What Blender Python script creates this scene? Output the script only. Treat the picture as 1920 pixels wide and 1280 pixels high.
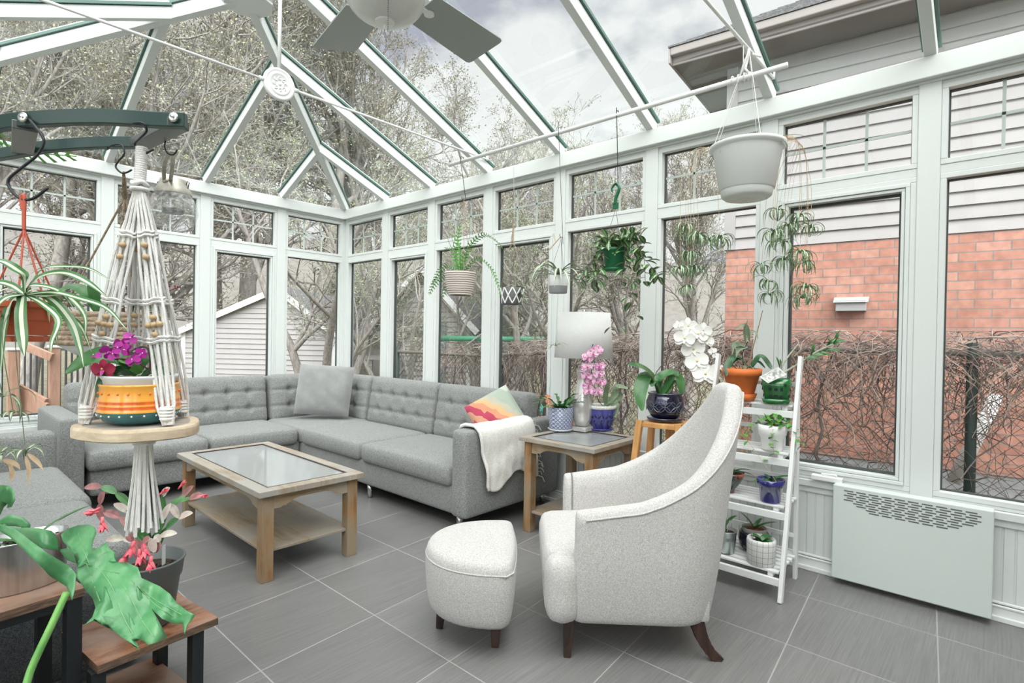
import bpy, math, random
from math import sin, cos, pi, radians, sqrt
from mathutils import Vector as V, Matrix, Euler, noise as mnoise
random.seed(7)
SC = bpy.context.scene
for o in list(bpy.data.objects): bpy.data.objects.remove(o)
COL = SC.collection

# ---------------------------------------------------------------- camera
CAM = V((-3.8768, -6.4683, 1.45)); YAW, PITCH, ROLL = radians(42.0432), radians(-.5092), radians(.97412); FPX = 1027.28
_f = V((cos(YAW)*cos(PITCH), sin(YAW)*cos(PITCH), sin(PITCH)))
_r0 = V((sin(YAW), -cos(YAW), 0)); _u0 = _r0.cross(_f)
_r = _r0*cos(ROLL) + _u0*sin(ROLL); _u = _u0*cos(ROLL) - _r0*sin(ROLL)
cd = bpy.data.cameras.new('camera'); cam = bpy.data.objects.new('camera', cd); COL.objects.link(cam)
cam.matrix_world = Matrix(((_r.x, _u.x, -_f.x, CAM.x), (_r.y, _u.y, -_f.y, CAM.y), (_r.z, _u.z, -_f.z, CAM.z), (0, 0, 0, 1)))
cd.sensor_width = 36; cd.lens = FPX/1920*36; cd.clip_start = .02; cd.clip_end = 300
SC.camera = cam

# ---------------------------------------------------------------- sky, exposure
SC.view_settings.view_transform = 'Standard'; SC.view_settings.look = 'None'
SC.view_settings.exposure = 0.66; SC.view_settings.gamma = 1; SC.view_settings.use_curve_mapping = False
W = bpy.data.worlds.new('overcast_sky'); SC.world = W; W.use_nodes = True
nt = W.node_tree; nt.nodes.clear()
def N(nt, t, **k):
    n = nt.nodes.new(t)
    for a, b in k.items():
        if a in ('inp',):
            for i, v in b.items(): n.inputs[i].default_value = v
        else: setattr(n, a, b)
    return n
def L(nt, a, b): nt.links.new(a, b)
tc = N(nt, 'ShaderNodeTexCoord'); sx = N(nt, 'ShaderNodeSeparateXYZ'); L(nt, tc.outputs['Generated'], sx.inputs[0])
ad = N(nt, 'ShaderNodeMath', operation='ADD', inp={1: .35}); L(nt, sx.outputs[2], ad.inputs[0])
mx = N(nt, 'ShaderNodeMath', operation='MAXIMUM', inp={1: .05}); L(nt, ad.outputs[0], mx.inputs[0])
dv = N(nt, 'ShaderNodeVectorMath', operation='DIVIDE'); cb = N(nt, 'ShaderNodeCombineXYZ')
for i in range(3): L(nt, mx.outputs[0], cb.inputs[i])
L(nt, tc.outputs['Generated'], dv.inputs[0]); L(nt, cb.outputs[0], dv.inputs[1])
ns = N(nt, 'ShaderNodeTexNoise', inp={'Scale': 2.3, 'Detail': 7, 'Roughness': .5, 'Distortion': 0}); L(nt, dv.outputs[0], ns.inputs['Vector'])
cr = N(nt, 'ShaderNodeValToRGB'); L(nt, ns.outputs[0], cr.inputs[0])
e = cr.color_ramp.elements; e[0].position = .38; e[0].color = (.30, .31, .37, 1); e[1].position = .46; e[1].color = (.61, .62, .622, 1)
e2 = cr.color_ramp.elements.new(.7); e2.color = (.66, .67, .67, 1)
# added glow in the unseen sky above and behind the camera, brightens the interior
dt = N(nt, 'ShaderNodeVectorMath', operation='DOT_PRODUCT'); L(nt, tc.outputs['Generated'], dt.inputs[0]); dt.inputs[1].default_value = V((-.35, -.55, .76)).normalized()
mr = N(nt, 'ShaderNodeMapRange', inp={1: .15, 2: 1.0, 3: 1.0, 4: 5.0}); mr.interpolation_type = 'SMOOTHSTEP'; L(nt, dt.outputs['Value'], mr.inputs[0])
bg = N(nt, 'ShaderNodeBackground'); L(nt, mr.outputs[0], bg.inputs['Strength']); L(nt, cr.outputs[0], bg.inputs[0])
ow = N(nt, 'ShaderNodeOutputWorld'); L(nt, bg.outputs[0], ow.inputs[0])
sd = bpy.data.lights.new('hazy_sun', 'SUN'); sd.energy = 2.6; sd.angle = radians(80); sd.color = (1, .985, .96)
so = bpy.data.objects.new('hazy_sun', sd); COL.objects.link(so); so.rotation_euler = V((-.30, -.42, .85)).to_track_quat('Z', 'Y').to_euler()

# ---------------------------------------------------------------- helpers
def at(u, v, d):            # point seen at (u,v) at depth d
    return CAM + (_f + _r*((u-960)/FPX) - _u*((v-640)/FPX))*d
def onx(u, v, x): r = at(u, v, 1)-CAM; return CAM + r*((x-CAM.x)/r.x)
def ony(u, v, y): r = at(u, v, 1)-CAM; return CAM + r*((y-CAM.y)/r.y)
def onz(u, v, z): r = at(u, v, 1)-CAM; return CAM + r*((z-CAM.z)/r.z)

class MB:
    def __init__(s): s.v = []; s.f = []; s.m = []
    def add(s, vs, fs, mi=0):
        b = len(s.v); s.v += [tuple(p) for p in vs]; s.f += [tuple(b+i for i in f) for f in fs]; s.m += [mi]*len(fs); return s
    def box(s, c, d, mi=0, rz=0, M=None):
        x, y, z = d[0]/2, d[1]/2, d[2]/2
        p = [V((a*x, b*y, e*z)) for a in (-1, 1) for b in (-1, 1) for e in (-1, 1)]
        R = M if M is not None else Matrix.Rotation(rz, 3, 'Z')
        p = [R @ q + V(c) for q in p]
        return s.add(p, [(0, 1, 3, 2), (4, 6, 7, 5), (0, 4, 5, 1), (2, 3, 7, 6), (0, 2, 6, 4), (1, 5, 7, 3)], mi)
    def bx(s, x0, x1, y0, y1, z0, z1, mi=0): return s.box(((x0+x1)/2, (y0+y1)/2, (z0+z1)/2), (abs(x1-x0), abs(y1-y0), abs(z1-z0)), mi)
    def beam(s, p, q, w, h, up=(0, 0, 1), off=0, mi=0, taper=1):
        p, q, up = V(p), V(q), V(up); d = (q-p).normalized(); sd = d.cross(up).normalized(); u = sd.cross(d).normalized()
        vs = []
        for c, k in ((p, 1), (q, taper)):
            for a, b in ((-1, -1), (1, -1), (1, 1), (-1, 1)): vs.append(c + sd*(a*w/2*k) + u*(b*h/2*k+off))
        return s.add(vs, [(0, 3, 2, 1), (4, 5, 6, 7), (0, 1, 5, 4), (1, 2, 6, 5), (2, 3, 7, 6), (3, 0, 4, 7)], mi)
    def tube(s, pts, r, n=6, mi=0, cap=True, closed=False):
        pts = [V(p) for p in pts]; m = len(pts)
        rs = r if isinstance(r, (list, tuple)) else [r]*m
        t0 = (pts[1]-pts[0]).normalized(); a = t0.orthogonal().normalized(); vs = []
        for i in range(m):
            if closed: t = (pts[(i+1) % m]-pts[i-1])
            else: t = (pts[min(i+1, m-1)]-pts[max(i-1, 0)])
            if t.length < 1e-9: t = t0.copy()
            t.normalize(); a = (a - t*a.dot(t))
            if a.length < 1e-6: a = t.orthogonal()
            a.normalize(); b = t.cross(a)
            for k in range(n):
                an = 2*pi*k/n; vs.append(pts[i] + (a*cos(an)+b*sin(an))*rs[i])
        fs = []
        for i in range(m if closed else m-1):
            j = (i+1) % m
            for k in range(n): fs.append((i*n+k, i*n+(k+1) % n, j*n+(k+1) % n, j*n+k))
        if cap and not closed: fs += [tuple(range(n-1, -1, -1)), tuple(range((m-1)*n, m*n))]
        return s.add(vs, fs, mi)
    def lathe(s, prof, n=24, c=(0, 0, 0), mi=0, sx=1, sy=1, cap=False, mis=None):
        m = len(prof); vs = []; c = V(c)
        for r, z in prof:
            for k in range(n):
                an = 2*pi*k/n; vs.append(c + V((r*cos(an)*sx, r*sin(an)*sy, z)))
        b = len(s.v)
        for i in range(m-1):
            fs = [(i*n+k, i*n+(k+1) % n, (i+1)*n+(k+1) % n, (i+1)*n+k) for k in range(n)]
            s.f += [tuple(b+q for q in f) for f in fs]; s.m += [mis[i] if mis else mi]*n
        s.v += [tuple(p) for p in vs]
        if cap: s.f += [tuple(range(b+n-1, b-1, -1)), tuple(range(b+(m-1)*n, b+m*n))]; s.m += [mi, mi]
        return s
    def ell(s, c, rad, n=12, m=8, mi=0, R=None):
        c = V(c); vs = []
        for i in range(m+1):
            th = pi*i/m
            for k in range(n):
                p = V((sin(th)*cos(2*pi*k/n)*rad[0], sin(th)*sin(2*pi*k/n)*rad[1], cos(th)*rad[2]))
                vs.append(c + (R @ p if R is not None else p))
        return s.add(vs, [(i*n+k, (i+1)*n+k, (i+1)*n+(k+1) % n, i*n+(k+1) % n) for i in range(m) for k in range(n)], mi)
    def rbox(s, c, d, r, n=(6, 6, 4), mi=0, M=None, disp=None):
        # rounded box with gridded faces; disp(p)->offset vector in local coordinates
        hx, hy, hz = d[0]/2, d[1]/2, d[2]/2; r = min(r, hx*.98, hy*.98, hz*.98); c = V(c)
        idx = {}; vs = []; fs = []
        nn = [max(2, k) for k in n]
        def co(i, k, h):
            # ends get extra density for roundness
            t = i/k; return (-h + 2*h*t)
        def vert(i, j, k):
            key = (i, j, k)
            if key in idx: return idx[key]
            def P(a, K, h):
                if a == 0: return -h
                if a == K: return h
                if a == 1: return -h + r*.3
                if a == K-1: return h - r*.3
                if a == 2: return -h + r
                if a == K-2: return h-r
                return -h+r + (2*h-2*r)*(a-2)/(K-4)
            p = V((P(i, NX, hx), P(j, NY, hy), P(k, NZ, hz)))
            q = V((max(-hx+r, min(hx-r, p.x)), max(-hy+r, min(hy-r, p.y)), max(-hz+r, min(hz-r, p.z))))
            dd = p-q
            if dd.length > 1e-9: p = q + dd.normalized()*r
            if disp: p = p + disp(p)
            idx[key] = len(vs); vs.append((M @ p if M is not None else p) + c); return idx[key]
        NX, NY, NZ = nn[0]+4, nn[1]+4, nn[2]+4
        for a in range(NX):
            for b in range(NY):
                fs.append((vert(a, b, NZ), vert(a+1, b, NZ), vert(a+1, b+1, NZ), vert(a, b+1, NZ)))
                fs.append((vert(a, b, 0), vert(a, b+1, 0), vert(a+1, b+1, 0), vert(a+1, b, 0)))
        for a in range(NX):
            for b in range(NZ):
                fs.append((vert(a, 0, b), vert(a+1, 0, b), vert(a+1, 0, b+1), vert(a, 0, b+1)))
                fs.append((vert(a, NY, b), vert(a, NY, b+1), vert(a+1, NY, b+1), vert(a+1, NY, b)))
        for a in range(NY):
            for b in range(NZ):
                fs.append((vert(0, a, b), vert(0, a, b+1), vert(0, a+1, b+1), vert(0, a+1, b)))
                fs.append((vert(NX, a, b), vert(NX, a+1, b), vert(NX, a+1, b+1), vert(NX, a, b+1)))
        return s.add(vs, fs, mi)
    def strip(s, pts, ups, wid, mis=(0,), fold=0.0):
        # ribbon: pts, side vectors (unit), widths; mis = material per column
        k = len(mis); vs = []; fs = []; b = len(s.v)
        for i, p in enumerate(pts):
            sd, up = ups[i]
            for j in range(k+1):
                t = (j/k-.5)*2; vs.append(p + sd*(t*wid[i]/2) + up*(abs(t)*fold*wid[i]))
        for i in range(len(pts)-1):
            for j in range(k):
                a = i*(k+1)+j; s.f.append((b+a, b+a+1, b+a+k+2, b+a+k+1)); s.m.append(mis[j])
        s.v += [tuple(v) for v in vs]; return s
    def leaf(s, base, d, Ln, Wd, droop=1.0, n=8, mis=(0, 0), fold=.15, shape='strap', side=None, curl=0):
        d = V(d).normalized(); p = V(base)
        sd = V(side) if side else d.cross(V((0, 0, 1)))
        if sd.length < 1e-4: sd = V((1, 0, 0))
        sd.normalize(); pts = [p.copy()]; ups = []; st = Ln/n
        for i in range(n):
            up = sd.cross(d).normalized(); ups.append((sd.copy(), up))
            p = p + d*st; pts.append(p.copy())
            ang = -droop/n
            d = (Matrix.Rotation(ang, 3, sd) @ d).normalized() if d.z > -.97 or ang > 0 or droop > 3.9 else d
            if curl: sd = (Matrix.Rotation(curl/n, 3, d) @ sd).normalized()
        ups.append((sd.copy(), sd.cross(d).normalized()))
        if shape == 'strap': f = lambda t: (min(1, .45+2.2*t))*(1-t**3.2)**.7
        elif shape == 'oval': f = lambda t: max(.06, sin(pi*min(1, t*.93+.05))**.65)
        elif shape == 'lance': f = lambda t: max(.05, sin(pi*min(1, (t*.95+.04)**.75)))
        elif shape == 'grass': f = lambda t: .55+.45*min(1, 4*t) if t < .5 else max(.04, 1-((t-.5)*2)**1.7)
        wid = [Wd*f(i/n) for i in range(n+1)]
        s.strip(pts, ups, wid, mis, fold); return pts[-1]
    def build(s, name, mats, parent=None, smooth=False, bevel=0, sub=0, solid=0, loc=None, label=None):
        me = bpy.data.meshes.new(name); me.from_pydata(s.v, [], s.f)
        mats = mats if isinstance(mats, (list, tuple)) else [mats]
        for m in mats: me.materials.append(m)
        if len(mats) > 1: me.polygons.foreach_set('material_index', s.m)
        if smooth: me.polygons.foreach_set('use_smooth', [True]*len(s.f))
        me.update(); o = bpy.data.objects.new(name, me); COL.objects.link(o)
        if parent is not None: o.parent = parent
        if loc is not None: o.location = loc
        if bevel:
            b = o.modifiers.new('bevel', 'BEVEL'); b.width = bevel; b.segments = 2; b.limit_method = 'ANGLE'; b.angle_limit = radians(40)
        if solid:
            b = o.modifiers.new('solid', 'SOLIDIFY'); b.thickness = solid; b.offset = 0
        if sub:
            b = o.modifiers.new('sub', 'SUBSURF'); b.levels = sub; b.render_levels = sub
        if label: o['label'] = label
        return o
def tag(o, label=None, cat=None, group=None, kind=None):
    if label: o['label'] = label
    if cat: o['category'] = cat
    if group: o['group'] = group
    if kind: o['kind'] = kind
    return o
def thing(name, label, cat, loc=(0, 0, 0), rz=0, group=None, kind=None):
    o = bpy.data.objects.new(name, None); COL.objects.link(o); o.location = loc; o.rotation_euler = (0, 0, rz); o.empty_display_size = .05
    return tag(o, label, cat, group, kind)
def copy_tree(o, parent=None):
    c = o.copy(); COL.objects.link(c); c.parent = parent
    for ch in list(o.children): copy_tree(ch, c)
    return c
def bez(a, b, c, d, n=10):
    a, b, c, d = V(a), V(b), V(c), V(d)
    return [a*(1-t)**3 + b*3*t*(1-t)**2 + c*3*t*t*(1-t) + d*t**3 for t in [i/n for i in range(n+1)]]

# ---------------------------------------------------------------- materials
def mat(name, col, rough=.5, metal=0, var=.0, vs=20, bump=0, bs=200, st=(1, 1, 1), col2=None, trans=0, coat=0, thr=(.35, .65), spec=None, ext=None, detail=4, sheen=0):
    m = bpy.data.materials.new(name); m.use_nodes = True; t = m.node_tree; t.nodes.clear()
    b = N(t, 'ShaderNodeBsdfPrincipled'); o = N(t, 'ShaderNodeOutputMaterial'); L(t, b.outputs[0], o.inputs[0])
    b.inputs['Roughness'].default_value = rough; b.inputs['Metallic'].default_value = metal
    b.inputs['Base Color'].default_value = (*col, 1)
    if coat: b.inputs['Coat Weight'].default_value = coat; b.inputs['Coat Roughness'].default_value = .05
    if trans: b.inputs['Transmission Weight'].default_value = trans
    if sheen: b.inputs['Sheen Weight'].default_value = sheen
    if spec is not None: b.inputs['Specular IOR Level'].default_value = spec
    tcn = N(t, 'ShaderNodeTexCoord'); mp = N(t, 'ShaderNodeMapping'); L(t, tcn.outputs['Object'], mp.inputs[0]); mp.inputs['Scale'].default_value = st
    if var or col2:
        n = N(t, 'ShaderNodeTexNoise', inp={'Scale': vs, 'Detail': detail, 'Roughness': .6}); L(t, mp.outputs[0], n.inputs['Vector'])
        r = N(t, 'ShaderNodeValToRGB'); L(t, n.outputs[0], r.inputs[0]); el = r.color_ramp.elements
        el[0].position, el[1].position = thr
        c2 = col2 if col2 else [min(1, c*(1+var)) for c in col]; c1 = col if col2 else [c*(1-var) for c in col]
        el[0].color = (*c1, 1); el[1].color = (*c2, 1); L(t, r.outputs[0], b.inputs['Base Color'])
    if bump:
        n2 = N(t, 'ShaderNodeTexNoise', inp={'Scale': bs, 'Detail': 3}); L(t, mp.outputs[0], n2.inputs['Vector'])
        bp = N(t, 'ShaderNodeBump', inp={'Strength': bump, 'Distance': .01}); L(t, n2.outputs[0], bp.inputs['Height']); L(t, bp.outputs[0], b.inputs['Normal'])
    return m
def fabric(name, c1, c2, scale=260, bump=.5, sheen=.2):
    m = bpy.data.materials.new(name); m.use_nodes = True; t = m.node_tree; t.nodes.clear()
    b = N(t, 'ShaderNodeBsdfPrincipled', inp={'Roughness': .95, 'Sheen Weight': sheen, 'Specular IOR Level': .15}); o = N(t, 'ShaderNodeOutputMaterial'); L(t, b.outputs[0], o.inputs[0])
    tcn = N(t, 'ShaderNodeTexCoord')
    n = N(t, 'ShaderNodeTexNoise', inp={'Scale': scale, 'Detail': 2, 'Roughness': .7}); L(t, tcn.outputs['Object'], n.inputs['Vector'])
    n3 = N(t, 'ShaderNodeTexNoise', inp={'Scale': scale/2.5, 'Detail': 3, 'Roughness': .7}); L(t, tcn.outputs['Object'], n3.inputs['Vector'])
    mm = N(t, 'ShaderNodeMath', operation='MULTIPLY_ADD', inp={1: .35, 2: 0}); L(t, n3.outputs[0], mm.inputs[0])
    m2 = N(t, 'ShaderNodeMath', operation='MULTIPLY_ADD', inp={1: .65}); L(t, n.outputs[0], m2.inputs[0]); L(t, mm.outputs[0], m2.inputs[2])
    r = N(t, 'ShaderNodeValToRGB'); L(t, m2.outputs[0], r.inputs[0]); el = r.color_ramp.elements
    el[0].position, el[1].position = .38, .62; el[0].color = (*c1, 1); el[1].color = (*c2, 1); L(t, r.outputs[0], b.inputs['Base Color'])
    bp = N(t, 'ShaderNodeBump', inp={'Strength': bump, 'Distance': .004}); L(t, m2.outputs[0], bp.inputs['Height']); L(t, bp.outputs[0], b.inputs['Normal'])
    return m
def wood(name, c1, c2, scale=3, st=(1, 12, 12), rough=.55, bump=.1, c3=None):
    m = bpy.data.materials.new(name); m.use_nodes = True; t = m.node_tree; t.nodes.clear()
    b = N(t, 'ShaderNodeBsdfPrincipled', inp={'Roughness': rough}); o = N(t, 'ShaderNodeOutputMaterial'); L(t, b.outputs[0], o.inputs[0])
    tcn = N(t, 'ShaderNodeTexCoord'); mp = N(t, 'ShaderNodeMapping'); L(t, tcn.outputs['Object'], mp.inputs[0]); mp.inputs['Scale'].default_value = st
    n = N(t, 'ShaderNodeTexNoise', inp={'Scale': scale, 'Detail': 6, 'Roughness': .65, 'Distortion': .6}); L(t, mp.outputs[0], n.inputs['Vector'])
    r = N(t, 'ShaderNodeValToRGB'); L(t, n.outputs[0], r.inputs[0]); el = r.color_ramp.elements
    el[0].position, el[1].position = .36, .66; el[0].color = (*c1, 1); el[1].color = (*c2, 1)
    src = r.outputs[0]
    if c3:
        n4 = N(t, 'ShaderNodeTexNoise', inp={'Scale': 4, 'Detail': 3}); L(t, tcn.outputs['Object'], n4.inputs['Vector'])
        r4 = N(t, 'ShaderNodeValToRGB'); L(t, n4.outputs[0], r4.inputs[0]); r4.color_ramp.elements[0].position = .42; r4.color_ramp.elements[1].position = .6
        mixn = N(t, 'ShaderNodeMix', data_type='RGBA'); L(t, r4.outputs[0], mixn.inputs[0]); L(t, src, mixn.inputs[6]); mixn.inputs[7].default_value = (*c3, 1); src = mixn.outputs[2]
    L(t, src, b.inputs['Base Color'])
    bp = N(t, 'ShaderNodeBump', inp={'Strength': bump, 'Distance': .003}); L(t, n.outputs[0], bp.inputs['Height']); L(t, bp.outputs[0], b.inputs['Normal'])
    return m
def glassmat(name, tint=(.93, .955, .945), refl=.5, rough=0.0, dirt=0.0):
    m = bpy.data.materials.new(name); m.use_nodes = True; t = m.node_tree; t.nodes.clear()
    tr = N(t, 'ShaderNodeBsdfTransparent', inp={'Color': (*tint, 1)}); gl = N(t, 'ShaderNodeBsdfGlossy', inp={'Roughness': rough, 'Color': (.9, 1, .96, 1)})
    fr = N(t, 'ShaderNodeFresnel', inp={'IOR': 1.45}); mu = N(t, 'ShaderNodeMath', operation='MULTIPLY', inp={1: refl}); L(t, fr.outputs[0], mu.inputs[0])
    mi = N(t, 'ShaderNodeMixShader'); L(t, mu.outputs[0], mi.inputs[0]); L(t, tr.outputs[0], mi.inputs[1]); L(t, gl.outputs[0], mi.inputs[2])
    out = mi.outputs[0]
    if dirt:
        df = N(t, 'ShaderNodeBsdfDiffuse', inp={'Color': (.75, .77, .76, 1)}); n = N(t, 'ShaderNodeTexNoise', inp={'Scale': 3, 'Detail': 8, 'Roughness': .7}); tcn = N(t, 'ShaderNodeTexCoord'); L(t, tcn.outputs['Object'], n.inputs['Vector'])
        r = N(t, 'ShaderNodeMapRange', inp={1: .45, 2: .75, 3: dirt*.25, 4: dirt}); L(t, n.outputs[0], r.inputs[0])
        m2 = N(t, 'ShaderNodeMixShader'); L(t, r.outputs[0], m2.inputs[0]); L(t, out, m2.inputs[1]); L(t, df.outputs[0], m2.inputs[2]); out = m2.outputs[0]
    o = N(t, 'ShaderNodeOutputMaterial'); L(t, out, o.inputs[0]); return m
M = {}
M['white'] = mat('white_vinyl', (.64, .668, .652), .38)
M['white2'] = mat('bright_white_paint', (.74, .75, .74), .4)
M['seal'] = mat('dark_rubber_seal', (.05, .062, .06), .6)
M['green_edge'] = mat('green_glass_edge', (.07, .14, .115), .25)
M['glass'] = glassmat('window_glass', (.93, .945, .94), .55)
M['roofglass'] = glassmat('roof_glass', (.93, .955, .94), .06, dirt=.07)
M['muntin'] = mat('muntin_white', (.62, .67, .64), .5)
M['fabric'] = fabric('heather_grey_fabric', (.11, .113, .11), (.31, .318, .308), 260, .6, .1)
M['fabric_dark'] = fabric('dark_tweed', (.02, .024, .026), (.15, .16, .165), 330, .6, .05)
M['cream'] = fabric('cream_woven_fabric', (.32, .31, .295), (.60, .585, .565), 330, .7)
M['velvet'] = mat('grey_velvet', (.20, .203, .20), .8, var=.12, vs=6, sheen=.6)
M['throw'] = fabric('ivory_throw', (.58, .57, .53), (.78, .77, .73), 170, .8)
M['darkwood'] = wood('espresso_wood', (.018, .010, .008), (.06, .03, .022), 4, (6, 6, 1), .3)
M['oak'] = wood('weathered_oak', (.17, .085, .03), (.34, .19, .08), 3, (8, 8, 1), .45, .15, (.26, .20, .13))
M['oaktop'] = wood('greyed_oak', (.24, .195, .145), (.35, .305, .245), 3, (9, 1, 1), .5, .15, (.31, .295, .265))
M['oakapron'] = wood('apron_oak', (.20, .13, .065), (.34, .24, .14), 3, (2, 2, 9), .5, .15, (.30, .26, .20))
M['shelfoak'] = wood('aged_shelf_oak', (.19, .14, .085), (.30, .235, .165), 3, (9, 1, 1), .5, .15, (.25, .22, .18))
M['rustic'] = wood('rustic_brown_board', (.10, .035, .015), (.36, .17, .095), 4, (1.5, 6, 6), .4, .05, (.30, .20, .15))
M['edge'] = wood('board_edge', (.05, .03, .02), (.22, .14, .09), 6, (3, 3, 30), .5)
M['blackmetal'] = mat('black_steel', (.018, .022, .024), .4, .3)
M['stoolwood'] = wood('golden_bamboo', (.45, .22, .07), (.66, .36, .14), 3, (6, 6, 1), .4)
M['slice'] = wood('pale_log_slice', (.50, .38, .26), (.74, .63, .47), 4, (2, 2, 6), .6)
M['slicetop'] = wood('log_slice_face', (.30, .26, .22), (.48, .43, .38), 4, (2, 6, 2), .6)
M['rope'] = mat('cotton_rope', (.74, .735, .71), .9, var=.05, vs=60, bump=.3, bs=250)
M['jute'] = mat('jute_twine', (.36, .28, .2), .95, var=.3, vs=50, bump=.8, bs=150)
M['bead'] = mat('wooden_bead', (.46, .33, .19), .6, var=.15, vs=30)
M['terra'] = mat('terracotta', (.66, .165, .035), .65, var=.07, vs=15)
M['terrap'] = mat('terracotta_plastic', (.50, .11, .045), .4, var=.05, vs=8)
M['redcord'] = mat('red_plastic_hanger', (.52, .10, .06), .45)
M['rackgreen'] = mat('dark_green_enamel', (.012, .042, .034), .3)
M['rackgrey'] = mat('brushed_grey_metal', (.15, .16, .16), .4, .6)
M['hook'] = mat('dark_hook_steel', (.03, .032, .036), .35, .5)
M['chrome'] = mat('brushed_steel', (.55, .55, .54), .25, 1, var=.1, vs=3, st=(30, 30, 1))
M['zinc'] = mat('galvanised_tin', (.5, .55, .54), .35, .9, var=.1, vs=10)
M['potgreen'] = mat('green_plastic', (.005, .11, .045), .45)
M['ceramgreen'] = mat('green_glaze', (.015, .13, .03), .12, coat=.6, var=.2, vs=10)
M['cobalt'] = mat('cobalt_glaze', (.02, .02, .16), .12, coat=.7, col2=(.09, .09, .34), vs=14, st=(1, 1, .25))
M['navy'] = mat('navy_glaze', (.004, .005, .018), .08, coat=.9, col2=(.015, .02, .10), vs=9, thr=(.5, .75))
M['bluepot'] = mat('royal_blue_glaze', (.018, .018, .16), .1, coat=.9)
M['cer_white'] = mat('white_ceramic', (.74, .74, .72), .25, coat=.3)
M['blackhole'] = mat('dark_cutout', (.008, .008, .012), .8)
M['soil'] = mat('bark_soil', (.045, .03, .02), .95, var=.5, vs=60, bump=1, bs=80)
M['pgrey'] = mat('grey_plastic_pot', (.10, .115, .112), .45)
M['plwhite'] = mat('white_plastic_pot', (.66, .68, .67), .45)
M['plgrey'] = mat('mid_grey_band', (.30, .31, .31), .5)
def leafm(n, c, c2=None, r=.4): return mat(n, c, r, col2=c2 or tuple(min(1, x*1.6) for x in c), vs=12)
M['lf'] = leafm('leaf_mid_green', (.03, .11, .03), (.07, .20, .06), .3)
M['lfdark'] = leafm('leaf_dark_green', (.015, .055, .022), (.04, .12, .04), .3)
M['lfgrey'] = leafm('leaf_sage', (.10, .16, .09), (.22, .30, .18))
M['lfbright'] = leafm('leaf_bright_green', (.05, .22, .03), (.13, .36, .06))
M['lfcream'] = leafm('leaf_cream_stripe', (.50, .56, .40), (.66, .70, .55))
M['mon'] = leafm('monstera_green', (.055, .23, .085), (.14, .36, .16), .3)
M['monstem'] = leafm('monstera_stem', (.10, .32, .07), (.18, .42, .10))
M['dry'] = leafm('dried_leaf', (.42, .30, .18), (.62, .46, .30), .8)
M['purple'] = mat('purple_stem', (.09, .05, .05), .5)
M['stake'] = mat('dark_stake', (.02, .025, .02), .6)
M['magenta'] = mat('magenta_petal', (.42, .015, .30), .5, var=.25, vs=40)
M['crimson'] = mat('crimson_petal', (.33, .005, .05), .5, var=.25, vs=40)
M['redpink'] = mat('coral_red_petal', (.78, .045, .10), .45, col2=(.86, .25, .28), vs=30)
M['petalwhite'] = mat('white_petal', (.80, .80, .76), .5)
M['petalpink'] = mat('pink_petal_edge', (.80, .55, .68), .5, col2=(.52, .10, .34), vs=55, thr=(.48, .6))
M['yellow'] = mat('yellow_lip', (.62, .48, .12), .5)
M['redbud'] = mat('red_bud', (.30, .01, .02), .4)
M['orange'] = mat('orange_glaze', (.84, .38, .055), .15, coat=.6)
M['red_o'] = mat('red_orange_band', (.80, .15, .03), .15, coat=.6, var=.2, vs=40)
M['teal'] = mat('teal_glaze', (.02, .14, .155), .15, coat=.6, var=.2, vs=12)
# ================================================================ ROOM
def st_(o): o['kind'] = 'structure'; return o
XW, YB = -4.3, -8.0                     # left wall, back wall
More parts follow.
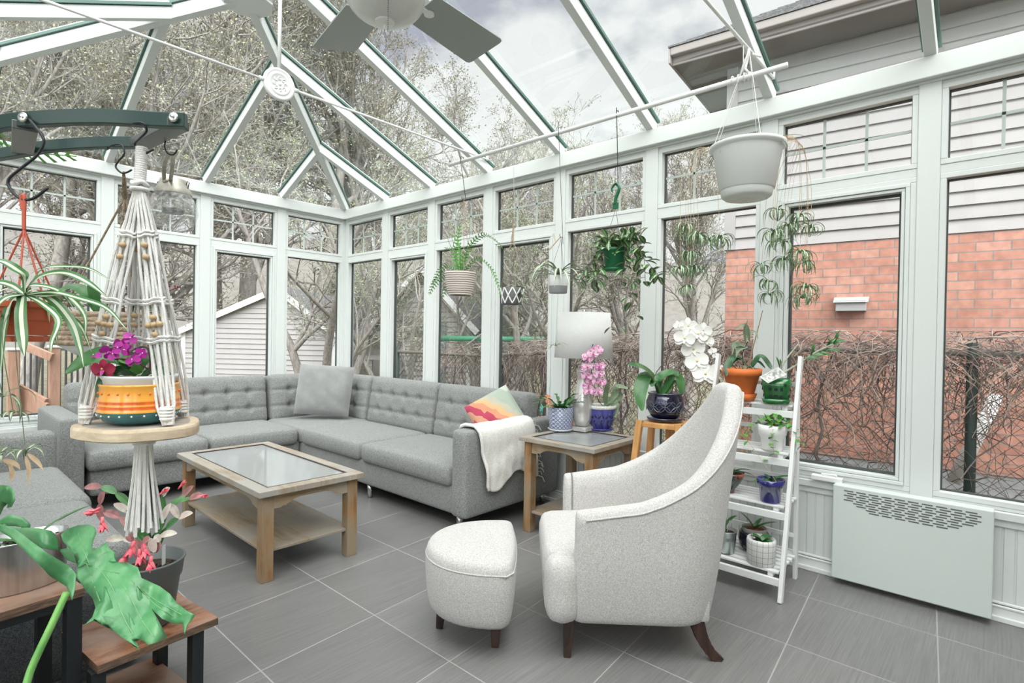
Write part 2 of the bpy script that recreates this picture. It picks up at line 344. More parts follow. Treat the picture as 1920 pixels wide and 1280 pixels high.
# floor: grid of large grey tiles
def tilemat():
    m = bpy.data.materials.new('grey_floor_tile'); m.use_nodes = True; t = m.node_tree; t.nodes.clear()
    b = N(t, 'ShaderNodeBsdfPrincipled', inp={'Roughness': .33, 'Specular IOR Level': .5}); o = N(t, 'ShaderNodeOutputMaterial'); L(t, b.outputs[0], o.inputs[0])
    g = N(t, 'ShaderNodeNewGeometry'); s = N(t, 'ShaderNodeSeparateXYZ'); L(t, g.outputs['Position'], s.inputs[0])
    def M_(op, a, b_, c=None):
        n = N(t, 'ShaderNodeMath', operation=op)
        for i, v in enumerate((a, b_, c)):
            if v is None: continue
            if isinstance(v, (int, float)): n.inputs[i].default_value = v
            else: L(t, v, n.inputs[i])
        return n.outputs[0]
    def line(val, off, per):
        f = M_('FRACT', M_('DIVIDE', M_('SUBTRACT', val, off), per), 0)
        d = M_('ABSOLUTE', M_('SUBTRACT', f, .5), 0)
        return M_('GREATER_THAN', d, .5-.0030/per), M_('FLOOR', M_('DIVIDE', M_('SUBTRACT', val, off), per), 0)
    lx, ix = line(s.outputs[0], -.435, .603)
    yy = M_('MULTIPLY_ADD', s.outputs[0], -.085, s.outputs[1])
    ly, iy = line(yy, -3.3, .581)
    grout = M_('MAXIMUM', lx, ly)
    mp = N(t, 'ShaderNodeMapping', inp={'Scale': (1.2, 55, 1), 'Rotation': (0, 0, radians(-4))}); mp.inputs['Rotation'].default_value = (0, 0, radians(88)); L(t, g.outputs['Position'], mp.inputs[0])
    n = N(t, 'ShaderNodeTexNoise', inp={'Scale': 2.2, 'Detail': 5, 'Roughness': .7}); L(t, mp.outputs[0], n.inputs['Vector'])
    r = N(t, 'ShaderNodeValToRGB'); L(t, n.outputs[0], r.inputs[0]); el = r.color_ramp.elements; el[0].position = .3; el[1].position = .72
    el[0].color = (.13, .127, .124, 1); el[1].color = (.20, .196, .192, 1)
    wn = N(t, 'ShaderNodeTexWhiteNoise'); cb = N(t, 'ShaderNodeCombineXYZ'); L(t, ix, cb.inputs[0]); L(t, iy, cb.inputs[1]); L(t, cb.outputs[0], wn.inputs[0])
    hs = N(t, 'ShaderNodeHueSaturation'); L(t, M_('MULTIPLY_ADD', wn.outputs[0], .14, .93), hs.inputs['Value']); L(t, r.outputs[0], hs.inputs['Color'])
    mi = N(t, 'ShaderNodeMix', data_type='RGBA'); L(t, grout, mi.inputs[0]); L(t, hs.outputs[0], mi.inputs[6]); mi.inputs[7].default_value = (.29, .285, .275, 1)
    L(t, mi.outputs[2], b.inputs['Base Color'])
    bp = N(t, 'ShaderNodeBump', inp={'Strength': .18, 'Distance': .002}); L(t, M_('SUBTRACT', n.outputs[0], M_('MULTIPLY', grout, 1.0)), bp.inputs['Height']); L(t, bp.outputs[0], b.inputs['Normal'])
    L(t, M_('MULTIPLY_ADD', grout, .4, M_('MULTIPLY_ADD', n.outputs[0], .2, .24)), b.inputs['Roughness'])
    return m
st_(MB().bx(XW-.12, .12, YB-.12, .12, -.12, 0).build('floor', tilemat()))

ZS, ZU0, ZU1, ZL0, ZL1 = .57, 2.482, 2.874, .641, 2.372
def wallmap(kind):
    # returns f(s, n, z): s along the wall from the corner, n inwards from glass plane
    if kind == 'right': return lambda s, n, z: (-n, -s, z)
    if kind == 'back': return lambda s, n, z: (-s, -n, z)
    if kind == 'left': return lambda s, n, z: (XW+n, -s, z)
def wbox(mb, f, s0, s1, n0, n1, z0, z1, mi=0):
    a, b = f(s0, n0, z0), f(s1, n1, z1)
    mb.bx(min(a[0], b[0]), max(a[0], b[0]), min(a[1], b[1]), max(a[1], b[1]), z0, z1, mi)
winno = [0]
def window_wall(side, posts, op, s_end, solid_from=None):
    f = wallmap(side); mb = MB()
    # knee wall with beadboard, sill, header
    wbox(mb, f, -.1, s_end, -.10, 0, -.1, ZS)
    wbox(mb, f, 0, s_end, 0, .035, ZS-.035, ZS+.005)                       # sill board
    wbox(mb, f, 0, s_end, 0, .018, ZS-.075, ZS-.036)
    wbox(mb, f, -.1, s_end, -.10, .0, ZS+.005, ZL0-.045)
    k = .03
    while k < s_end:                                                        # beadboard battens
        wbox(mb, f, k, k+.045, 0, .006, .09, ZS-.075); k += .052
    wbox(mb, f, -.1, s_end, -.10, .0, ZU1+.03, 3.0)
    wbox(mb, f, 0, s_end, .0, .02, ZU1+.045, ZU1+.062)
    for i, p in enumerate(posts):
        w = .052 if i else .055
        wbox(mb, f, p-w, p+w, -.10, .012, ZS, 3.0)
    for a, b in zip(posts[:-1], posts[1:]):
        wbox(mb, f, a+.05, b-.05, -.10, .0, ZL1+.03, ZU0-.03)
    st_(mb.build('wall_%s' % side, M['white'], bevel=.004))
    # windows
    for i, (a, b) in enumerate(zip(posts[:-1], posts[1:])):
        winno[0] += 1; a2, b2 = a+.052, b-.052
        w = st_(thing('window_%d' % winno[0], None, None, f((a+b)/2, 0, ZL0)))
        ox = V(w.location)
        def fl(s, n, z): return tuple(V(f(s, n, z))-ox)
        def wb(mb, s0, s1, n0, n1, z0, z1, mi=0):
            p, q = fl(s0, n0, z0), fl(s1, n1, z1)
            mb.bx(min(p[0], q[0]), max(p[0], q[0]), min(p[1], q[1]), max(p[1], q[1]), min(p[2], q[2]), max(p[2], q[2]), mi)
        def frame(mb, s0, s1, z0, z1, t, n0, n1, mi=0):
            wb(mb, s0, s1, n0, n1, z0, z0+t, mi); wb(mb, s0, s1, n0, n1, z1-t, z1, mi)
            wb(mb, s0, s0+t, n0, n1, z0+t, z1-t, mi); wb(mb, s1-t, s1, n0, n1, z0+t, z1-t, mi)
        fr = MB()
        frame(fr, a2, b2, ZU0-.03, ZU1+.03, .03, -.075, .004)
        frame(fr, a2, b2, ZL0-.045, ZL1+.03, .03, -.075, .004)
        g0, g1 = a2+.03, b2-.03
        if op[i]:
            frame(fr, g0, g1, ZL0-.015, ZL1, .022, -.075, .012)
            frame(fr, g0+.024, g1-.024, ZL0+.009, ZL1-.024, .018, -.075, .004)
            gz0, gz1, h0, h1 = ZL0+.027, ZL1-.042, g0+.042, g1-.042
        else: gz0, gz1, h0, h1 = ZL0-.015, ZL1, g0, g1
        fr.build('window_frame', M['white'], w, bevel=.003)
        sl = MB(); frame(sl, g0-.002, g1+.002, ZU0-.002, ZU1+.002, .009, -.072, -.045)
        frame(sl, h0-.002, h1+.002, gz0-.002, gz1+.002, .016 if op[i] else .009, -.072, -.045)
        sl.build('window_seal', M['seal'], w)
        mu = MB(); zc = (ZU0+ZU1)/2 + .01
        wb(mu, g0, g1, -.062, -.054, zc-.008, zc+.008)
        for q in (1/3, 2/3): s_ = g0+(g1-g0)*q; wb(mu, s_-.008, s_+.008, -.062, -.054, ZU0, ZU1)
        mu.build('muntin', M['muntin'], w)
        for nm, z0, z1, x0, x1 in (('upper_pane', ZU0, ZU1, g0, g1), ('lower_pane', gz0, gz1, h0, h1)):
            p = [fl(x0, -.05, z0), fl(x1, -.05, z0), fl(x1, -.05, z1), fl(x0, -.05, z1)]
            MB().add(p, [(0, 1, 2, 3)]).build(nm, M['glass'], w)
        if op[i] and side == 'right' and i == 6:
            ck = MB(); c = fl(5.66, .045, .605)
            ck.box(c, (.05, .17, .028)); ck.tube([V(c)+V((0, -.05, .014)), V(c)+V((0, -.05, .03))], .006); ck.tube([V(c)+V((0, -.05, .028)), V(c)+V((-.004, .03, .024))], .006)
            ck.build('crank_handle', M['white2'], w, bevel=.008)
PR = [0, .90, 1.765, 2.64, 3.527, 4.407, 5.27, 6.125, 6.98, 7.86]
PL = [0, .86, 1.70, 2.57, 3.435, 4.3]
window_wall('right', PR, [0, 1, 0, 1, 0, 0, 1, 0, 0], 8.0)
window_wall('back', PL, [0, 1, 0, 1, 0], 4.3)
PLW = [0, .9, 1.765, 2.64, 3.527, 4.407, 5.27, 6.125, 6.98, 7.86]
window_wall('left', PLW, [0]*9, 8.0)
st_(MB().bx(XW-.1, .1, YB-.1, YB, -.1, 3.95).build('wall_house', mat('house_wall_beige', (.5, .48, .45), .8)))
for nm, f, e in (('right', wallmap('right'), 8), ('back', wallmap('back'), 4.3), ('left', wallmap('left'), 8)):
    mb = MB(); wbox(mb, f, .0, e, 0, .022, 0, .085); wbox(mb, f, .0, e, 0, .034, 0, .028); wbox(mb, f, .0, e, 0, .028, .072, .085); wbox(mb, f, .0, e, 0, .014, .085, .10)
    st_(mb.build('baseboard_%s' % nm, M['white2'], bevel=.004))
# eave beams
mb = MB(); 
mb.bx(-.06, .06, YB, .06, 2.935, 3.056)
st_(mb.build('trim_1', M['white'], bevel=.005))
st_(MB().bx(XW-.06, .06, -.06, .06, 2.935, 3.056).build('trim_2', M['white'], bevel=.005))
st_(MB().bx(XW-.06, XW+.06, YB, .06, 2.935, 3.056).build('trim_3', M['white'], bevel=.005))
# roof
RX, RY, ZE, SL = -2.15, -2.15, 3.075, .43
RZ = ZE+SL*2.15
ceil = st_(thing('ceiling', None, None, (RX, RY, ZE)))
co = V(ceil.location)
def rafter(p, q, up, w=.058, h=.085, nm='rafter'):
    p, q = V(p)-co, V(q)-co
    ra = MB().beam(p, q, w, h, up, 0).build(nm, M['white'], ceil, bevel=.004)
    MB().beam(p, q, w+.034, .02, up, h/2+.012).build('rafter_seal', M['green_edge'], ra)
    MB().beam(p, q, w+.012, .012, up, h/2+.03).build('rafter_cap', M['white'], ra)
upR, upB, upL = V((SL, 0, 1)), V((0, SL, 1)), V((-SL, 0, 1))
for s in PR[1:]:
    t = min(s, 2.15); rafter((0, -s, ZE), (-t, -s, ZE+SL*t), upR)
    rafter((XW, -s, ZE), (XW+t, -s, ZE+SL*t), upL)
for s in PL[1:-1]:
    t = min(s, -XW-s); rafter((-s, 0, ZE), (-s, -t, ZE+SL*t), upB)
rafter((0, 0, ZE), (RX, RY, RZ), (0, 0, 1), .065, .10, 'hip_rafter'); rafter((XW, 0, ZE), (RX, RY, RZ), (0, 0, 1), .065, .10, 'hip_rafter')
rafter((RX, RY, RZ), (RX, YB, RZ), (0, 0, 1), .13, .1, 'ridge_beam')
ap = MB(); ap.lathe([(.0, -.09), (.17, -.09), (.19, -.075), (.19, -.06), (.0, -.06)], 8, (RX-co.x, RY-co.y, RZ-co.z+.01)); ap.build('apex_plate', M['white'], ceil)
def roofpane(pts, nm='roof_pane'):
    MB().add([V(p)-co+V((0, 0, .062)) for p in pts], [tuple(range(len(pts)))]).build(nm, M['roofglass'], ceil)
XO = .2; ZO = ZE-.2*SL
roofpane([(XO, XO, ZO), (RX, RY, RZ), (RX, YB, RZ), (XO, YB, ZO)])
roofpane([(XW-XO, XO, ZO), (XW-XO, YB, ZO), (RX, YB, RZ), (RX, RY, RZ)])
roofpane([(XO, XO, ZO), (XW-XO, XO, ZO), (RX, RY, RZ)])

# tie rods with medallions (building hardware)
for n, y in enumerate((-2.70, -5.31)):
    t = thing('tie_rod', ('slim white steel tie rod with round scrollwork medallion, nearest the far gable' if n == 0 else 'slim white steel tie rod above the big hanging pot, near the brick house'), 'rod', (RX, y, 3.165))
    zz = 0
    t1 = MB(); t1.tube([(-2.05, 0, 0), (-.12, 0, 0)], .0095, 8); t1.tube([(.12, 0, 0), (2.05, 0, 0)], .0095, 8)
    for s in (-1, 1): t1.tube([(s*.135, 0, 0), (s*.105, 0, 0)], .016, 8); t1.tube([(s*2.05, 0, -.01), (s*2.05, 0, .03)], .012, 8)
    t1.build('rod', M['white2'], t, smooth=True)
    MB().tube([(0, 0, .1), (0, 0, RZ-3.165-.03)], .013, 8).build('hanger_tube', M['white2'], t, smooth=True)
    md = MB(); R9 = Matrix.Rotation(pi/2, 3, 'X')
    prof = [(0, -.022), (.095, -.022), (.108, -.012), (.112, 0), (.108, .012), (.095, .018), (.09, .013), (.075, .014), (.071, .02), (.065, .014), (0, .014)]
    b0 = len(md.v); md.lathe(prof, 32); md.v = [tuple(R9 @ V(p)) for p in md.v]
    for k in range(8):
        a = k*pi/4; c = V((cos(a), 0, sin(a)))*.036
        md.tube([c + V((cos(a+q), 0, sin(a+q)))*.0155*(1-.12*j) + V((0, -.016, 0)) for j, q in enumerate([i*.8 for i in range(7)])], .0035, 5)
    md.ell((0, -.016, 0), (.012, .006, .012)); md.build('medallion', M['white2'], t, smooth=True)
# ================================================================ OUTSIDE
GZ = -.25
def grass_mat(): return mat('late_winter_grass', (.10, .10, .06), .95, col2=(.20, .18, .12), vs=3, bump=.5, bs=40)
g = MB(); nx = 30
def gz(x, y):
    d = sqrt((x+3.9)**2+(y+6.5)**2)
    return GZ + max(0, (d-22))*.05*(1+.4*sin(x*.2)) - .5*max(0, min(1, (d-6)/6))
vs = []; fs = []
for i in range(nx+1):
    for j in range(nx+1):
        x, y = -40+90*i/nx, -40+100*j/nx; vs.append((x, y, gz(x, y)))
for i in range(nx):
    for j in range(nx): a = i*(nx+1)+j; fs.append((a, a+nx+1, a+nx+2, a+1))
g.add(vs, fs); tag(g.build('lawn', grass_mat(), smooth=True), 'dull early spring grass ground outside the sunroom', 'ground', kind='structure')
# wooded hillside
hm = mat('bare_woodland_hillside', (.13, .12, .108), 1, col2=(.17, .158, .14), vs=2.5, detail=10)
h = MB(); vs = []; fs = []; nu = 70
for i in range(nu+1):
    u = -900+3400*i/nu
    for j, (v0, d) in enumerate(((720, 30), (600, 34), (480, 42), (455, 46), (620, 60))):
        hh = 0 if j in (0, 4) else mnoise.noise(V((i*.35, j*3.1, 0)))*14
        tilt = 45*(u/1600) if j in (2, 3) else 0
        p = at(u, 640, d); p.z = 1.45 + (640-(v0+tilt)+hh)/FPX*d
        if j in (0, 4): p.z = -2
        vs.append(p)
for i in range(nu):
    for j in range(4): a = i*5+j; fs.append((a, a+1, a+6, a+5))
h.add(vs, fs); tag(h.build('hillside', hm, smooth=True), 'hazy grey brown wooded hillside beyond the gardens', 'hill', kind='structure')

# ---- trees
def grow(br, lf, p, d, Ln, r, lev, P):
    n = P['seg'][lev]; pts = [p.copy()]; rs = [r]; q = p.copy(); dd = d.copy()
    for i in range(n):
        dd = (dd + V((random.gauss(0, 1), random.gauss(0, 1), random.gauss(0, .7)))*P['wob'][lev] + V((0, 0, P['up'][lev]))).normalized()
        q = q + dd*Ln/n; pts.append(q.copy()); rs.append(max(.004, r*(1-.75*(i+1)/n)))
    br.tube(pts, rs, P['sides'][lev], cap=False)
    if lev == P['max']:
        for k in range(P['leaf']):
            c = pts[random.randint(1, n)] + V((random.gauss(0, .05), random.gauss(0, .05), random.gauss(0, .05)))
            a = V((random.gauss(0, 1), random.gauss(0, 1), random.gauss(0, 1))).normalized(); b = a.orthogonal().normalized(); s = random.uniform(.010, .026)
            lf.add([c-a*s, c+b*s*.6, c+a*s, c-b*s*.6], [(0, 1, 2, 3)])
        return
    for k in range(P['kids'][lev]):
        t = random.uniform(P['t0'][lev], 1); i = min(n-1, int(t*n)); fr = t*n-i
        c = pts[i].lerp(pts[i+1], fr); ax = (pts[i+1]-pts[i]).normalized()
        o = V((random.gauss(0, 1), random.gauss(0, 1), random.gauss(0, 1))); o = (o-ax*o.dot(ax)).normalized()
        nd = (ax*cos(P['ang'][lev]) + o*sin(P['ang'][lev])).normalized()
        grow(br, lf, c, nd, Ln*P['ratio'][lev]*random.uniform(.7, 1.15)*(1.15-.45*t), rs[i]*.6, lev+1, P)
def tree_mesh(seed, stems, P, H=8):
    random.seed(seed); br, lf = MB(), MB()
    for k in range(stems):
        a = 2*pi*k/stems+random.random(); lean = .20 if stems > 1 else .05
        grow(br, lf, V((cos(a)*.12*(stems > 1), sin(a)*.12*(stems > 1), -.3)), V((cos(a)*lean, sin(a)*lean, 1)).normalized(), H*.78, .13 if stems > 1 else .17, 0, P)
    return br, lf
PA = dict(max=4, seg=[9, 6, 4, 3, 3], wob=[.10, .16, .2, .22, .25], up=[.03, .07, .08, .05, .03], sides=[8, 6, 4, 3, 3], leaf=4, kids=[11, 8, 6, 4], t0=[.25, .15, .15, .1], ang=[.75, .75, .8, .8], ratio=[.5, .5, .5, .55])
M['bark'] = mat('grey_brown_bark', (.22, .20, .185), .95, col2=(.38, .355, .325), vs=25, st=(1, 1, .25), bump=1, bs=60)
M['budA'] = mat('pale_olive_buds', (.22, .22, .14), .8, col2=(.36, .355, .24), vs=2)
M['budB'] = mat('fresh_green_buds', (.19, .26, .12), .8, col2=(.31, .38, .20), vs=2)
protos = []
for i, (seed, stems, kids, bud) in enumerate(((11, 1, 12, 'budA'), (23, 4, 7, 'budB'), (37, 1, 14, 'budA'))):
    PP = dict(PA); PP['kids'] = [kids, 9, 6, 5] if stems == 1 else [6, 6, 5, 5]
    if i == 2: PP['ang'] = [.5, .6, .7, .8]; PP['up'] = [.05, .14, .12, .08, .03]; PP['ratio'] = [.55, .5, .5, .5]
    br, lf = tree_mesh(seed, stems, PP)
    t = thing('tree', 'x', 'tree', (0, 0, 0), group=None)
    br.build('branches', M['bark'], t, smooth=True); lf.build('foliage', M[bud], t)
    protos.append(t)
trees = [  # u, depth, scale(height/8), proto, rot, label
 (618, 10.4, .80, 1, .4, 'multi-stemmed tree with twisting trunks right behind the corner cushion windows'),
 (752, 10.6, .56, 1, 2.1, 'leaning multi-stemmed tree seen through the tall window above the sofa corner'),
 (1010, 11.5, .85, 1, 4.0, 'spreading bare tree behind the green swing bar'),
 (1300, 14, .95, 2, 1.0, 'tall thin bare tree just left of the brick house'),
 (470, 18, 2.0, 2, 2.0, 'big budding tree rising behind the siding shed gable'),
 (300, 15.5, 1.7, 0, .3, 'large bare tree behind the glass lantern'),
 (130, 12, 1.35, 0, 1.9, 'large bare tree above the green hanging rack'),
 (-60, 9, 1.1, 2, 5.1, 'bare tree at the far left edge beyond the stairs'),
 (560, 17, 1.95, 0, 3.0, 'tallest budding tree under the ceiling fan blade'),
 (690, 20, 2.05, 2, .9, 'olive budding tree right of the ceiling medallion'),
 (800, 16, 1.35, 0, 2.6, 'budding tree whose crown edges the open sky'),
 (925, 17, 1.0, 2, 4.4, 'lower bare tree between the woven and the diamond hanging pots'),
 (1040, 14.5, 1.05, 0, 5.5, 'reddish twigged tree peaking over the eave beside the hanging pole'),
 (1170, 14, .85, 2, .2, 'bare twiggy tree behind the green hanging pot'),
 (1240, 17, 1.0, 0, 3.7, 'distant bare tree behind the white orchid'),
 (395, 19, 1.9, 2, 4.8, 'far budding tree left of the siding shed ridge'),
 (220, 14, 1.6, 2, .7, 'far tall tree behind the rope basket planter'),
 (30, 13, 1.55, 0, 3.3, 'far tall tree over the deck stairs'),
 (905, 12.5, .60, 1, 1.1, 'small multi-stemmed tree beside the gabled house')]
used = set()
for (u, d, s, k, r, lab) in trees:
    if k in used: t = copy_tree(protos[k])
    else: t = protos[k]; used.add(k)
    p = at(u, 640, d); t.location = (p.x, p.y, gz(p.x, p.y)); t.rotation_euler = (0, 0, r); t.scale = (s, s, s); tag(t, lab, 'tree', 'budding trees beyond the glass')
random.seed(5)

# ---- neighbour's brick house
def brickmat():
    m = bpy.data.materials.new('orange_brick'); m.use_nodes = True; t = m.node_tree; t.nodes.clear()
    b = N(t, 'ShaderNodeBsdfPrincipled', inp={'Roughness': .85}); o = N(t, 'ShaderNodeOutputMaterial'); L(t, b.outputs[0], o.inputs[0])
    tcn = N(t, 'ShaderNodeTexCoord'); sp = N(t, 'ShaderNodeSeparateXYZ'); L(t, tcn.outputs['Object'], sp.inputs[0]); cb = N(t, 'ShaderNodeCombineXYZ'); L(t, sp.outputs[0], cb.inputs[0]); L(t, sp.outputs[2], cb.inputs[1])
    br = N(t, 'ShaderNodeTexBrick', inp={'Scale': 1, 'Brick Width': .225, 'Row Height': .08, 'Mortar Size': .005, 'Mortar Smooth': .1, 'Bias': .0}); L(t, cb.outputs[0], br.inputs['Vector'])
    br.inputs['Color1'].default_value = (.44, .165, .10, 1); br.inputs['Color2'].default_value = (.54, .24, .16, 1); br.inputs['Mortar'].default_value = (.27, .22, .20, 1)
    n = N(t, 'ShaderNodeTexNoise', inp={'Scale': 14, 'Detail': 6}); L(t, tcn.outputs['Object'], n.inputs['Vector'])
    hs = N(t, 'ShaderNodeHueSaturation', inp={'Saturation': .85}); mr = N(t, 'ShaderNodeMapRange', inp={1: .3, 2: .7, 3: .85, 4: 1.2}); L(t, n.outputs[0], mr.inputs[0]); L(t, mr.outputs[0], hs.inputs['Value']); L(t, br.outputs[0], hs.inputs['Color'])
    L(t, hs.outputs[0], b.inputs['Base Color']); bp = N(t, 'ShaderNodeBump', inp={'Strength': .6, 'Distance': .01}); iv = N(t, 'ShaderNodeMath', operation='SUBTRACT', inp={0: 1}); L(t, br.outputs['Fac'], iv.inputs[1]); L(t, iv.outputs[0], bp.inputs['Height']); L(t, bp.outputs[0], b.inputs['Normal'])
    return m
M['siding'] = mat('pale_vinyl_siding', (.40, .385, .38), .6, var=.03, vs=4)
M['sidingB'] = mat('beige_vinyl_siding', (.47, .45, .43), .6, var=.03, vs=4)
M['shingle'] = mat('grey_shingles', (.10, .10, .105), .9, col2=(.19, .19, .19), vs=30, bump=.8, bs=60, st=(1, 1, 1))
M['fascia'] = mat('taupe_fascia', (.33, .30, .285), .6)
M['soffit'] = mat('dark_soffit', (.20, .18, .17), .8)
M['concrete'] = mat('grey_concrete', (.36, .37, .38), .9, var=.15, vs=6)
def siding(mb, x0, x1, z0, z1, y, h=.115, sgn=-1, clip=None):
    z = z0
    while z < z1-1e-3:
        zt = min(z1, z+h); a, b = x0, x1
        if clip: a, b = clip(z); a2, b2 = clip(zt)
        else: a2, b2 = x0, x1
        if b-a < .02: break
        yb = y+sgn*.022
        mb.add([(a, yb, z), (b, yb, z), (b2, y, zt), (a2, y, zt), (a, y, z), (b, y, z)], [(0, 1, 2, 3), (0, 4, 5, 1)])
        z = zt
hd = V((-.114, .9935, 0)).normalized()          # house wall runs this way, away from us
house = thing('brick_house', 'neighbouring orange brick house with pale siding above and grey eave', 'house', (1.95, -4.25, GZ), math.atan2(-hd.y, -hd.x))
# local: +x runs along the wall towards us, -y is towards the sunroom (checked below)
LX = 9.0
sgn = -1 if (Matrix.Rotation(math.atan2(-hd.y, -hd.x), 3, 'Z') @ V((0, -1, 0))).x < 0 else 1
zg = -GZ
MB().bx(0, LX, 0, -sgn*3, -.3, .62).build('foundation', M['concrete'], house)
MB().bx(0, LX, sgn*.01, -sgn*3, .62, 2.40+zg).build('brick_wall', brickmat(), house)
sd_ = MB(); siding(sd_, .09, LX, 2.40+zg, 4.32+zg, 0, .118, sgn); sd_.build('siding', M['siding'], house)
MB().bx(-.02, .09, sgn*.03, -sgn*.1, 2.40+zg, 4.3+zg).build('corner_trim', M['siding'], house)
MB().bx(0, LX, 0, -sgn*3, 2.40+zg, 4.3+zg).build('upper_wall', M['siding'], house)
eo = .46
MB().bx(-eo, LX, sgn*eo, -sgn*3.4, 4.30+zg, 4.32+zg).build('soffit', M['soffit'], house)
gu = MB(); gu.bx(-eo, LX, sgn*(eo+.0), sgn*(eo-.02), 4.28+zg, 4.42+zg); gu.bx(-eo, LX, sgn*(eo+.07), sgn*eo, 4.36+zg, 4.44+zg); gu.bx(-eo-.02, -eo, sgn*(eo+.07), -sgn*3.4, 4.28+zg, 4.44+zg)
gu.build('gutter', M['fascia'], house, bevel=.01)
rf = MB(); A = V((-eo-.02, sgn*(eo+.08), 4.44+zg)); B = V((LX, sgn*(eo+.08), 4.44+zg)); k = 2.2; C_ = V((k, -sgn*(k-eo-.1), 4.44+zg+k*.62)); D_ = V((LX, C_.y, C_.z)); E_ = V((-eo-.02, -sgn*3.4, 4.44+zg))
nrow = 18
for i in range(nrow):
    t0, t1 = i/nrow, (i+1)/nrow
    a, b, c, d = A.lerp(C_, t0), B.lerp(D_, t0), B.lerp(D_, t1), A.lerp(C_, t1); z = V((0, 0, .018))
    rf.add([a+z, b+z, c, d], [(0, 1, 2, 3)]); rf.add([a, b, b+z, a+z], [(0, 1, 2, 3)])
rf.add([A, C_, E_], [(0, 1, 2)]); rf.build('hip_roof', M['shingle'], house)
vt = MB(); vt.bx(1.02, 1.26, sgn*.0, sgn*.11, 1.74+zg, 1.84+zg); vt.add([(1.0, sgn*.13, 1.82+zg), (1.28, sgn*.13, 1.82+zg), (1.28, 0, 1.88+zg), (1.0, 0, 1.88+zg)], [(0, 1, 2, 3)])
vt.build('dryer_vent', mat('grey_vent_metal', (.42, .43, .43), .4), house, bevel=.004)
tag(MB().tube([onx(1868, 740, 1.85), onx(1840, 800, 1.8), onx(1788, 905, 1.72)], .05, 8).build('drain_pipe', M['white2'], smooth=True), 'white diagonal drain pipe leaning against the brick house foundation', 'pipe')

# ---- chain link fence with dead vines
FX = 1.0; FT = 1.42
def ftop(y): return 1.42 if y < -4.5 else (1.42-.19*(y+4.5)/3.0 if y < -1.5 else 1.23)
fence = thing('chain_link_fence', 'chain link fence tangled with dead vines between sunroom and brick house', 'fence', (FX, -2, GZ))
fy0, fy1 = -6.5, 2.2
rl = MB(); rl.tube([(0, y_, ftop(y_-2)-GZ-.03) for y_ in (fy0, -2.5, -1, .5, fy1)], .022, 8); rl.build('top_rail', mat('dull_galvanised', (.24, .22, .20), .7), fence, smooth=True)
for y in (-4.3, -1.9, .1, 2.2): MB().tube([(0, y, 0), (0, y, ftop(y-2)-GZ+.04)], .032, 8).build('fence_post', mat('fence_post_green', (.03, .05, .045), .6), fence, smooth=True)
wm = MB(); s = .075; z1 = 1.23-GZ-.03; wr = .0022
def wire(a, b): wm.beam(a, b, .003, .003, (1, 0, 0))
y = fy0-z1
while y < fy1:
    for sg in (1, -1):
        ya = y if sg == 1 else y+z1
        p0 = V((0, ya, 0)); p1 = V((0, ya+sg*z1, z1))
        a0, a1 = p0, p1
        lo, hi = min(p0.y, p1.y), max(p0.y, p1.y)
        if hi < fy0 or lo > fy1: continue
        def clipy(P0, P1):
            if P0.y == P1.y: return P0, P1
            def c(v): 
                t = (v-P0.y)/(P1.y-P0.y); return P0.lerp(P1, max(0, min(1, t)))
            t0 = max(0, min(1, (fy0-P0.y)/(P1.y-P0.y))); t1 = max(0, min(1, (fy1-P0.y)/(P1.y-P0.y))); return P0.lerp(P1, min(t0, t1)), P0.lerp(P1, max(t0, t1))
        q0, q1 = clipy(p0, p1)
        if (q1-q0).length > .05: wire(q0, q1)
    y += s*1.15
wm.build('wire_mesh', mat('dark_fence_wire', (.10, .10, .095), .7), fence)
vn = [MB(), MB()]
for i in range(4300):
    y = random.uniform(fy0-2+2, fy1-.5)-2; thick = random.random()
    if y > -.55 or (y > -2 and random.random() < .6): continue
    FT = ftop(y); z = FT + random.uniform(-.12, .08) if random.random() < .7 else random.uniform(0, FT)
    p = V((FX+random.uniform(-.10, .13), y, z)); d = V((random.gauss(0, .5), random.gauss(0, 1), random.gauss(.1, .5))).normalized(); pts = [p]
    n = random.randint(4, 8); st = random.uniform(.05, .12)
    for k in range(n):
        d = (d + V((random.gauss(0, .3)-(p.x-FX)*1.5, random.gauss(0, .45), random.gauss(-.28, .3)))).normalized(); p = p + d*st
        if p.z > FT+.12: p.z = FT+.12
        if p.z < GZ: break
        pts.append(p)
    if len(pts) > 2: vn[i % 3 == 0 or (pts[0].z > 1.25 and i % 2)].tube(pts, random.choice((.0014, .002, .0028, .004)), 3, cap=False)
for i in range(18):
    y = random.uniform(fy0, fy1-1)-2; pts = [V((FX+random.uniform(-.03, .05), y, GZ))]
    for k in range(8): pts.append(pts[-1]+V((random.gauss(0, .012), random.gauss(0, .05), .2)))
    vn[0].tube(pts, [.02-.0015*k for k in range(9)], 5, cap=False)
tag(vn[0].build('dead_vines', mat('grey_brown_vine', (.14, .11, .10), .95, col2=(.30, .25, .22), vs=6)), 'tangle of grey brown leafless vines on the chain link fence', 'vines', kind='stuff')
tag(vn[1].build('dead_vines', mat('pink_tan_vine', (.35, .26, .22), .95, col2=(.50, .41, .36), vs=6)), 'paler tan vine tendrils spilling over the fence top', 'vines', kind='stuff')

sb_ = thing('dry_shrub', 'small tan dried shrub outside, low beside the golden plant stand', 'shrub', (.42, -4.95, GZ)); b = MB()
random.seed(15)
for i in range(90):
    a = random.uniform(0, 6.28); p = V((0, 0, .2)); q = V((cos(a)*random.uniform(.05, .22), sin(a)*random.uniform(.05, .22), random.uniform(.55, 1.05))); b.tube([V((0, 0, 0)), p.lerp(q, .5), q, q+V((random.gauss(0, .03), random.gauss(0, .03), .03))], .0025, 3)
b.build('twigs', mat('tan_twig', (.34, .22, .12), .9, col2=(.5, .36, .2), vs=8), sb_)
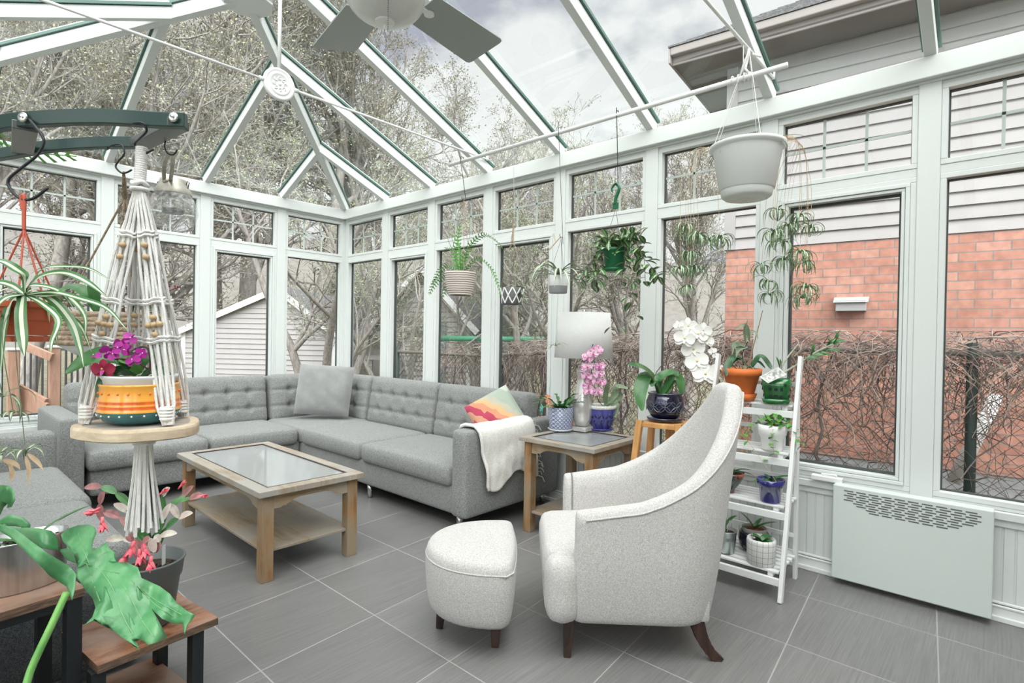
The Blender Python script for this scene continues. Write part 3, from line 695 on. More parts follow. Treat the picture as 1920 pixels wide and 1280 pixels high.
# ---- siding shed beyond the far windows
def gable_house(nm, lab, cat, pA, pB, eave, peak, uo=.5, depth=3, mats=('siding', 'shingle'), over=.12, base=GZ-.4, h=.115, extra=None):
    A, B = V((pA.x, pA.y, 0)), V((pB.x, pB.y, 0)); ax = (B-A); Ln = ax.length; ang = math.atan2(ax.y, ax.x)
    t = thing(nm, lab, cat, (A.x, A.y, base), ang)
    tow = (Matrix.Rotation(-ang, 3, 'Z') @ (CAM-A)).y; sg = -1 if tow < 0 else 1      # side facing the sunroom
    e, k = eave-base, peak-base; pk = Ln*uo
    def clip(z): return (0, Ln) if z <= e else ((z-e)/(k-e)*pk, Ln-(z-e)/(k-e)*(Ln-pk))
    m = MB(); siding(m, 0, Ln, 0, k, 0, h, sg, clip); m.build('gable_siding', M[mats[0]], t)
    m = MB(); m.add([(0, 0, 0), (Ln, 0, 0), (Ln, 0, e), (pk, 0, k), (0, 0, e)], [(0, 1, 2, 3, 4)]); m.add([(0, 0, 0), (0, -sg*depth, 0), (0, -sg*depth, e), (0, 0, e)], [(0, 1, 2, 3)]); m.add([(Ln, 0, 0), (Ln, -sg*depth, 0), (Ln, -sg*depth, e), (Ln, 0, e)], [(0, 1, 2, 3)]); m.build('wall', M[mats[0]], t)
    m = MB()
    for xe, s2 in ((0, -1), (Ln, 1)):
        d = V((xe-pk, 0, e-k)); dn = d.normalized(); p0, p1 = V((pk, 0, k+.03)), V((pk, 0, k+.03))+d+dn*over*1.6
        q0, q1 = V((0, sg*over, 0)), V((0, -sg*depth, 0)); z = V((0, 0, .05))
        m.add([p0+q0, p1+q0, p1+q1, p0+q1, p0+q0+z, p1+q0+z, p1+q1+z, p0+q1+z], [(0, 1, 2, 3), (4, 5, 6, 7), (0, 1, 5, 4), (1, 2, 6, 5)])
    m.build('roof', M[mats[1]], t)
    m = MB()
    for xe, s2 in ((0, -1), (Ln, 1)):
        d = V((xe-pk, 0, e-k)); dn = d.normalized(); m.beam(V((pk, sg*(over+.015), k-.0)), V((pk, sg*(over+.015), k-.0))+d+dn*over*1.6, .03, .13, (0, 0, 1))
    for x in (0, Ln): m.bx(x-.05, x+.05, sg*.03, -sg*.03, 0, e+.05)
    m.build('white_trim', M['white2'], t)
    return t, sg, Ln
gable_house('garden_shed', 'pale siding shed with grey shingle gable roof beyond the far sofa windows', 'shed', at(345, 640, 12.5), at(628, 640, 12.2), at(345, 620, 12.5).z, at(500, 543, 12.4).z, .64, 4)
t, sg, Ln = gable_house('gabled_house', 'beige siding house with steep white-trimmed gable behind the trees', 'house', at(722, 640, 13.2), at(880, 640, 12.4), at(880, 596, 12.4).z, at(800, 505, 12.8).z, .5, 3, ('sidingB', 'shingle'), .3)
dz = -(GZ-.4)
MB().bx(Ln*.55, Ln*.74, sg*.05, 0, dz-.2, dz+1.75).build('window_panel', mat('grey_blue_pane', (.22, .27, .29), .2), t)
dkp = thing('garden_deck', 'low grey weathered plank deck with steps beyond the corner window', 'deck', (*at(690, 640, 12).xy, GZ-.6)); a_ = math.atan2(_r.y, _r.x)
dkp.rotation_euler = (0, 0, a_); gw = wood('grey_weathered_plank', (.20, .20, .19), (.34, .34, .32), 3, (1, 8, 8), .9)
for k, (z, y) in enumerate(((.25, -.6), (.55, -.3), (.85, 0))):
    mb = MB()
    for j in range(3 if k < 2 else 9): mb.bx(-.9, .55, y+j*.1, y+j*.1+.085, z-.035, z)
    mb.bx(-.9, .55, y+.01, y+.03, z-.28, z-.036); mb.build('step' if k < 2 else 'platform', gw, dkp)
MB().bx(-.9, .55, .02, .85, .0, .56).build('base', gw, dkp)
for x in (-.88, -.2, .5): MB().bx(x, x+.08, .85, .93, .0, 1.75).build('rail_post', gw, dkp)
MB().bx(-.9, .6, .83, .95, 1.70, 1.80).build('hand_rail', gw, dkp)
# ---- swing set and toys
sw = thing('swing_set', 'play swing set with green top bar and white frame legs', 'swing set', (*at(930, 640, 11).xy, GZ-.5))
o = V(sw.location); a, b = at(802, 634, 11)-o, at(1062, 636, 11)-o
MB().tube([a, b], .055, 10).build('top_bar', mat('swing_green', (.06, .27, .15), .5), sw, smooth=True)
for q in (a, b):
    for s in (-1, 1):
        d = V((-(b-a).y, (b-a).x, 0)).normalized()*.7*s
        MB().tube([q+V((0, 0, .03)), V((q.x+d.x, q.y+d.y, 0))], .05, 8).build('leg', M['white2'], sw, smooth=True)
MB().box((a+b)/2*1+V((-.9, .3, -1.25)), (1.2, .5, .06)).build('platform', mat('faded_teal_board', (.35, .52, .47), .6), sw)
rt = thing('toy_climber', 'red plastic toddler climber with slide glimpsed through the fence', 'toy', (*at(1030, 640, 9.5).xy, GZ-.45)); o = V(rt.location)
m_ = MB(); rm = mat('red_toy_plastic', (.62, .06, .05), .4)
m_.box((0, 0, .35), (.5, .5, .7)); m_.box((.15, .1, .72), (.6, .08, .12)); m_.beam((.25, -.1, .75), (.95, -.45, .1), .35, .06); m_.build('body', rm, rt, bevel=.04)
MB().lathe([(0, .72), (.16, .72), (.18, .85), (.08, .98), (0, .98)], 12, (.05, .3, 0)).build('dome', mat('teal_toy', (.04, .33, .26), .4), rt, smooth=True)
# ---- deck stair
dw = wood('reddish_deck_wood', (.34, .19, .135), (.47, .29, .21), 3, (8, 8, 1), .8)
dk = thing('deck_stairs', 'reddish brown wooden deck stairs with rails beyond the left window', 'stairs', (*at(60, 640, 6.2).xy, GZ)); o = V(dk.location)
def lp(u, v, d=6.2): return at(u, v, d)-o
for (u, v, d) in ((25, 657, 6.1), (102, 652, 6.3)):
    p = lp(u, v, d); MB().beam((p.x, p.y, -.3), p, .1, .1, (1, 0, 0)).build('newel_post', dw, dk, bevel=.006); MB().box(p+V((0, 0, .015)), (.125, .125, .03)).build('post_cap', M['white2'], dk, bevel=.01)
for (a, b, w) in (((50, 650), (98, 670), .09), ((30, 725), (85, 755), .10), ((30, 745), (80, 775), .26)):
    MB().beam(lp(*a), lp(*b), .04, w, (0, 0, 1)).build('rail', dw, dk, bevel=.005)
MB().bx(-.15, .7, -.1, .8, -.1, .12).build('tread', dw, dk, bevel=.01)
bf = thing('iron_fence', 'dark iron baluster fence behind the deck stairs', 'fence', (*at(60, 640, 7.2).xy, GZ)); o = V(bf.location); im = mat('black_iron', (.05, .05, .055), .5)
MB().beam(at(20, 655, 7.2)-o, at(175, 655, 7.3)-o, .03, .03).build('rail', im, bf)
for u in range(25, 175, 11):
    p = at(u, 655, 7.2)-o; MB().beam((p.x, p.y, 0), p, .025 if u % 4 else .05, .02, (1, 0, 0)).build('baluster', im, bf)
# ================================================================ FURNITURE
def tuft(nx, nz, hx, hz, depth=.035, puff=.03, axis='y', sgn=-1):
    # displacement of the front face (sgn*axis) into button tufting
    def f(p):
        q = p.y if axis == 'y' else p.x; s = p.x if axis == 'y' else p.y
        if q*sgn <= 0: return V((0, 0, 0))
        ex = max(0, 1-(abs(s)/hx)**4)*max(0, 1-(abs(p.z)/hz)**4)
        g = 0
        gx = (s/hx+1)/2*(nx+1); gz_ = (p.z/hz+1)/2*(nz+1)
        fx, fz = abs(gx-round(gx)), abs(gz_-round(gz_)); ix, iz = round(gx), round(gz_)
        inx, inz = 0 < ix < nx+1, 0 < iz < nz+1
        cx, cz = 2*hx/(nx+1), 2*hz/(nz+1)
        if inx and inz: g += depth*math.exp(-((fx*cx/.035)**2+(fz*cz/.035)**2))
        if inz: g += depth*.45*math.exp(-(fz*cz/.012)**2)
        if inx: g += depth*.25*math.exp(-(fx*cx/.012)**2)
        v = (puff*ex - g)*sgn
        return V((0, v, 0)) if axis == 'y' else V((v, 0, 0))
    return f
def puffz(hx, hy, a): return lambda p: V((0, 0, a*max(0, 1-(p.x/hx)**2)*max(0, 1-(p.y/hy)**2) if p.z > 0 else 0))
sofa = thing('sectional_sofa', 'large heather grey tufted corner sofa along the two window walls', 'sofa', (-1.5, -1.5, 0)); so_ = V(sofa.location)
def sp(mb, c, d, r, n=(6, 6, 4), **k): return mb.rbox(V(c)-so_, d, r, n, **k)
F = M['fabric']
# bases
sp(MB(), (-.62, -1.75, .235), (1.06, 3.42, .23), .03).build('base', F, sofa, smooth=True)
sp(MB(), (-2.02, -.62, .235), (1.74, .98, .23), .03).build('base', F, sofa, smooth=True)
# seats (right run)
for y0, y1 in ((-1.17, -2.245), (-2.245, -3.45)):
    sp(MB(), (-.79, (y0+y1)/2, .405), (.80, abs(y1-y0)-.012, .17), .055, (8, 10, 2), disp=puffz(.4, .6, .02)).build('seat_cushion', F, sofa, smooth=True)
sp(MB(), (-.76, -.76, .405), (.84, .84, .165), .055, (8, 8, 2), disp=puffz(.4, .4, .01)).build('seat_cushion', F, sofa, smooth=True)
for x0, x1 in ((-1.18, -2.02), (-2.02, -2.92)):
    sp(MB(), ((x0+x1)/2, -.76, .405), (abs(x1-x0)-.012, .80, .17), .055, (10, 8, 2), disp=puffz(.45, .4, .02)).build('seat_cushion', F, sofa, smooth=True)
# back cushions, tilted
def backc(c, ln, run, nx, hz=.27, dep=.20):
    mb = MB(); tilt = radians(9)
    if run == 'y':      # runs along y, faces -x
        Mx = Matrix.Rotation(tilt, 3, 'Y'); mb.rbox(V(c)-so_, (dep, ln-.012, hz*2), .055, (3, 40, 26), M=Mx, disp=tuft(nx, 2, ln/2, hz, axis='x'))
    else:
        Mx = Matrix.Rotation(-tilt, 3, 'X'); mb.rbox(V(c)-so_, (ln-.012, dep, hz*2), .055, (40, 3, 26), M=Mx, disp=tuft(nx, 2, ln/2, hz, axis='y'))
    mb.build('back_cushion', F, sofa, smooth=True)
backc((-.26, -1.69, .70), 1.15, 'y', 4); backc((-.26, -2.86, .70), 1.18, 'y', 4); backc((-.27, -.76, .70), .70, 'y', 2)
backc((-.68, -.27, .70), .92, 'x', 3); backc((-1.585, -.26, .70), .87, 'x', 3); backc((-2.475, -.26, .70), .90, 'x', 3)
# arms
sp(MB(), (-.64, -3.54, .445), (1.10, .165, .64), .035, (8, 3, 6)).build('arm', F, sofa, smooth=True)
sp(MB(), (-3.005, -.62, .445), (.165, 1.02, .64), .035, (3, 8, 6)).build('arm', F, sofa, smooth=True)
for x, y in ((-1.10, -3.47), (-.16, -3.5), (-2.95, -1.05), (-2.95, -.2), (-1.12, -1.15), (-1.1, -2.3)):
    MB().lathe([(0, 0), (.02, 0), (.028, .12), (0, .12)], 10, V((x, y, 0))-so_).build('leg', M['chrome'], sofa, smooth=True)

ls = thing('loveseat', 'matching grey loveseat at the left edge, its dark tweed end toward the camera', 'sofa', (-3.6, -2.5, 0)); lo = V(ls.location)
MB().rbox(V((-3.66, -2.5, .22))-lo, (1.04, 2.2, .22), .03).build('base', F, ls, smooth=True)
MB().rbox(V((-3.62, -1.99, .40))-lo, (.98, 1.06, .17), .06, (8, 10, 2), disp=puffz(.5, .5, .02)).build('seat_cushion', F, ls, smooth=True)
MB().rbox(V((-3.64, -3.0, .40))-lo, (.96, .95, .17), .07, (8, 10, 2), disp=puffz(.5, .5, .02)).build('seat_cushion', F, ls, smooth=True)
MB().rbox(V((-3.66, -1.37, .42))-lo, (1.04, .20, .60), .05, (8, 3, 6)).build('arm', F, ls, smooth=True)
MB().rbox(V((-4.08, -2.5, .56))-lo, (.22, 2.3, .62), .05, (3, 10, 6)).build('backrest', F, ls, smooth=True)
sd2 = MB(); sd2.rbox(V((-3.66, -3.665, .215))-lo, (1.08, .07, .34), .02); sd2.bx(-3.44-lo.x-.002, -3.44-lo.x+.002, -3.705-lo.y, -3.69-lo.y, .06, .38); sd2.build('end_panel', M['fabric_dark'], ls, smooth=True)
for y in (-1.4, -3.6):
    MB().lathe([(0, 0), (.02, 0), (.026, .11), (0, .11)], 10, V((-3.2, y, 0))-lo).build('leg', M['chrome'], ls, smooth=True)

# pillows
def pillow(name, lab, cat, loc, w, h, d, R, m, group=None, pinch=.16):
    mb = MB(); n = 18; vs = []
    for s in (1, -1):
        for i in range(n+1):
            for j in range(n+1):
                u, v = -1+2*i/n, -1+2*j/n
                k = 1-pinch*.5*(1-abs(v)**2)*abs(u)**3; k2 = 1-pinch*.5*(1-abs(u)**2)*abs(v)**3
                t = max(0, (1-u*u)*(1-v*v))**.38
                wr = .06*d*sin(u*9+v*3)*sin(v*7)*t
                vs.append(R @ V((u*w/2*k2*(1-.0*v), s*(d/2*t+wr*.5), v*h/2*k)))
    b = (n+1)**2; fs = []
    for s in (0, 1):
        for i in range(n):
            for j in range(n):
                a = s*b+i*(n+1)+j; q = (a, a+n+1, a+n+2, a+1); fs.append(q if s == 0 else q[::-1])
    mb.add(vs, fs); o = mb.build(name, m, smooth=True, loc=loc); return tag(o, lab, cat)
Rp = Matrix.Rotation(radians(-44), 3, 'Z') @ Matrix.Rotation(radians(-14), 3, 'X') @ Matrix.Rotation(radians(3), 3, 'Y')
pc = at(608, 731, 6.15)
pillow('throw_pillow', 'square plain grey velvet pillow propped in the sofa corner', 'pillow', pc, .60, .56, .20, Rp, M['velvet'])
def zigzag():
    m = bpy.data.materials.new('zigzag_knit'); m.use_nodes = True; t = m.node_tree; b = t.nodes['Principled BSDF']; b.inputs['Roughness'].default_value = .9
    tcn = N(t, 'ShaderNodeTexCoord'); s = N(t, 'ShaderNodeSeparateXYZ'); L(t, tcn.outputs['Object'], s.inputs[0])
    w = N(t, 'ShaderNodeMath', operation='PINGPONG', inp={1: .02}); L(t, s.outputs[0], w.inputs[0])
    a0 = N(t, 'ShaderNodeMath', operation='ADD'); L(t, s.outputs[0], a0.inputs[0]); L(t, s.outputs[2], a0.inputs[1]); a = N(t, 'ShaderNodeMath', operation='ADD'); L(t, w.outputs[0], a.inputs[0]); L(t, a0.outputs[0], a.inputs[1])
    mr = N(t, 'ShaderNodeMapRange', inp={1: -.42, 2: .30, 3: -.05, 4: .92}); L(t, a.outputs[0], mr.inputs[0])
    n = N(t, 'ShaderNodeTexNoise', inp={'Scale': 9}); L(t, tcn.outputs['Object'], n.inputs['Vector'])
    ad = N(t, 'ShaderNodeMath', operation='MULTIPLY_ADD', inp={1: .12}); L(t, n.outputs[0], ad.inputs[0]); L(t, mr.outputs[0], ad.inputs[2])
    r = N(t, 'ShaderNodeValToRGB'); L(t, ad.outputs[0], r.inputs[0]); r.color_ramp.interpolation = 'CONSTANT'
    cols = [(.50, .17, .13), (.42, .08, .10), (.52, .26, .17), (.36, .04, .08), (.50, .22, .13), (.55, .33, .17), (.38, .36, .28), (.30, .35, .29), (.42, .45, .39)]
    el = r.color_ramp.elements; el[0].color = (*cols[0], 1); el[1].position = .97; el[1].color = (*cols[-1], 1)
    for i, c in enumerate(cols[1:-1]): q = el.new(.25+i*.085); q.color = (*c, 1)
    L(t, r.outputs[0], b.inputs['Base Color']); return m
Rp2 = Matrix.Rotation(radians(-55), 3, 'Z') @ Matrix.Rotation(radians(-28), 3, 'X') @ Matrix.Rotation(radians(-33), 3, 'Y')
pillow('patterned_pillow', 'small coral and sage zigzag pillow leaning behind the ivory throw', 'pillow', at(930, 778, 4.55), .40, .40, .14, Rp2, zigzag())

# throw blanket over the sofa arm: cross-section drapes over the arm, swept along x
tb = MB(); vs = []; nxs = 22; prof = []
for k in range(9): prof.append((-3.455+.008, .60+.018*k))         # inner side (towards seat)
prof += [(-3.46, .768), (-3.50, .785), (-3.55, .787), (-3.60, .784), (-3.632, .765)]
for k in range(14): prof.append((-3.640-.004*sin(k*.9), .74-.031*k))
np_ = len(prof)
for i in range(nxs+1):
    x = -1.08+.62*i/nxs
    for j, (y, z) in enumerate(prof):
        wav = .007*sin(i*.9+j*.35)+.004*sin(i*2.1-j*.5); tt = max(0, (j-13)/13)
        low = -(.05*tt*sin(i*.35+.6)) + .03*tt*(i/nxs)
        out = -.012*tt - abs(wav)*tt*2
        xx = x + .10*tt*(1-i/nxs)*.9 + .05*tt*(i/nxs)
        vs.append(V((xx, y+out-(0.004 if j > 13 else 0), z+abs(wav)*.6+(low if j > 13 else 0)+(.03*max(0, i/nxs-.6) if 8 < j < 14 else 0))))
fs = [(i*np_+j, (i+1)*np_+j, (i+1)*np_+j+1, i*np_+j+1) for i in range(nxs) for j in range(np_-1)]
th = thing('throw_blanket', 'ivory woven throw with tassel fringe draped over the sofa arm', 'blanket', (-.8, -3.55, .80)); to = V(th.location)
tb.add([v-to for v in vs], fs); tb.build('cloth', M['throw'], th, smooth=True, solid=.012, sub=1)
fr = MB()
for j in range(0, np_):
    p = vs[nxs*np_+j]-to; q = p+V((random.uniform(.03, .07), random.uniform(-.02, .02), -.03-random.random()*.05)); fr.tube([p, p.lerp(q, .5)+V((.01, 0, .012)), q], .0035, 5)
for j in range(0, 9):
    p = vs[j*2*np_]-to if j*2 <= nxs else vs[0]-to; fr.tube([p+V((0, 0, .01)), p+V((random.uniform(-.03, .0), .012, -.06)), p+V((random.uniform(-.02, .02), .01, -.12))], .004, 5)
fr.build('fringe', M['throw'], th)
# fold edge roll on the near side
MB().tube([vs[j]-to+V((-.006, -.004 if j > 13 else 0, .006)) for j in range(8, np_)], .014, 8).build('rolled_hem', M['throw'], th, smooth=True)

# tables
def table(name, lab, loc, rz, w, l, h, leg, top_t, frame_w, shelf_z, apron_h, over=.03):
    t = thing(name, lab, 'table', loc, rz)
    for sx in (-1, 1):
        for sy in (-1, 1):
            cx, cy = sx*(w/2-over-leg/2), sy*(l/2-over-leg/2)
            MB().bx(cx-leg/2, cx+leg/2, cy-leg/2, cy+leg/2, 0, h-top_t).build('leg', M['oak'], t, bevel=.003)
    z0 = h-top_t
    def apron(x0, y0, x1, y1):
        mb = MB(); a, b = V((x0, y0, 0)), V((x1, y1, 0)); d = (b-a).normalized(); nn = V((-d.y, d.x, 0))*.011; Ln = (b-a).length
        prof = [(0, apron_h), (.045, apron_h), (.06, apron_h*.9), (.075, apron_h*.93), (.12, apron_h*.62), (.16, apron_h*.52)]
        pr = [(s, dd) for s, dd in prof] + [(Ln-s, dd) for s, dd in reversed(prof)]
        vs = []; 
        for s, dd in pr:
            p = a+d*s
            for q in (nn, -nn): vs += [p+q+V((0, 0, z0)), p+q+V((0, 0, z0-dd))]
        fs = []
        for i in range(len(pr)-1):
            k = i*4; fs += [(k, k+1, k+5, k+4), (k+2, k+6, k+7, k+3), (k+1, k+3, k+7, k+5)]
        mb.add(vs, fs); mb.build('apron', M['oakapron'], t)
    X, Y = w/2-over-.018, l/2-over-.018; lg = leg
    apron(-X, -Y+lg-.02, -X, Y-lg+.02); apron(X, -Y+lg-.02, X, Y-lg+.02); apron(-X+lg-.02, -Y, X-lg+.02, -Y); apron(-X+lg-.02, Y, X-lg+.02, Y)
    mb = MB(); fw = frame_w
    mb.bx(-w/2, w/2, -l/2, -l/2+fw, z0, h); mb.bx(-w/2, w/2, l/2-fw, l/2, z0, h); mb.bx(-w/2, -w/2+fw, -l/2+fw, l/2-fw, z0, h); mb.bx(w/2-fw, w/2, -l/2+fw, l/2-fw, z0, h)
    mb.build('top_frame', M['oaktop'], t, bevel=.003)
    ed = MB(); z = h-.001; i0 = fw-.008
    for a in ((-w/2+i0, -w/2+fw+.001, -l/2+i0, l/2-i0), (w/2-fw-.001, w/2-i0, -l/2+i0, l/2-i0), (-w/2+i0, w/2-i0, -l/2+i0, -l/2+fw+.001), (-w/2+i0, w/2-i0, l/2-fw-.001, l/2-i0)): ed.bx(*a, h-.012, h+.0008)
    ed.build('rebate', M['darkwood'], t)
    MB().bx(-w/2+fw, w/2-fw, -l/2+fw, l/2-fw, h-.014, h-.006).build('glass_top', M['tableglass'], t)
    if shelf_z: MB().bx(-w/2+over+.02, w/2-over-.02, -l/2+over+.02, l/2-over-.02, shelf_z, shelf_z+.018).build('shelf', M['shelfoak'], t, bevel=.003)
    return t
M['tableglass'] = mat('smoky_table_glass', (.36, .375, .37), .07, spec=.9); M['tableglass'].node_tree.nodes['Principled BSDF'].inputs['Alpha'].default_value = .82
CT = table('coffee_table', 'weathered oak coffee table with glass top and lower shelf', (-2.18, -2.62, 0), radians(-.5), .68, 1.45, .54, .07, .035, .085, .165, .085)
ST = table('side_table', 'square weathered oak side table with glass top beside the sofa arm', (-.465, -4.105, 0), radians(1), .66, .66, .705, .065, .03, .075, .14, .085)

# armchair
AO = V((-1.41, -5.07, 0)); AR = radians(41.3)
ac = thing('armchair', 'cream woven armchair with swooping high curved back', 'armchair', AO, AR)
# U-shaped shell; local +y is the front, -x is the side nearest the camera
# control stations: outer xy at base, outward lean at top, top height
def shell(s):
    # s in 0..1: near arm front -> back centre (.5) -> far arm front
    m = abs(s-.5)*2      # 1 at arm fronts, 0 at back centre
    sg = -1 if s < .5 else 1
    if m > .52:
        t = (m-.52)/.48; x = .385-.012*t; y = -.13+.40*t
    else:
        a = (1-m/.52)*pi/2; x = .385*max(0, cos(a))**.80; y = -.13-.27*sin(a)**.9
    h = .70+.05*(1-m) if m > .6 else None
    q = 1-m
    h = .685 + .045*min(1, q/.35) + (1.235-.73)*(max(0, min(1, (q-.28)/.66))**1.65*(1.0) if q > .28 else 0)
    h = min(h, 1.235)
    if q > .9: h = 1.235-.03*((1-q)/.1)**2*0
    k = max(0, min(1, (q-.2)/.8)); k = k*k*(3-2*k)
    lean = .13*k
    return V((sg*x, y, 0)), h, lean
sh = MB(); ns_ = 56; vs = []; ring = None
zb = .165
for i in range(ns_+1):
    s = i/ns_; p, h, lean = shell(s)
    p1, _, _ = shell(max(0, s-.01)); p2, _, _ = shell(min(1, s+.01)); tdir = (p2-p1).normalized(); out = V((tdir.y, -tdir.x, 0))
    if out.dot(V((p.x, p.y+.05, 0))) < 0: out = -out
    th_ = .105 + .0*lean
    th_t = .085
    sec = []
    def pt(z, inn):
        t = (z-zb)/(1.235-zb); ln = lean*max(0, (z-.35)/.885)
        base_in = -.03*max(0, 1-(z-zb)/.22)**1   # tuck under at the base
        return p + V((0, -ln, 0)) + out*(base_in) - out*inn + V((0, 0, z)) + V((p.x*(-.10)*max(0, (z-.72)/.5), 0, 0))
    for z in [zb, zb+.02, .28, .40, .52]: sec.append(pt(z, 0 if z > zb else .012))
    for k in (.7, .85, .95): sec.append(pt(.52+(h-.05-.52)*k, 0))
    for a in range(0, 7):
        an = pi*a/6; sec.append(pt(h-.045+.045*sin(an), th_t/2-th_t/2*cos(an)))
    for k in (.9, .7, .4): sec.append(pt(.45+(h-.05-.45)*k, th_t+.008))
    sec.append(pt(.42, th_t+.01)); sec.append(pt(.30, th_t+.01)); sec.append(pt(zb+.01, th_t+.01))
    vs += sec; ring = len(sec)
fs = []
for i in range(ns_):
    for j in range(ring-1): a = i*ring+j; fs.append((a, a+ring, a+ring+1, a+1))
    fs.append((i*ring+ring-1, (i+1)*ring+ring-1, (i+1)*ring, i*ring))
# rounded arm fronts
for e0, sgn_ in ((0, 1), (ns_, -1)):
    c = sum((vs[e0*ring+j] for j in range(ring)), V((0, 0, 0)))/ring; b = len(vs)
    for k, (f_, q) in enumerate(((.96, .018), (.80, .036), (.45, .045))):
        for j in range(ring): p = vs[e0*ring+j]; vs.append(c+(p-c)*V((f_, 1, 1))*1.0+V((0, q, 0)) if False else V((c.x+(p.x-c.x)*f_, p.y+q, c.z+(p.z-c.z)*(1-(1-f_)*.12))))
    prev = [e0*ring+j for j in range(ring)]
    for k in range(3):
        cur = [b+k*ring+j for j in range(ring)]
        for j in range(ring):
            j2 = (j+1) % ring; q = (prev[j], prev[j2], cur[j2], cur[j]); fs.append(q)
        prev = cur
    fs.append(tuple(prev))
sh.add(vs, fs); sh.build('shell', M['cream'], ac, smooth=True, sub=1)
pip = MB()
pip.tube([vs[i*ring+8]+V((0, 0, .006)) for i in range(0, ns_+1)], .005, 6); pip.build('piping', M['cream'], ac, smooth=True)
MB().rbox((0, .03, .225), (.62, .68, .13), .03, (4, 4, 2)).build('seat_rail', M['cream'], ac, smooth=True)
def ytaper(p): return V((-p.x*.10*max(0, -p.y/.3), 0, .03*max(0, 1-(p.x/.3)**2)*max(0, 1-(p.y/.34)**2) if p.z > 0 else 0))
MB().rbox((0, .06, .395), (.60, .78, .20), .065, (8, 8, 3), disp=ytaper).build('seat_cushion', M['cream'], ac, smooth=True)
MB().rbox((0, .362, .32), (.75, .16, .31), .07, (8, 3, 4)).build('seat_front', M['cream'], ac, smooth=True)
for sx in (-1, 1):
    MB().beam((sx*.29, .33, .18), (sx*.29, .335, 0), .052, .052, (0, 1, 0), taper=.62).build('leg', M['darkwood'], ac, bevel=.004)
    lg = MB(); pts = bez((sx*.285, -.25, .18), (sx*.287, -.265, .10), (sx*.29, -.30, .04), (sx*.292, -.355, .0), 6)
    for i in range(6): lg.beam(pts[i], pts[i+1]+(pts[i+1]-pts[i])*.12, .044-.003*i, .058-.004*i, (0, 1, 0))
    lg.build('leg', M['darkwood'], ac)
# ottoman
OO = V((-1.855, -4.675, 0)); OR = math.atan2(.67, .74)      # local x along the straight side, +y toward the curve
ot = thing('footstool', 'cream half-moon footstool on three dark tapered legs in front of the armchair', 'stool', OO, OR)
om = MB(); n = 40; vs = []
def half(a, k, dy=0):     # a 0..1 around outline
    ww, dd = .315, .43
    if a < .68:
        t = pi*a/.68; x = ww*cos(t)*1; y = dd*max(0, sin(t))**.75
    else:
        t = (a-.68)/.32; x = -ww+2*ww*t; y = -.02*sin(pi*t)
    c = V((0, .17, 0)); p = V((x, y, 0)); return c+(p-c)*k+V((0, dy, 0))
levels = [(.13, .86), (.15, .92), (.22, .97), (.30, 1.0), (.36, 1.0), (.395, .985), (.415, .95), (.428, .88), (.437, .7), (.442, .45), (.444, .2)]
levels = [(.13+(z-.13)*1.08, k) for z, k in levels]
for z, k in levels:
    for i in range(n): p = half(i/n, k); vs.append(V((p.x, p.y, z)))
fs = [(l*n+i, l*n+(i+1) % n, (l+1)*n+(i+1) % n, (l+1)*n+i) for l in range(len(levels)-1) for i in range(n)]
fs.append(tuple(range(n-1, -1, -1))); fs.append(tuple(range((len(levels)-1)*n, len(levels)*n)))
om.add(vs, fs); om.build('cushion', M['cream'], ot, smooth=True, sub=1)
pp = MB(); pp.tube([V((*half(i/n, .985).xy, .397)) for i in range(n)], .0045, 6, closed=True); pp.build('piping', M['cream'], ot, smooth=True)
OI = Matrix.Rotation(-OR, 3, 'Z')
for wp in ((-2.09, -4.405), (-2.02, -4.72)):
    q = OI @ (V((*wp, 0))-OO); MB().beam((q.x*.9, q.y*.96, .14), (q.x, q.y, 0), .055, .055, (0, 1, 0), taper=.6).build('leg', M['darkwood'], ot, bevel=.004)
MB().beam((.20, .06, .14), (.22, .05, 0), .055, .055, (0, 1, 0), taper=.6).build('leg', M['darkwood'], ot, bevel=.004)

# heater
ht = thing('wall_heater', 'pale flat electric convector heater on the wall below the windows', 'heater', (-.04, -6.075, .31))
y0, y1 = -.365, .365
hb = MB(); hb.bx(-.085, -.012, y0, y1, -.275, .285); hb.build('body', mat('heater_mint_white', (.57, .625, .595), .35), ht, bevel=.006)
gr = MB()
for r in range(9):
    ins = [0, 0, 0, 0, 0, .03, .06, .09, .12][r]; k = y0+.05+ins+(.0 if r % 2 else .016)
    while k < y1-.05-ins-.03:
        gr.bx(-.0862, -.084, k, min(k+.048, y1-.045-ins), .255-r*.0135, .255-r*.0135+.0065); k += .062
gr.build('vent_slots', mat('vent_dark', (.10, .11, .11), .6), ht)
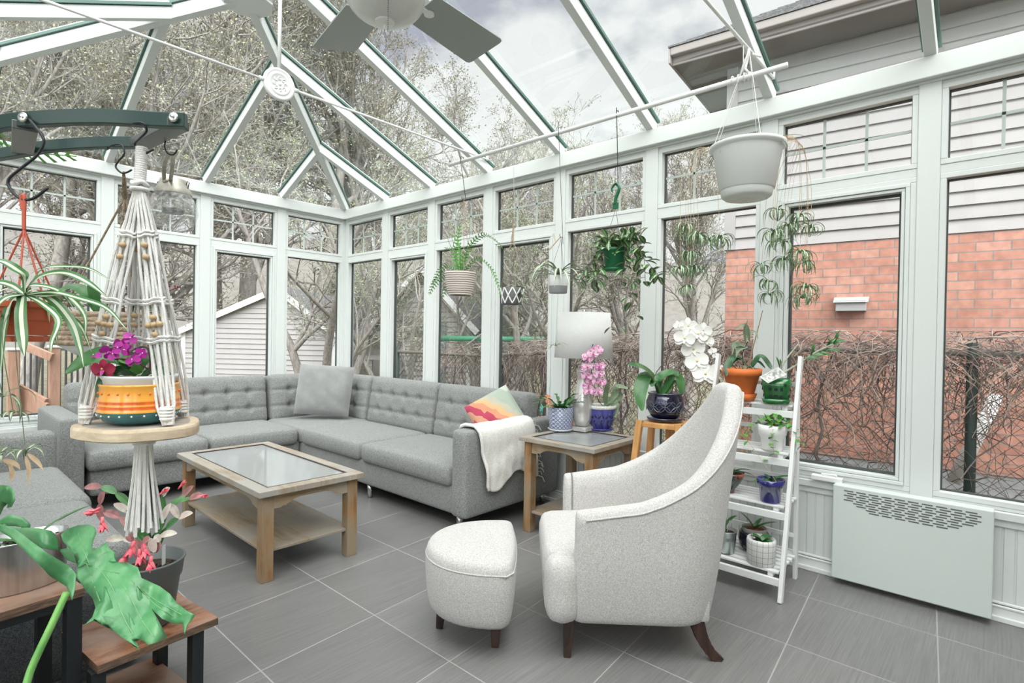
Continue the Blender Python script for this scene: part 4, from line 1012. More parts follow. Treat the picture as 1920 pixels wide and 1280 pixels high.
# ladder shelf
ld = thing('ladder_shelf', 'white slatted folding ladder shelf with four tiers holding small pots', 'shelf', (-.45, -5.33, 0)); lo2 = V(ld.location)
y0, y1 = -5.565, -5.075
Wm = M['white2']
def fx_(z): return -.62+(.30)*z/1.33     # front leg x at height
for y in (y0, y1):
    MB().beam(V((fx_(0), y, 0))-lo2, V((fx_(1.36), y, 1.36))-lo2, .022, .04, (1, 0, 0)).build('front_leg', Wm, ld, bevel=.003)
    MB().beam(V((-.215, y+(.03 if y < -5.2 else -.03), 0))-lo2, V((-.25, y+(.03 if y < -5.2 else -.03), 1.27))-lo2, .022, .04, (1, 0, 0)).build('rear_leg', Wm, ld, bevel=.003)
tiers = [(.155, .34), (.505, .28), (.80, .20), (1.075, .15)]
for z, dep_ in tiers:
    xf = fx_(z)+.0; n_ = max(3, int((-.20-xf)/.05))
    t_ = MB()
    for k in range(n_): x = xf+.012+(-.225-xf)*k/(n_-1) if n_ > 1 else xf; t_.bx(x-.018-lo2.x, x+.018-lo2.x, y0+.02-lo2.y, y1-.02-lo2.y, z-.012, z)
    t_.bx(xf-.0-lo2.x, -.22-lo2.x, y0+.05-lo2.y, y0+.08-lo2.y, z-.035, z-.012); t_.bx(xf-lo2.x, -.22-lo2.x, y1-.08-lo2.y, y1-.05-lo2.y, z-.035, z-.012)
    t_.build('slatted_shelf', Wm, ld, bevel=.002)
    MB().bx(fx_(z-.05)-.012-lo2.x, fx_(z-.05)+.012-lo2.x, y0+.01-lo2.y, y1-.01-lo2.y, z-.075, z-.035).build('cross_rail', Wm, ld, bevel=.002)
    MB().bx(-.245-lo2.x, -.232-lo2.x, y0+.03-lo2.y, y1-.03-lo2.y, z+.10, z+.125).build('back_rail', Wm, ld, bevel=.002)
# bamboo stand
sb = thing('plant_stand', 'tall golden wood plant stand holding the white orchid', 'stand', (-.30, -4.70, 0)); z = .885
rgt = Matrix.Rotation(radians(8), 3, 'Z')
for sx in (-1, 1):
    for sy in (-1, 1):
        MB().beam(rgt @ V((sx*.20, sy*.21, 0)), rgt @ V((sx*.125, sy*.135, z)), .045, .035, (0, 0, 1) if False else (1, 0, 0)).build('leg', M['stoolwood'], sb, bevel=.004)
MB().box((0, 0, z-.02), (.25, .27, .02), M=rgt).build('seat', M['stoolwood'], sb, bevel=.003)
for sx, sy, d in ((0, -1, (.25, .02, .03)), (0, 1, (.25, .02, .03)), (-1, 0, (.02, .27, .03)), (1, 0, (.02, .27, .03))):
    MB().box(rgt @ V((sx*.125, sy*.135, z-.03)), d, M=rgt).build('rail', M['stoolwood'], sb, bevel=.003)
MB().box(rgt @ V((.02, .0, .42)), (.26, .28, .018), M=rgt).build('lower_shelf', M['stoolwood'], sb, bevel=.003)
MB().box(rgt @ V((.13, -.03, .62)), (.018, .13, .45), M=rgt).build('back_slat', M['stoolwood'], sb, bevel=.003)
# rustic stepped stand, lower left
rs = thing('stepped_plant_stand', 'stepped rustic board and black steel plant stand at lower left', 'stand', (-3.5, -4.0, 0)); ro = V(rs.location); rm_ = Matrix.Rotation(radians(7), 3, 'Z')
def board(x0, x1, y0, y1, z, nm):
    a = MB(); a.bx(x0-ro.x, x1-ro.x, y0-ro.y, y1-ro.y, z-.002, z); a.bx(x0-ro.x, x1-ro.x, y0-ro.y, y1-ro.y, z-.028, z-.002, 1); a.v = [tuple(rm_ @ V(p)) for p in a.v]; a.build(nm, [M['rustic'], M['edge']], rs)
board(-3.98, -3.475, -4.14, -3.82, .565, 'upper_board'); board(-3.455, -3.05, -4.20, -3.84, .305, 'middle_board'); board(-3.455, -3.12, -4.20, -3.80, .04, 'lower_board')
for x, y, h in ((-3.50, -4.11, .537), (-3.50, -3.81, .537), (-3.95, -4.11, .537), (-3.95, -3.81, .537), (-3.12, -4.165, .277), (-3.12, -3.86, .277), (-3.447, -4.165, .277)):
    a = MB(); a.bx(x-.022-ro.x, x+.022-ro.x, y-.022-ro.y, y+.022-ro.y, 0, h); a.v = [tuple(rm_ @ V(p)) for p in a.v]; a.build('leg', M['blackmetal'], rs, bevel=.002)
for p, q in (((-3.50, -4.11, .52), (-3.50, -3.81, .52)), ((-3.12, -4.165, .26), (-3.12, -3.86, .26)), ((-3.95, -4.11, .52), (-3.50, -4.11, .52))):
    a = MB(); a.beam(V(p)-ro, V(q)-ro, .03, .03); a.v = [tuple(rm_ @ V(w)) for w in a.v]; a.build('brace', M['blackmetal'], rs)

# ceiling fan
fn = thing('ceiling_fan', 'white ceiling fan with frosted glass bowl light hanging from the ridge', 'fan', (-2.15, -3.95, 3.25)); 
fmat = mat('fan_blade_grey', (.30, .33, .31), .45)
gl = mat('frosted_bowl', (.62, .63, .61), .3, var=.06, vs=8, coat=.3)
b = MB(); prof = [(.0, -.12)]; prof += [(.215*sin(a), .03-.15*cos(a)) for a in [i*pi/2/10 for i in range(1, 11)]] + [(.21, .045), (.0, .05)]
b.lathe(prof, 32); b.build('light_bowl', gl, fn, smooth=True)
b = MB(); b.lathe([(0, -.155), (.006, -.15), (.009, -.14), (.006, -.132), (.016, -.128), (.05, -.122), (.055, -.108), (.0, -.10)], 20); b.build('finial', M['white2'], fn, smooth=True)
b = MB(); b.lathe([(0, .05), (.10, .05), (.17, .08), (.18, .16), (.15, .22), (.06, .25), (.02, .26), (.02, .70), (.07, .70), (.05, .78), (0, .78)], 28); b.build('motor_housing', M['white2'], fn, smooth=True)
for k in range(5):
    a = radians(6+72*k); R = Matrix.Rotation(a, 3, 'Z') @ Matrix.Rotation(radians(-13), 3, 'X'); bl = MB(); pts = []
    x0, x1, w0, w1 = .27, .86, .125, .15; z = .09
    outl = [(x0, -w0), (x1-.03, -w1), (x1-.008, -w1+.008), (x1, -w1+.03), (x1, w1-.03), (x1-.008, w1-.008), (x1-.03, w1), (x0, w0)]
    bl.add([R @ V((x, y, -.004))+V((0, 0, z)) for x, y in outl]+[R @ V((x, y, .004))+V((0, 0, z)) for x, y in outl], [tuple(range(8))[::-1], tuple(range(8, 16))]+[(i, (i+1) % 8, 8+(i+1) % 8, 8+i) for i in range(8)])
    blo = bl.build('blade', fmat, fn)
    ir = MB(); ir.beam(R @ V((.15, 0, 0))+V((0, 0, z)), R @ V((.33, 0, -.005))+V((0, 0, z)), .035, .012); ir.lathe([(.0, -.012), (.03, -.012), (.03, 0), (0, 0)], 12, R @ V((.33, 0, 0))+V((0, 0, z))); ir.build('blade_iron', M['white2'], blo)
ch = MB()
for i in range(26): ch.ell((-.085, -.15, .02-.011*i), (.0032, .0032, .0042), 6, 4)
ch.build('pull_chain', mat('chain_dark', (.12, .12, .12), .4, .5), fn); MB().tube([(.0, 0, -.155), (0, 0, -.20)], .0015, 5).build('pull_cord', M['stake'], fn)

# lamp
lp_ = thing('table_lamp', 'glass bottle table lamp with white drum shade on the side table', 'lamp', (-.215, -3.945, .705))
MB().box((0, 0, .018), (.15, .15, .036), rz=.05).build('base', mat('marble_foot', (.45, .44, .42), .2, coat=.5, var=.2, vs=12), lp_, bevel=.005)
glb = bpy.data.materials.new('antique_glass'); glb.use_nodes = True; bb = glb.node_tree.nodes['Principled BSDF']; bb.inputs['Base Color'].default_value = (.72, .70, .68, 1); bb.inputs['Roughness'].default_value = .12; bb.inputs['Metallic'].default_value = .55
bb.inputs['Alpha'].default_value = .75
b = MB(); b.lathe([(.0, .036), (.055, .04), (.075, .09), (.085, .17), (.075, .27), (.055, .36), (.047, .42), (.055, .47), (.058, .49), (.02, .50), (0, .50)], 28); b.build('glass_body', glb, lp_, smooth=True)
MB().lathe([(.0, .50), (.02, .50), (.022, .55), (.012, .57), (.012, .66), (.0, .66)], 14).build('neck', M['chrome'], lp_, smooth=True)
b = MB(); b.lathe([(.235, .585), (.205, .945)], 40); b.build('lamp_shade', mat('linen_shade', (.68, .68, .665), .9, bump=.3, bs=200), lp_, smooth=True, solid=.003)
b = MB(); b.lathe([(.0, .62), (.005, .62), (.005, .94), (.014, .95), (.01, .965), (0, .97)], 12); 
for k in range(3): a = k*2*pi/3; b.tube([(0, 0, .90), (.188*cos(a), .188*sin(a), .915)], .002, 5)
b.build('finial', M['chrome'], lp_, smooth=True)
# ================================================================ PLANTS AND POTS
def cr_path(pts, n=5):
    pts = [V(p) for p in pts]
    if len(pts) < 3: return [pts[0].lerp(pts[-1], i/n) for i in range(n+1)]
    P = [pts[0]*2-pts[1]] + pts + [pts[-1]*2-pts[-2]]; out = []
    for i in range(1, len(P)-2):
        a, b, c, d = P[i-1:i+3]
        for k in range(n):
            t = k/n; out.append(.5*((2*b)+(c-a)*t+(2*a-5*b+4*c-d)*t*t+(3*b-a-3*c+d)*t**3))
    return out+[pts[-1]]
SH = {'strap': lambda t: (min(1, .4+2.5*t))*max(.05, (1-t**3.2))**.7, 'oval': lambda t: max(.08, sin(pi*min(1, t*.93+.05))**.65), 'lance': lambda t: max(.05, sin(pi*min(1, (t*.95+.04)**.75))), 'grass': lambda t: .6+.4*min(1, 4*t) if t < .5 else max(.05, 1-((t-.5)*2)**1.7)}
def pleaf(mb, pts, wd, nrm=(0, 0, 1), mis=(0, 0), shape='strap', fold=.12, n=5):
    ps = cr_path(pts, n); m = len(ps)-1; nrm = V(nrm); ups = []
    for i, p in enumerate(ps):
        t = (ps[min(i+1, m)]-ps[max(i-1, 0)]).normalized(); sd = t.cross(nrm)
        if sd.length < .1: sd = t.orthogonal()
        sd.normalize(); ups.append((sd, sd.cross(t).normalized()))
    mb.strip(ps, ups, [wd*SH[shape](i/m) for i in range(m+1)], mis, fold); return mb
def pot(prof, t, m, n=28, nm='pot', cx=0, cy=0, cz=0, soil=None, sx=1, sy=1, label=None):
    o = MB().lathe(prof, n, (cx, cy, cz), sx=sx, sy=sy).build(nm, m, t, smooth=True, label=label)
    return o
def soil_disc(t, r, z, c=(0, 0), sx=1, sy=1, m=None):
    b = MB(); n = 20; vs = [V((c[0], c[1], z+.006))]
    for k in (0.5, 1):
        for i in range(n): a = 2*pi*i/n; vs.append(V((c[0]+r*k*cos(a)*sx, c[1]+r*k*sin(a)*sy, z+random.uniform(-.004, .006)*(k < 1))))
    fs = [(0, 1+i, 1+(i+1) % n) for i in range(n)]+[(1+i, 1+n+i, 1+n+(i+1) % n, 1+(i+1) % n) for i in range(n)]
    b.add(vs, fs)
    for i in range(int(26*min(1.6, r/.06))):
        a, q = random.random()*6.28, r*sqrt(random.random())*.9; b.ell((c[0]+q*cos(a)*sx, c[1]+q*sin(a)*sy, z+.004), (random.uniform(.003, .008),)*2+(.004,), 5, 3)
    return b.build('soil', m or M['soil'], t, smooth=True)
def cyl_pot(t, r0, r1, h, m, rim=.0, rimh=0, wall=.006, saucer=None, sm=None, z0=0, soil=True, nm='pot'):
    z = z0; prof = [(0, z), (r0*.97, z), (r0, z+.004)]
    if rim: prof += [(r1, z+h-rimh), (r1+rim, z+h-rimh+.002), (r1+rim, z+h), (r1+rim-wall, z+h), (r1-wall, z+h*.6), (0, z+h*.6)]
    else: prof += [(r1, z+h), (r1-wall, z+h+.001), (r1-wall, z+h*.75), (0, z+h*.75)]
    pot(prof, t, m, nm=nm)
    if saucer: sr, sh_ = saucer; pot([(0, z0-.001), (sr*.8, z0-.001), (sr, z0+sh_), (sr-.005, z0+sh_), (sr*.78, z0+.004), (0, z0+.004)], t, sm or m, nm='saucer')
    if soil: soil_disc(t, r1-wall-.002, z+h-.018)
def petal(mb, R, c, ang, ln, wd, cup=.15, mi=0, off=.0, start=.0):
    # petal in local xz-plane, facing -y
    vs = []; d = V((cos(ang), 0, sin(ang))); s = V((-sin(ang), 0, cos(ang))); n = 9
    prof = [(0, .15), (.15, .5), (.4, .93), (.65, 1), (.85, .72), (1, .18)]
    for t, w in prof:
        for k in (-1, -.5, 0, .5, 1): vs.append(R @ (d*(start+ln*t)+s*(wd/2*w*k)+V((0, -off-cup*ln*(.5*abs(k)**2*w - .5*t*t), 0)))+c)
    mb.add(vs, [(i*5+j, i*5+j+1, (i+1)*5+j+1, (i+1)*5+j) for i in range(5) for j in range(4)], mi)
def phal(parent, c, nrm, size, mats, name='flower', roll=0):
    R = V(nrm).normalized().to_track_quat('-Y', 'Z').to_matrix() @ Matrix.Rotation(roll, 3, 'Y'); c = V(c); mb = MB()
    for a in (90, 215, 325): petal(mb, R, c, radians(a), size*.5, size*.34, .1)
    for a in (10, 170): petal(mb, R, c, radians(a), size*.54, size*.56, .12, off=.003)
    for a in (250, 290): petal(mb, R, c, radians(a), size*.16, size*.12, -.6, 1, off=.008)
    petal(mb, R, c, radians(270), size*.26, size*.16, -.5, 1, off=.012); mb.ell(c+R @ V((0, -.008, .002)), (size*.05,)*3, 7, 5, 2)
    return mb.build(name, mats, parent, smooth=True)
def spider(mb, c, n, Ln, Wd, mis, up=.9, droop=2.2, jit=.3, arc=(0, 6.283)):
    for i in range(n):
        a = arc[0]+(arc[1]-arc[0])*i/n+random.uniform(-jit, jit); e = random.uniform(.3, up)
        mb.leaf(c, (cos(a)*cos(e), sin(a)*cos(e), sin(e)), Ln*random.uniform(.6, 1.1), Wd, droop*random.uniform(.7, 1.2), 9, mis, .2, 'grass')
def rel(t): return V(t.location)
def stem(mb, pts, r=.0025, n=5, k=5, mi=0): mb.tube(cr_path(pts, k), r, n, mi); return mb
def leafset(mb, pts, k, ln, wd, mis=(0, 0), shape='oval', droop=.8, spread=1.0, fold=.15):
    ps = cr_path(pts, 8); m = len(ps)-1
    for i in range(k):
        t = (i+.5)/k*m; j = min(m-1, int(t)); c = ps[j].lerp(ps[j+1], t-j); ax = (ps[j+1]-ps[j]).normalized()
        o = ax.orthogonal(); o = Matrix.Rotation(i*2.4+random.uniform(-.4, .4), 3, ax) @ o; d = (o*spread+ax*.45+V((0, 0, .15))).normalized()
        mb.leaf(c, d, ln*random.uniform(.7, 1.15), wd*random.uniform(.8, 1.1), droop, 5, mis, fold, shape)

# ---- the white pole and the row of hanging pots
pole = tag(MB().tube([(-.64, -2.76, 2.965), (-.64, -5.55, 2.965)], .0155, 12).build('hanging_pole', M['white2'], smooth=True), 'long white round pole slung below the rafters carrying hanging pots', 'pole')
PXx = -.64
def s_hook(name, lab, top, bot, r=.02, m='hook', th_=.0028, twist=0):
    top, bot = V(top), V(bot); b = MB(); d = V((cos(twist), sin(twist), 0)); pts = []
    for i in range(9): a = -.5+i*(pi+.5)/8; pts.append(top+d*(-r+ -r*0)*0 + V((0, 0, 0)) + d*(r*cos(a)*-1) + V((0, 0, r*sin(a)-r*.0)))
    p0 = pts[::1]
    q = []
    for i in range(9): a = i*(pi+.6)/8; q.append(bot+d*(r*cos(a)) - V((0, 0, r*sin(a))))
    b.tube(cr_path(p0+q if (p0[-1]-q[0]).length < (p0[0]-q[0]).length else p0[::-1]+q, 3), th_, 7)
    return tag(b.build(name, M[m], smooth=True), lab, 'hook')
s_hook('s_hook', 'long black hook on the pole holding the woven basket planter', (PXx, -2.93, 2.982), (PXx, -2.96, 2.64), .022)
s_hook('s_hook', 'pale wire hook on the pole holding the diamond patterned pot', (PXx, -3.54, 2.982), (PXx, -3.54, 2.36), .018, 'zinc', .002)
s_hook('s_hook', 'thin dark wire hook on the pole holding the two-tone white grey pot', (PXx, -3.99, 2.982), (PXx, -4.02, 2.20), .018, 'hook', .0018)
s_hook('s_hook', 'straight black hook on the pole holding the green plastic pot', (PXx, -4.48, 2.982), (PXx, -4.485, 2.50), .014)

def cords(t, top, pts, r=.0016, m='jute', nm='cord'):
    for p in pts: MB().tube([V(top), V(p)], r, 5).build(nm, M[m], t)
# woven basket with fishbone cactus
t = thing('hanging_planter', 'hanging woven striped basket with fishbone cactus, leftmost on the pole', 'plant', (PXx, -2.93, 1.80)); 
wov = bpy.data.materials.new('woven_stripe'); wov.use_nodes = True; nt_ = wov.node_tree; bb = nt_.nodes['Principled BSDF']; bb.inputs['Roughness'].default_value = .95
tcn = N(nt_, 'ShaderNodeTexCoord'); wv = N(nt_, 'ShaderNodeTexWave', wave_type='BANDS', bands_direction='Z', inp={'Scale': 17, 'Distortion': 1.2, 'Detail': 2}); L(nt_, tcn.outputs['Object'], wv.inputs[0]); rr = N(nt_, 'ShaderNodeValToRGB'); L(nt_, wv.outputs[0], rr.inputs[0]); rr.color_ramp.elements[0].position = .3; rr.color_ramp.elements[0].color = (.22, .17, .15, 1); rr.color_ramp.elements[1].position = .5; rr.color_ramp.elements[1].color = (.62, .58, .53, 1); L(nt_, rr.outputs[0], bb.inputs['Base Color'])
bw_ = MB(); prof = [(0, 0), (.09, 0), (.10, .008)]+[(.10+.036*(i/16)**.6+.0025*(i % 2), .008+.195*i/16) for i in range(17)]+[(.125, .205), (.12, .17), (0, .17)]
bw_.lathe(prof, 30); bw_.build('basket', wov, t, smooth=True); soil_disc(t, .115, .18)
cords(t, (0, -.03, .82), [(.12, 0, .2), (-.06, .11, .2), (-.06, -.11, .2)], .0022)
b = MB(); b.tube([(0, -.03, .85), (.01, -.01, .80), (.0, .03, .74)], .006, 6); b.build('rope_knot', M['jute'], t)
def fishbone(mb, pts, w, mis=0, step=.03):
    w = w*1.55
    ps = cr_path(pts, 10); ln = [0]
    for a, b_ in zip(ps[:-1], ps[1:]): ln.append(ln[-1]+(b_-a).length)
    Ln = ln[-1]; k = int(Ln/step)
    def atl(s):
        for i in range(len(ln)-1):
            if ln[i+1] >= s: return ps[i].lerp(ps[i+1], (s-ln[i])/max(1e-6, ln[i+1]-ln[i])), (ps[i+1]-ps[i]).normalized()
        return ps[-1], (ps[-1]-ps[-2]).normalized()
    for i in range(k):
        c, ax = atl(i*step); c2, _ = atl(i*step+step*.55); sd = ax.cross(V((.5, .5, .75))).normalized(); ww = w*sin(pi*min(.96, (i+.8)/k))**.5
        for s in (1, -1):
            mb.add([c, c+sd*s*ww*.5+ax*step*.35, c+sd*s*ww+ax*step*.55, c+sd*s*ww*.9+ax*step*.95, c2+sd*s*ww*.3, c2], [(0, 1, 2, 3, 4, 5)], mis)
    mb.tube(ps, .002, 4, mis)
random.seed(3); b = MB()
for pts, w in (([(0, 0, .17), (-.02, .14, .27), (-.02, .26, .22), (-.02, .36, .10)], .020), ([(0, 0, .17), (0, .2, .19), (0, .34, .12), (0, .42, .02)], .028), ([(0, 0, .17), (.0, .14, .10), (0, .24, -.02)], .024),
    ([(0, 0, .17), (0, -.10, .40), (.02, -.26, .50), (0, -.44, .42), (0, -.5, .36)], .020), ([(0, 0, .17), (0, -.2, .3), (0, -.36, .22), (0, -.46, .06), (0, -.48, -.04)], .016), ([(0, 0, .17), (.03, .06, .45), (.03, .20, .58)], .016), ([(0, 0, .17), (-.02, .03, .36), (-.03, -.02, .62)], .024),
    ([(0, 0, .17), (0, .10, .38), (.0, .22, .44)], .022), ([(0, 0, .17), (0, -.05, .35), (0, -.12, .30)], .022)): fishbone(b, pts, w)
b.build('stems', M['lfbright'], t)
b = MB()
for k in range(7): a = random.uniform(0, 6.28); stem(b, [(0, 0, .17), (cos(a)*.06, sin(a)*.06, .35), (cos(a)*.13, sin(a)*.13, random.uniform(.4, .62))], .0018)
b.build('thin_stems', M['lfdark'], t)
# diamond pot
t = thing('hanging_planter', 'small hanging charcoal pot with white diamond pattern and succulent', 'plant', (PXx, -3.54, 1.705))
cyl_pot(t, .078, .088, .135, mat('charcoal_pot', (.075, .078, .08), .6), soil=True)
b = MB()
for k in range(8):
    a0 = k*pi/4
    for s in (1, -1):
        pts = [((.0905)*cos(a0+s*(pi/4)*q), (.0905)*sin(a0+s*(pi/4)*q), .008+.122*q) for q in [i/6 for i in range(7)]]
        b.tube([(p[0]*(.785+.135*p[2]/.13)*1.06, p[1]*(.785+.135*p[2]/.13)*1.06, p[2]) for p in pts], .0065, 4)
b.build('diamond_pattern', M['cer_white'], t)
b = MB(); 
for k in range(14): a = random.uniform(0, 6.28); b.leaf((0, 0, .12), (cos(a), sin(a), .6), random.uniform(.06, .11), .045, 1.0, 5, (0, 0), .1, 'oval')
leafset(b, [(.0, -.06, .14), (.0, -.10, .10), (0, -.115, -.0)], 7, .05, .035)
b.build('leaves', M['lfgrey'], t); 
cords(t, (0, 0, .60), [(.088, 0, .13), (-.045, .078, .13), (-.045, -.078, .13)], .0012); b = MB(); b.tube([(0, 0, .68), (.004, 0, .60), (-.004, .004, .50)], .009, 6); b.tube([(0, 0, .5), (.02, -.02, .44)], .004, 5); b.tube([(0, 0, .5), (-.01, .03, .43)], .004, 5); b.build('rope_knot', M['jute'], t)
# white grey pot with spider plant
t = thing('hanging_planter', 'small hanging white pot with grey band and pale spider plant', 'plant', (PXx, -4.0, 1.775))
pot([(0, 0), (.062, 0), (.066, .005), (.069, .055)], t, M['plgrey'], nm='grey_band'); pot([(.069, .055), (.072, .13), (.067, .13), (.064, .10), (0, .10)], t, M['plwhite']); soil_disc(t, .063, .11)
random.seed(12); b = MB(); spider(b, (0, 0, .125), 26, .46, .020, (0, 1, 0), 1.0, 2.0); b.build('leaves', [M['lfgrey'], M['lfcream']], t)
cords(t, (0, -.02, .40), [(.07, 0, .12), (-.035, .06, .12), (-.035, -.06, .12)], .0012, 'hook')
b = MB(); stem(b, [(0, -.02, .42), (.0, .03, .38), (0, .09, .33)], .004); stem(b, [(0, .03, .38), (0, .05, .44)], .003); b.build('twig', M['dry'], t)
b = MB(); b.tube([(0, .0, .1), (.0, .0, -.02), (-.02, 0, -.38)], .001, 4); spider(b, (-.02, 0, -.39), 12, .13, .008, (0, 1, 0), .9, 1.6); b.build('plantlet', [M['lfgrey'], M['lfcream']], t)
# green pot with hoya
t = thing('hanging_planter', 'hanging green plastic pot with variegated trailing waxy leaves', 'plant', (PXx, -4.48, 1.905))
cyl_pot(t, .062, .078, .155, M['potgreen'], .005, .022, saucer=(.082, .02))
hk = MB(); a_ = [(0, .03, .545), (0, .035, .565), (0, .02, .59), (0, -.005, .593), (0, -.022, .57), (0, -.02, .545), (0, 0, .50), (0, .006, .46)]
ps = cr_path(a_, 4); hk.tube(ps, [.005+.007*min(1, i/len(ps)*1.5) for i in range(len(ps))], 6); hk.bx(-.006, .006, -.018, .022, .425, .465); hk.build('plastic_hanger', M['potgreen'], t, smooth=False)
cords(t, (0, 0, .43), [(.08, 0, .15), (-.04, .07, .15), (-.04, -.07, .15)], .0015, 'pgrey')
random.seed(21); b = MB(); s_ = MB()
trails = [[(0, 0, .14), (-.05, -.14, .20), (-.05, -.24, .08), (-.05, -.26, -.10)], [(0, 0, .14), (0, -.12, .16), (0, -.18, .0), (0, -.12, -.16), (0, -.17, -.32)], [(0, 0, .14), (0, .14, .12), (0, .24, .02), (0, .30, -.06)], [(0, 0, .14), (0, .10, .16), (0, .16, -.0), (-.02, .15, -.10)],
  [(0, 0, .14), (0, -.16, .12), (0, -.30, -.02), (0, -.33, -.06)], [(0, 0, .14), (-.08, .02, .18), (-.10, .06, .0), (-.08, .09, -.08)], [(0, 0, .14), (-.06, -.10, .2), (-.1, -.13, .05), (-.08, -.10, -.1)], [(0, 0, .14), (.02, .08, .24), (0, .16, .20)], [(0, 0, .14), (0, -.07, .24), (0, -.2, .22)], [(0, 0, .14), (.08, .0, .2), (.12, -.05, .04)]]
for tr in trails: stem(s_, tr, .0018, 4); leafset(b, tr, 21, .085, .045, (0, 1, 0), 'oval', .5)
stem(s_, [(0, -.17, -.32), (0, -.05, -.38), (0, .03, -.38)], .0012, 4)
for y in (-.05, .03): b.leaf((0, y, -.38), (0, .6 if y > 0 else -.6, -.5), .06, .03, .3, 5, (0, 1, 0), .1, 'oval')
b.build('leaves', [M['lf'], mat('hoya_cream', (.26, .32, .16), .4, col2=(.46, .50, .34), vs=30)], t); s_.build('vines', M['purple'], t)
# big grey-white pot with spider plant babies
t = thing('hanging_planter', 'big hanging white plastic basin pot with many dangling spider plantlets', 'plant', (-.643, -5.345, 2.265))
pot([(0, .012), (.05, .004), (.12, 0), (.135, .012), (.142, .045)], t, M['plwhite'], 40, 'base_ring'); pot([(.141, .045), (.150, .05), (.185, .27), (.188, .275), (.205, .283), (.207, .30), (.198, .303), (.185, .285), (.17, .20), (0, .20)], t, M['plwhite'], 40); soil_disc(t, .18, .26)
cords(t, (0, .0, .85), [(.19, 0, .295), (0, .19, .295), (-.15, -.12, .295), (-.10, .16, .295)], .0016, 'rope')
b = MB(); b.tube([(0, 0, .86), (.02, .02, .80), (-.02, .015, .74), (.0, -.01, .70)], .008, 6)
for k in range(3): b.tube([(V((cos(a)*.024, 0, sin(a)*.024))+V((0, .02+.035*k, .700))) for a in [i*.7 for i in range(10)]], .004, 5)
b.tube([(0, 0, .84), (.01, .03, .80), (0, .05, .72)], .006, 5); b.tube([(-.0, -.02, .82), (-.02, -.07, .78)], .006, 5)
b.build('cord_knot', M['rope'], t, smooth=True)
random.seed(8); b = MB(); spider(b, (0, .05, .27), 12, .26, .012, (0, 1, 0), .9, 1.9); spider(b, (0, .10, .28), 8, .26, .010, (0, 1, 0), .8, 2.6, arc=(1.0, 2.4)); spider(b, (0, -.1, .28), 6, .25, .008, (0, 1, 0), .8, 2.2, arc=(4.2, 5.4)); b.build('leaves', [M['lfgrey'], M['lfcream']], t)
pt_ = MB(); ru = MB()
babies = [(1285, 428, 7), (1350, 448, 9), (1310, 445, 8), (1295, 478, 8), (1300, 505, 9), (1275, 505, 6), (1290, 540, 5), (1458, 395, 7), (1498, 408, 9), (1520, 428, 6), (1450, 437, 8), (1478, 425, 8), (1465, 455, 8), (1500, 475, 10), (1470, 490, 9), (1510, 495, 8), (1428, 500, 5), (1440, 530, 6), (1445, 555, 7), (1512, 540, 12), (1505, 560, 8)]
for (u, v, n_) in babies:
    c = at(u, v, 3.17+random.uniform(-.12, .12))-rel(t); sgn2 = 1 if c.y > 0 else -1
    st0 = V((random.uniform(-.08, .04), sgn2*.14, .29)); ru.tube(cr_path([st0, V((c.x*.5, sgn2*.24, .30)), V((c.x, c.y*.8+sgn2*.05, .1)), c], 5), .001, 4)
    pb_ = MB(); spider(pb_, c, n_+10, .11+.007*n_, .0105, (0, 1, 0), 1.2, 4.4); pb_.build('plantlet', [M['lf'], M['lfcream']], t)
ru.build('runners', M['dry'], t)
tag(MB().tube([V((PXx, -2.70+.02*cos(a*1.0), 2.965)) + V((.021*cos(a), .004*a, .022*sin(a))) for a in [i*.7 for i in range(20)]]+[V((PXx, -2.70, 3.16))], .003, 5).build('cord_tie', M['rope']), 'white cord lashing the far end of the hanging pole to the tie rod', 'cord')
tag(MB().tube([V((PXx, -5.36, 2.965)) + V((.021*cos(a), .004*a, .022*sin(a))) for a in [i*.7 for i in range(20)]]+[V((PXx, -5.31, 3.16))], .003, 5).build('cord_tie', M['rope']), 'white cord lashing the near end of the hanging pole above the big pot', 'cord')

# ---- side table pots
zt = .706
t = thing('potted_plant', 'blue and white ring patterned pot with Christmas cactus on the side table', 'plant', (-.50, -3.98, zt)); 
t.location = (*onz(1051, 806, zt).xy, zt)
ringm = bpy.data.materials.new('blue_ring_pattern'); ringm.use_nodes = True; q = ringm.node_tree; bb = q.nodes['Principled BSDF']; bb.inputs['Roughness'].default_value = .2
tcn = N(q, 'ShaderNodeTexCoord'); s = N(q, 'ShaderNodeSeparateXYZ'); L(q, tcn.outputs['Object'], s.inputs[0]); at2 = N(q, 'ShaderNodeMath', operation='ARCTAN2'); L(q, s.outputs[1], at2.inputs[0]); L(q, s.outputs[0], at2.inputs[1])
mu = N(q, 'ShaderNodeMath', operation='MULTIPLY', inp={1: .09}); L(q, at2.outputs[0], mu.inputs[0]); cb = N(q, 'ShaderNodeCombineXYZ'); L(q, mu.outputs[0], cb.inputs[0]); L(q, s.outputs[2], cb.inputs[1])
mp = N(q, 'ShaderNodeMapping'); mp.inputs['Rotation'].default_value = (0, 0, pi/4); mp.inputs['Scale'].default_value = (46, 46, 0); L(q, cb.outputs[0], mp.inputs[0])
fr_ = N(q, 'ShaderNodeVectorMath', operation='FRACTION'); L(q, mp.outputs[0], fr_.inputs[0]); su = N(q, 'ShaderNodeVectorMath', operation='SUBTRACT'); su.inputs[1].default_value = (.5, .5, 0); L(q, fr_.outputs[0], su.inputs[0]); le = N(q, 'ShaderNodeVectorMath', operation='LENGTH'); L(q, su.outputs[0], le.inputs[0])
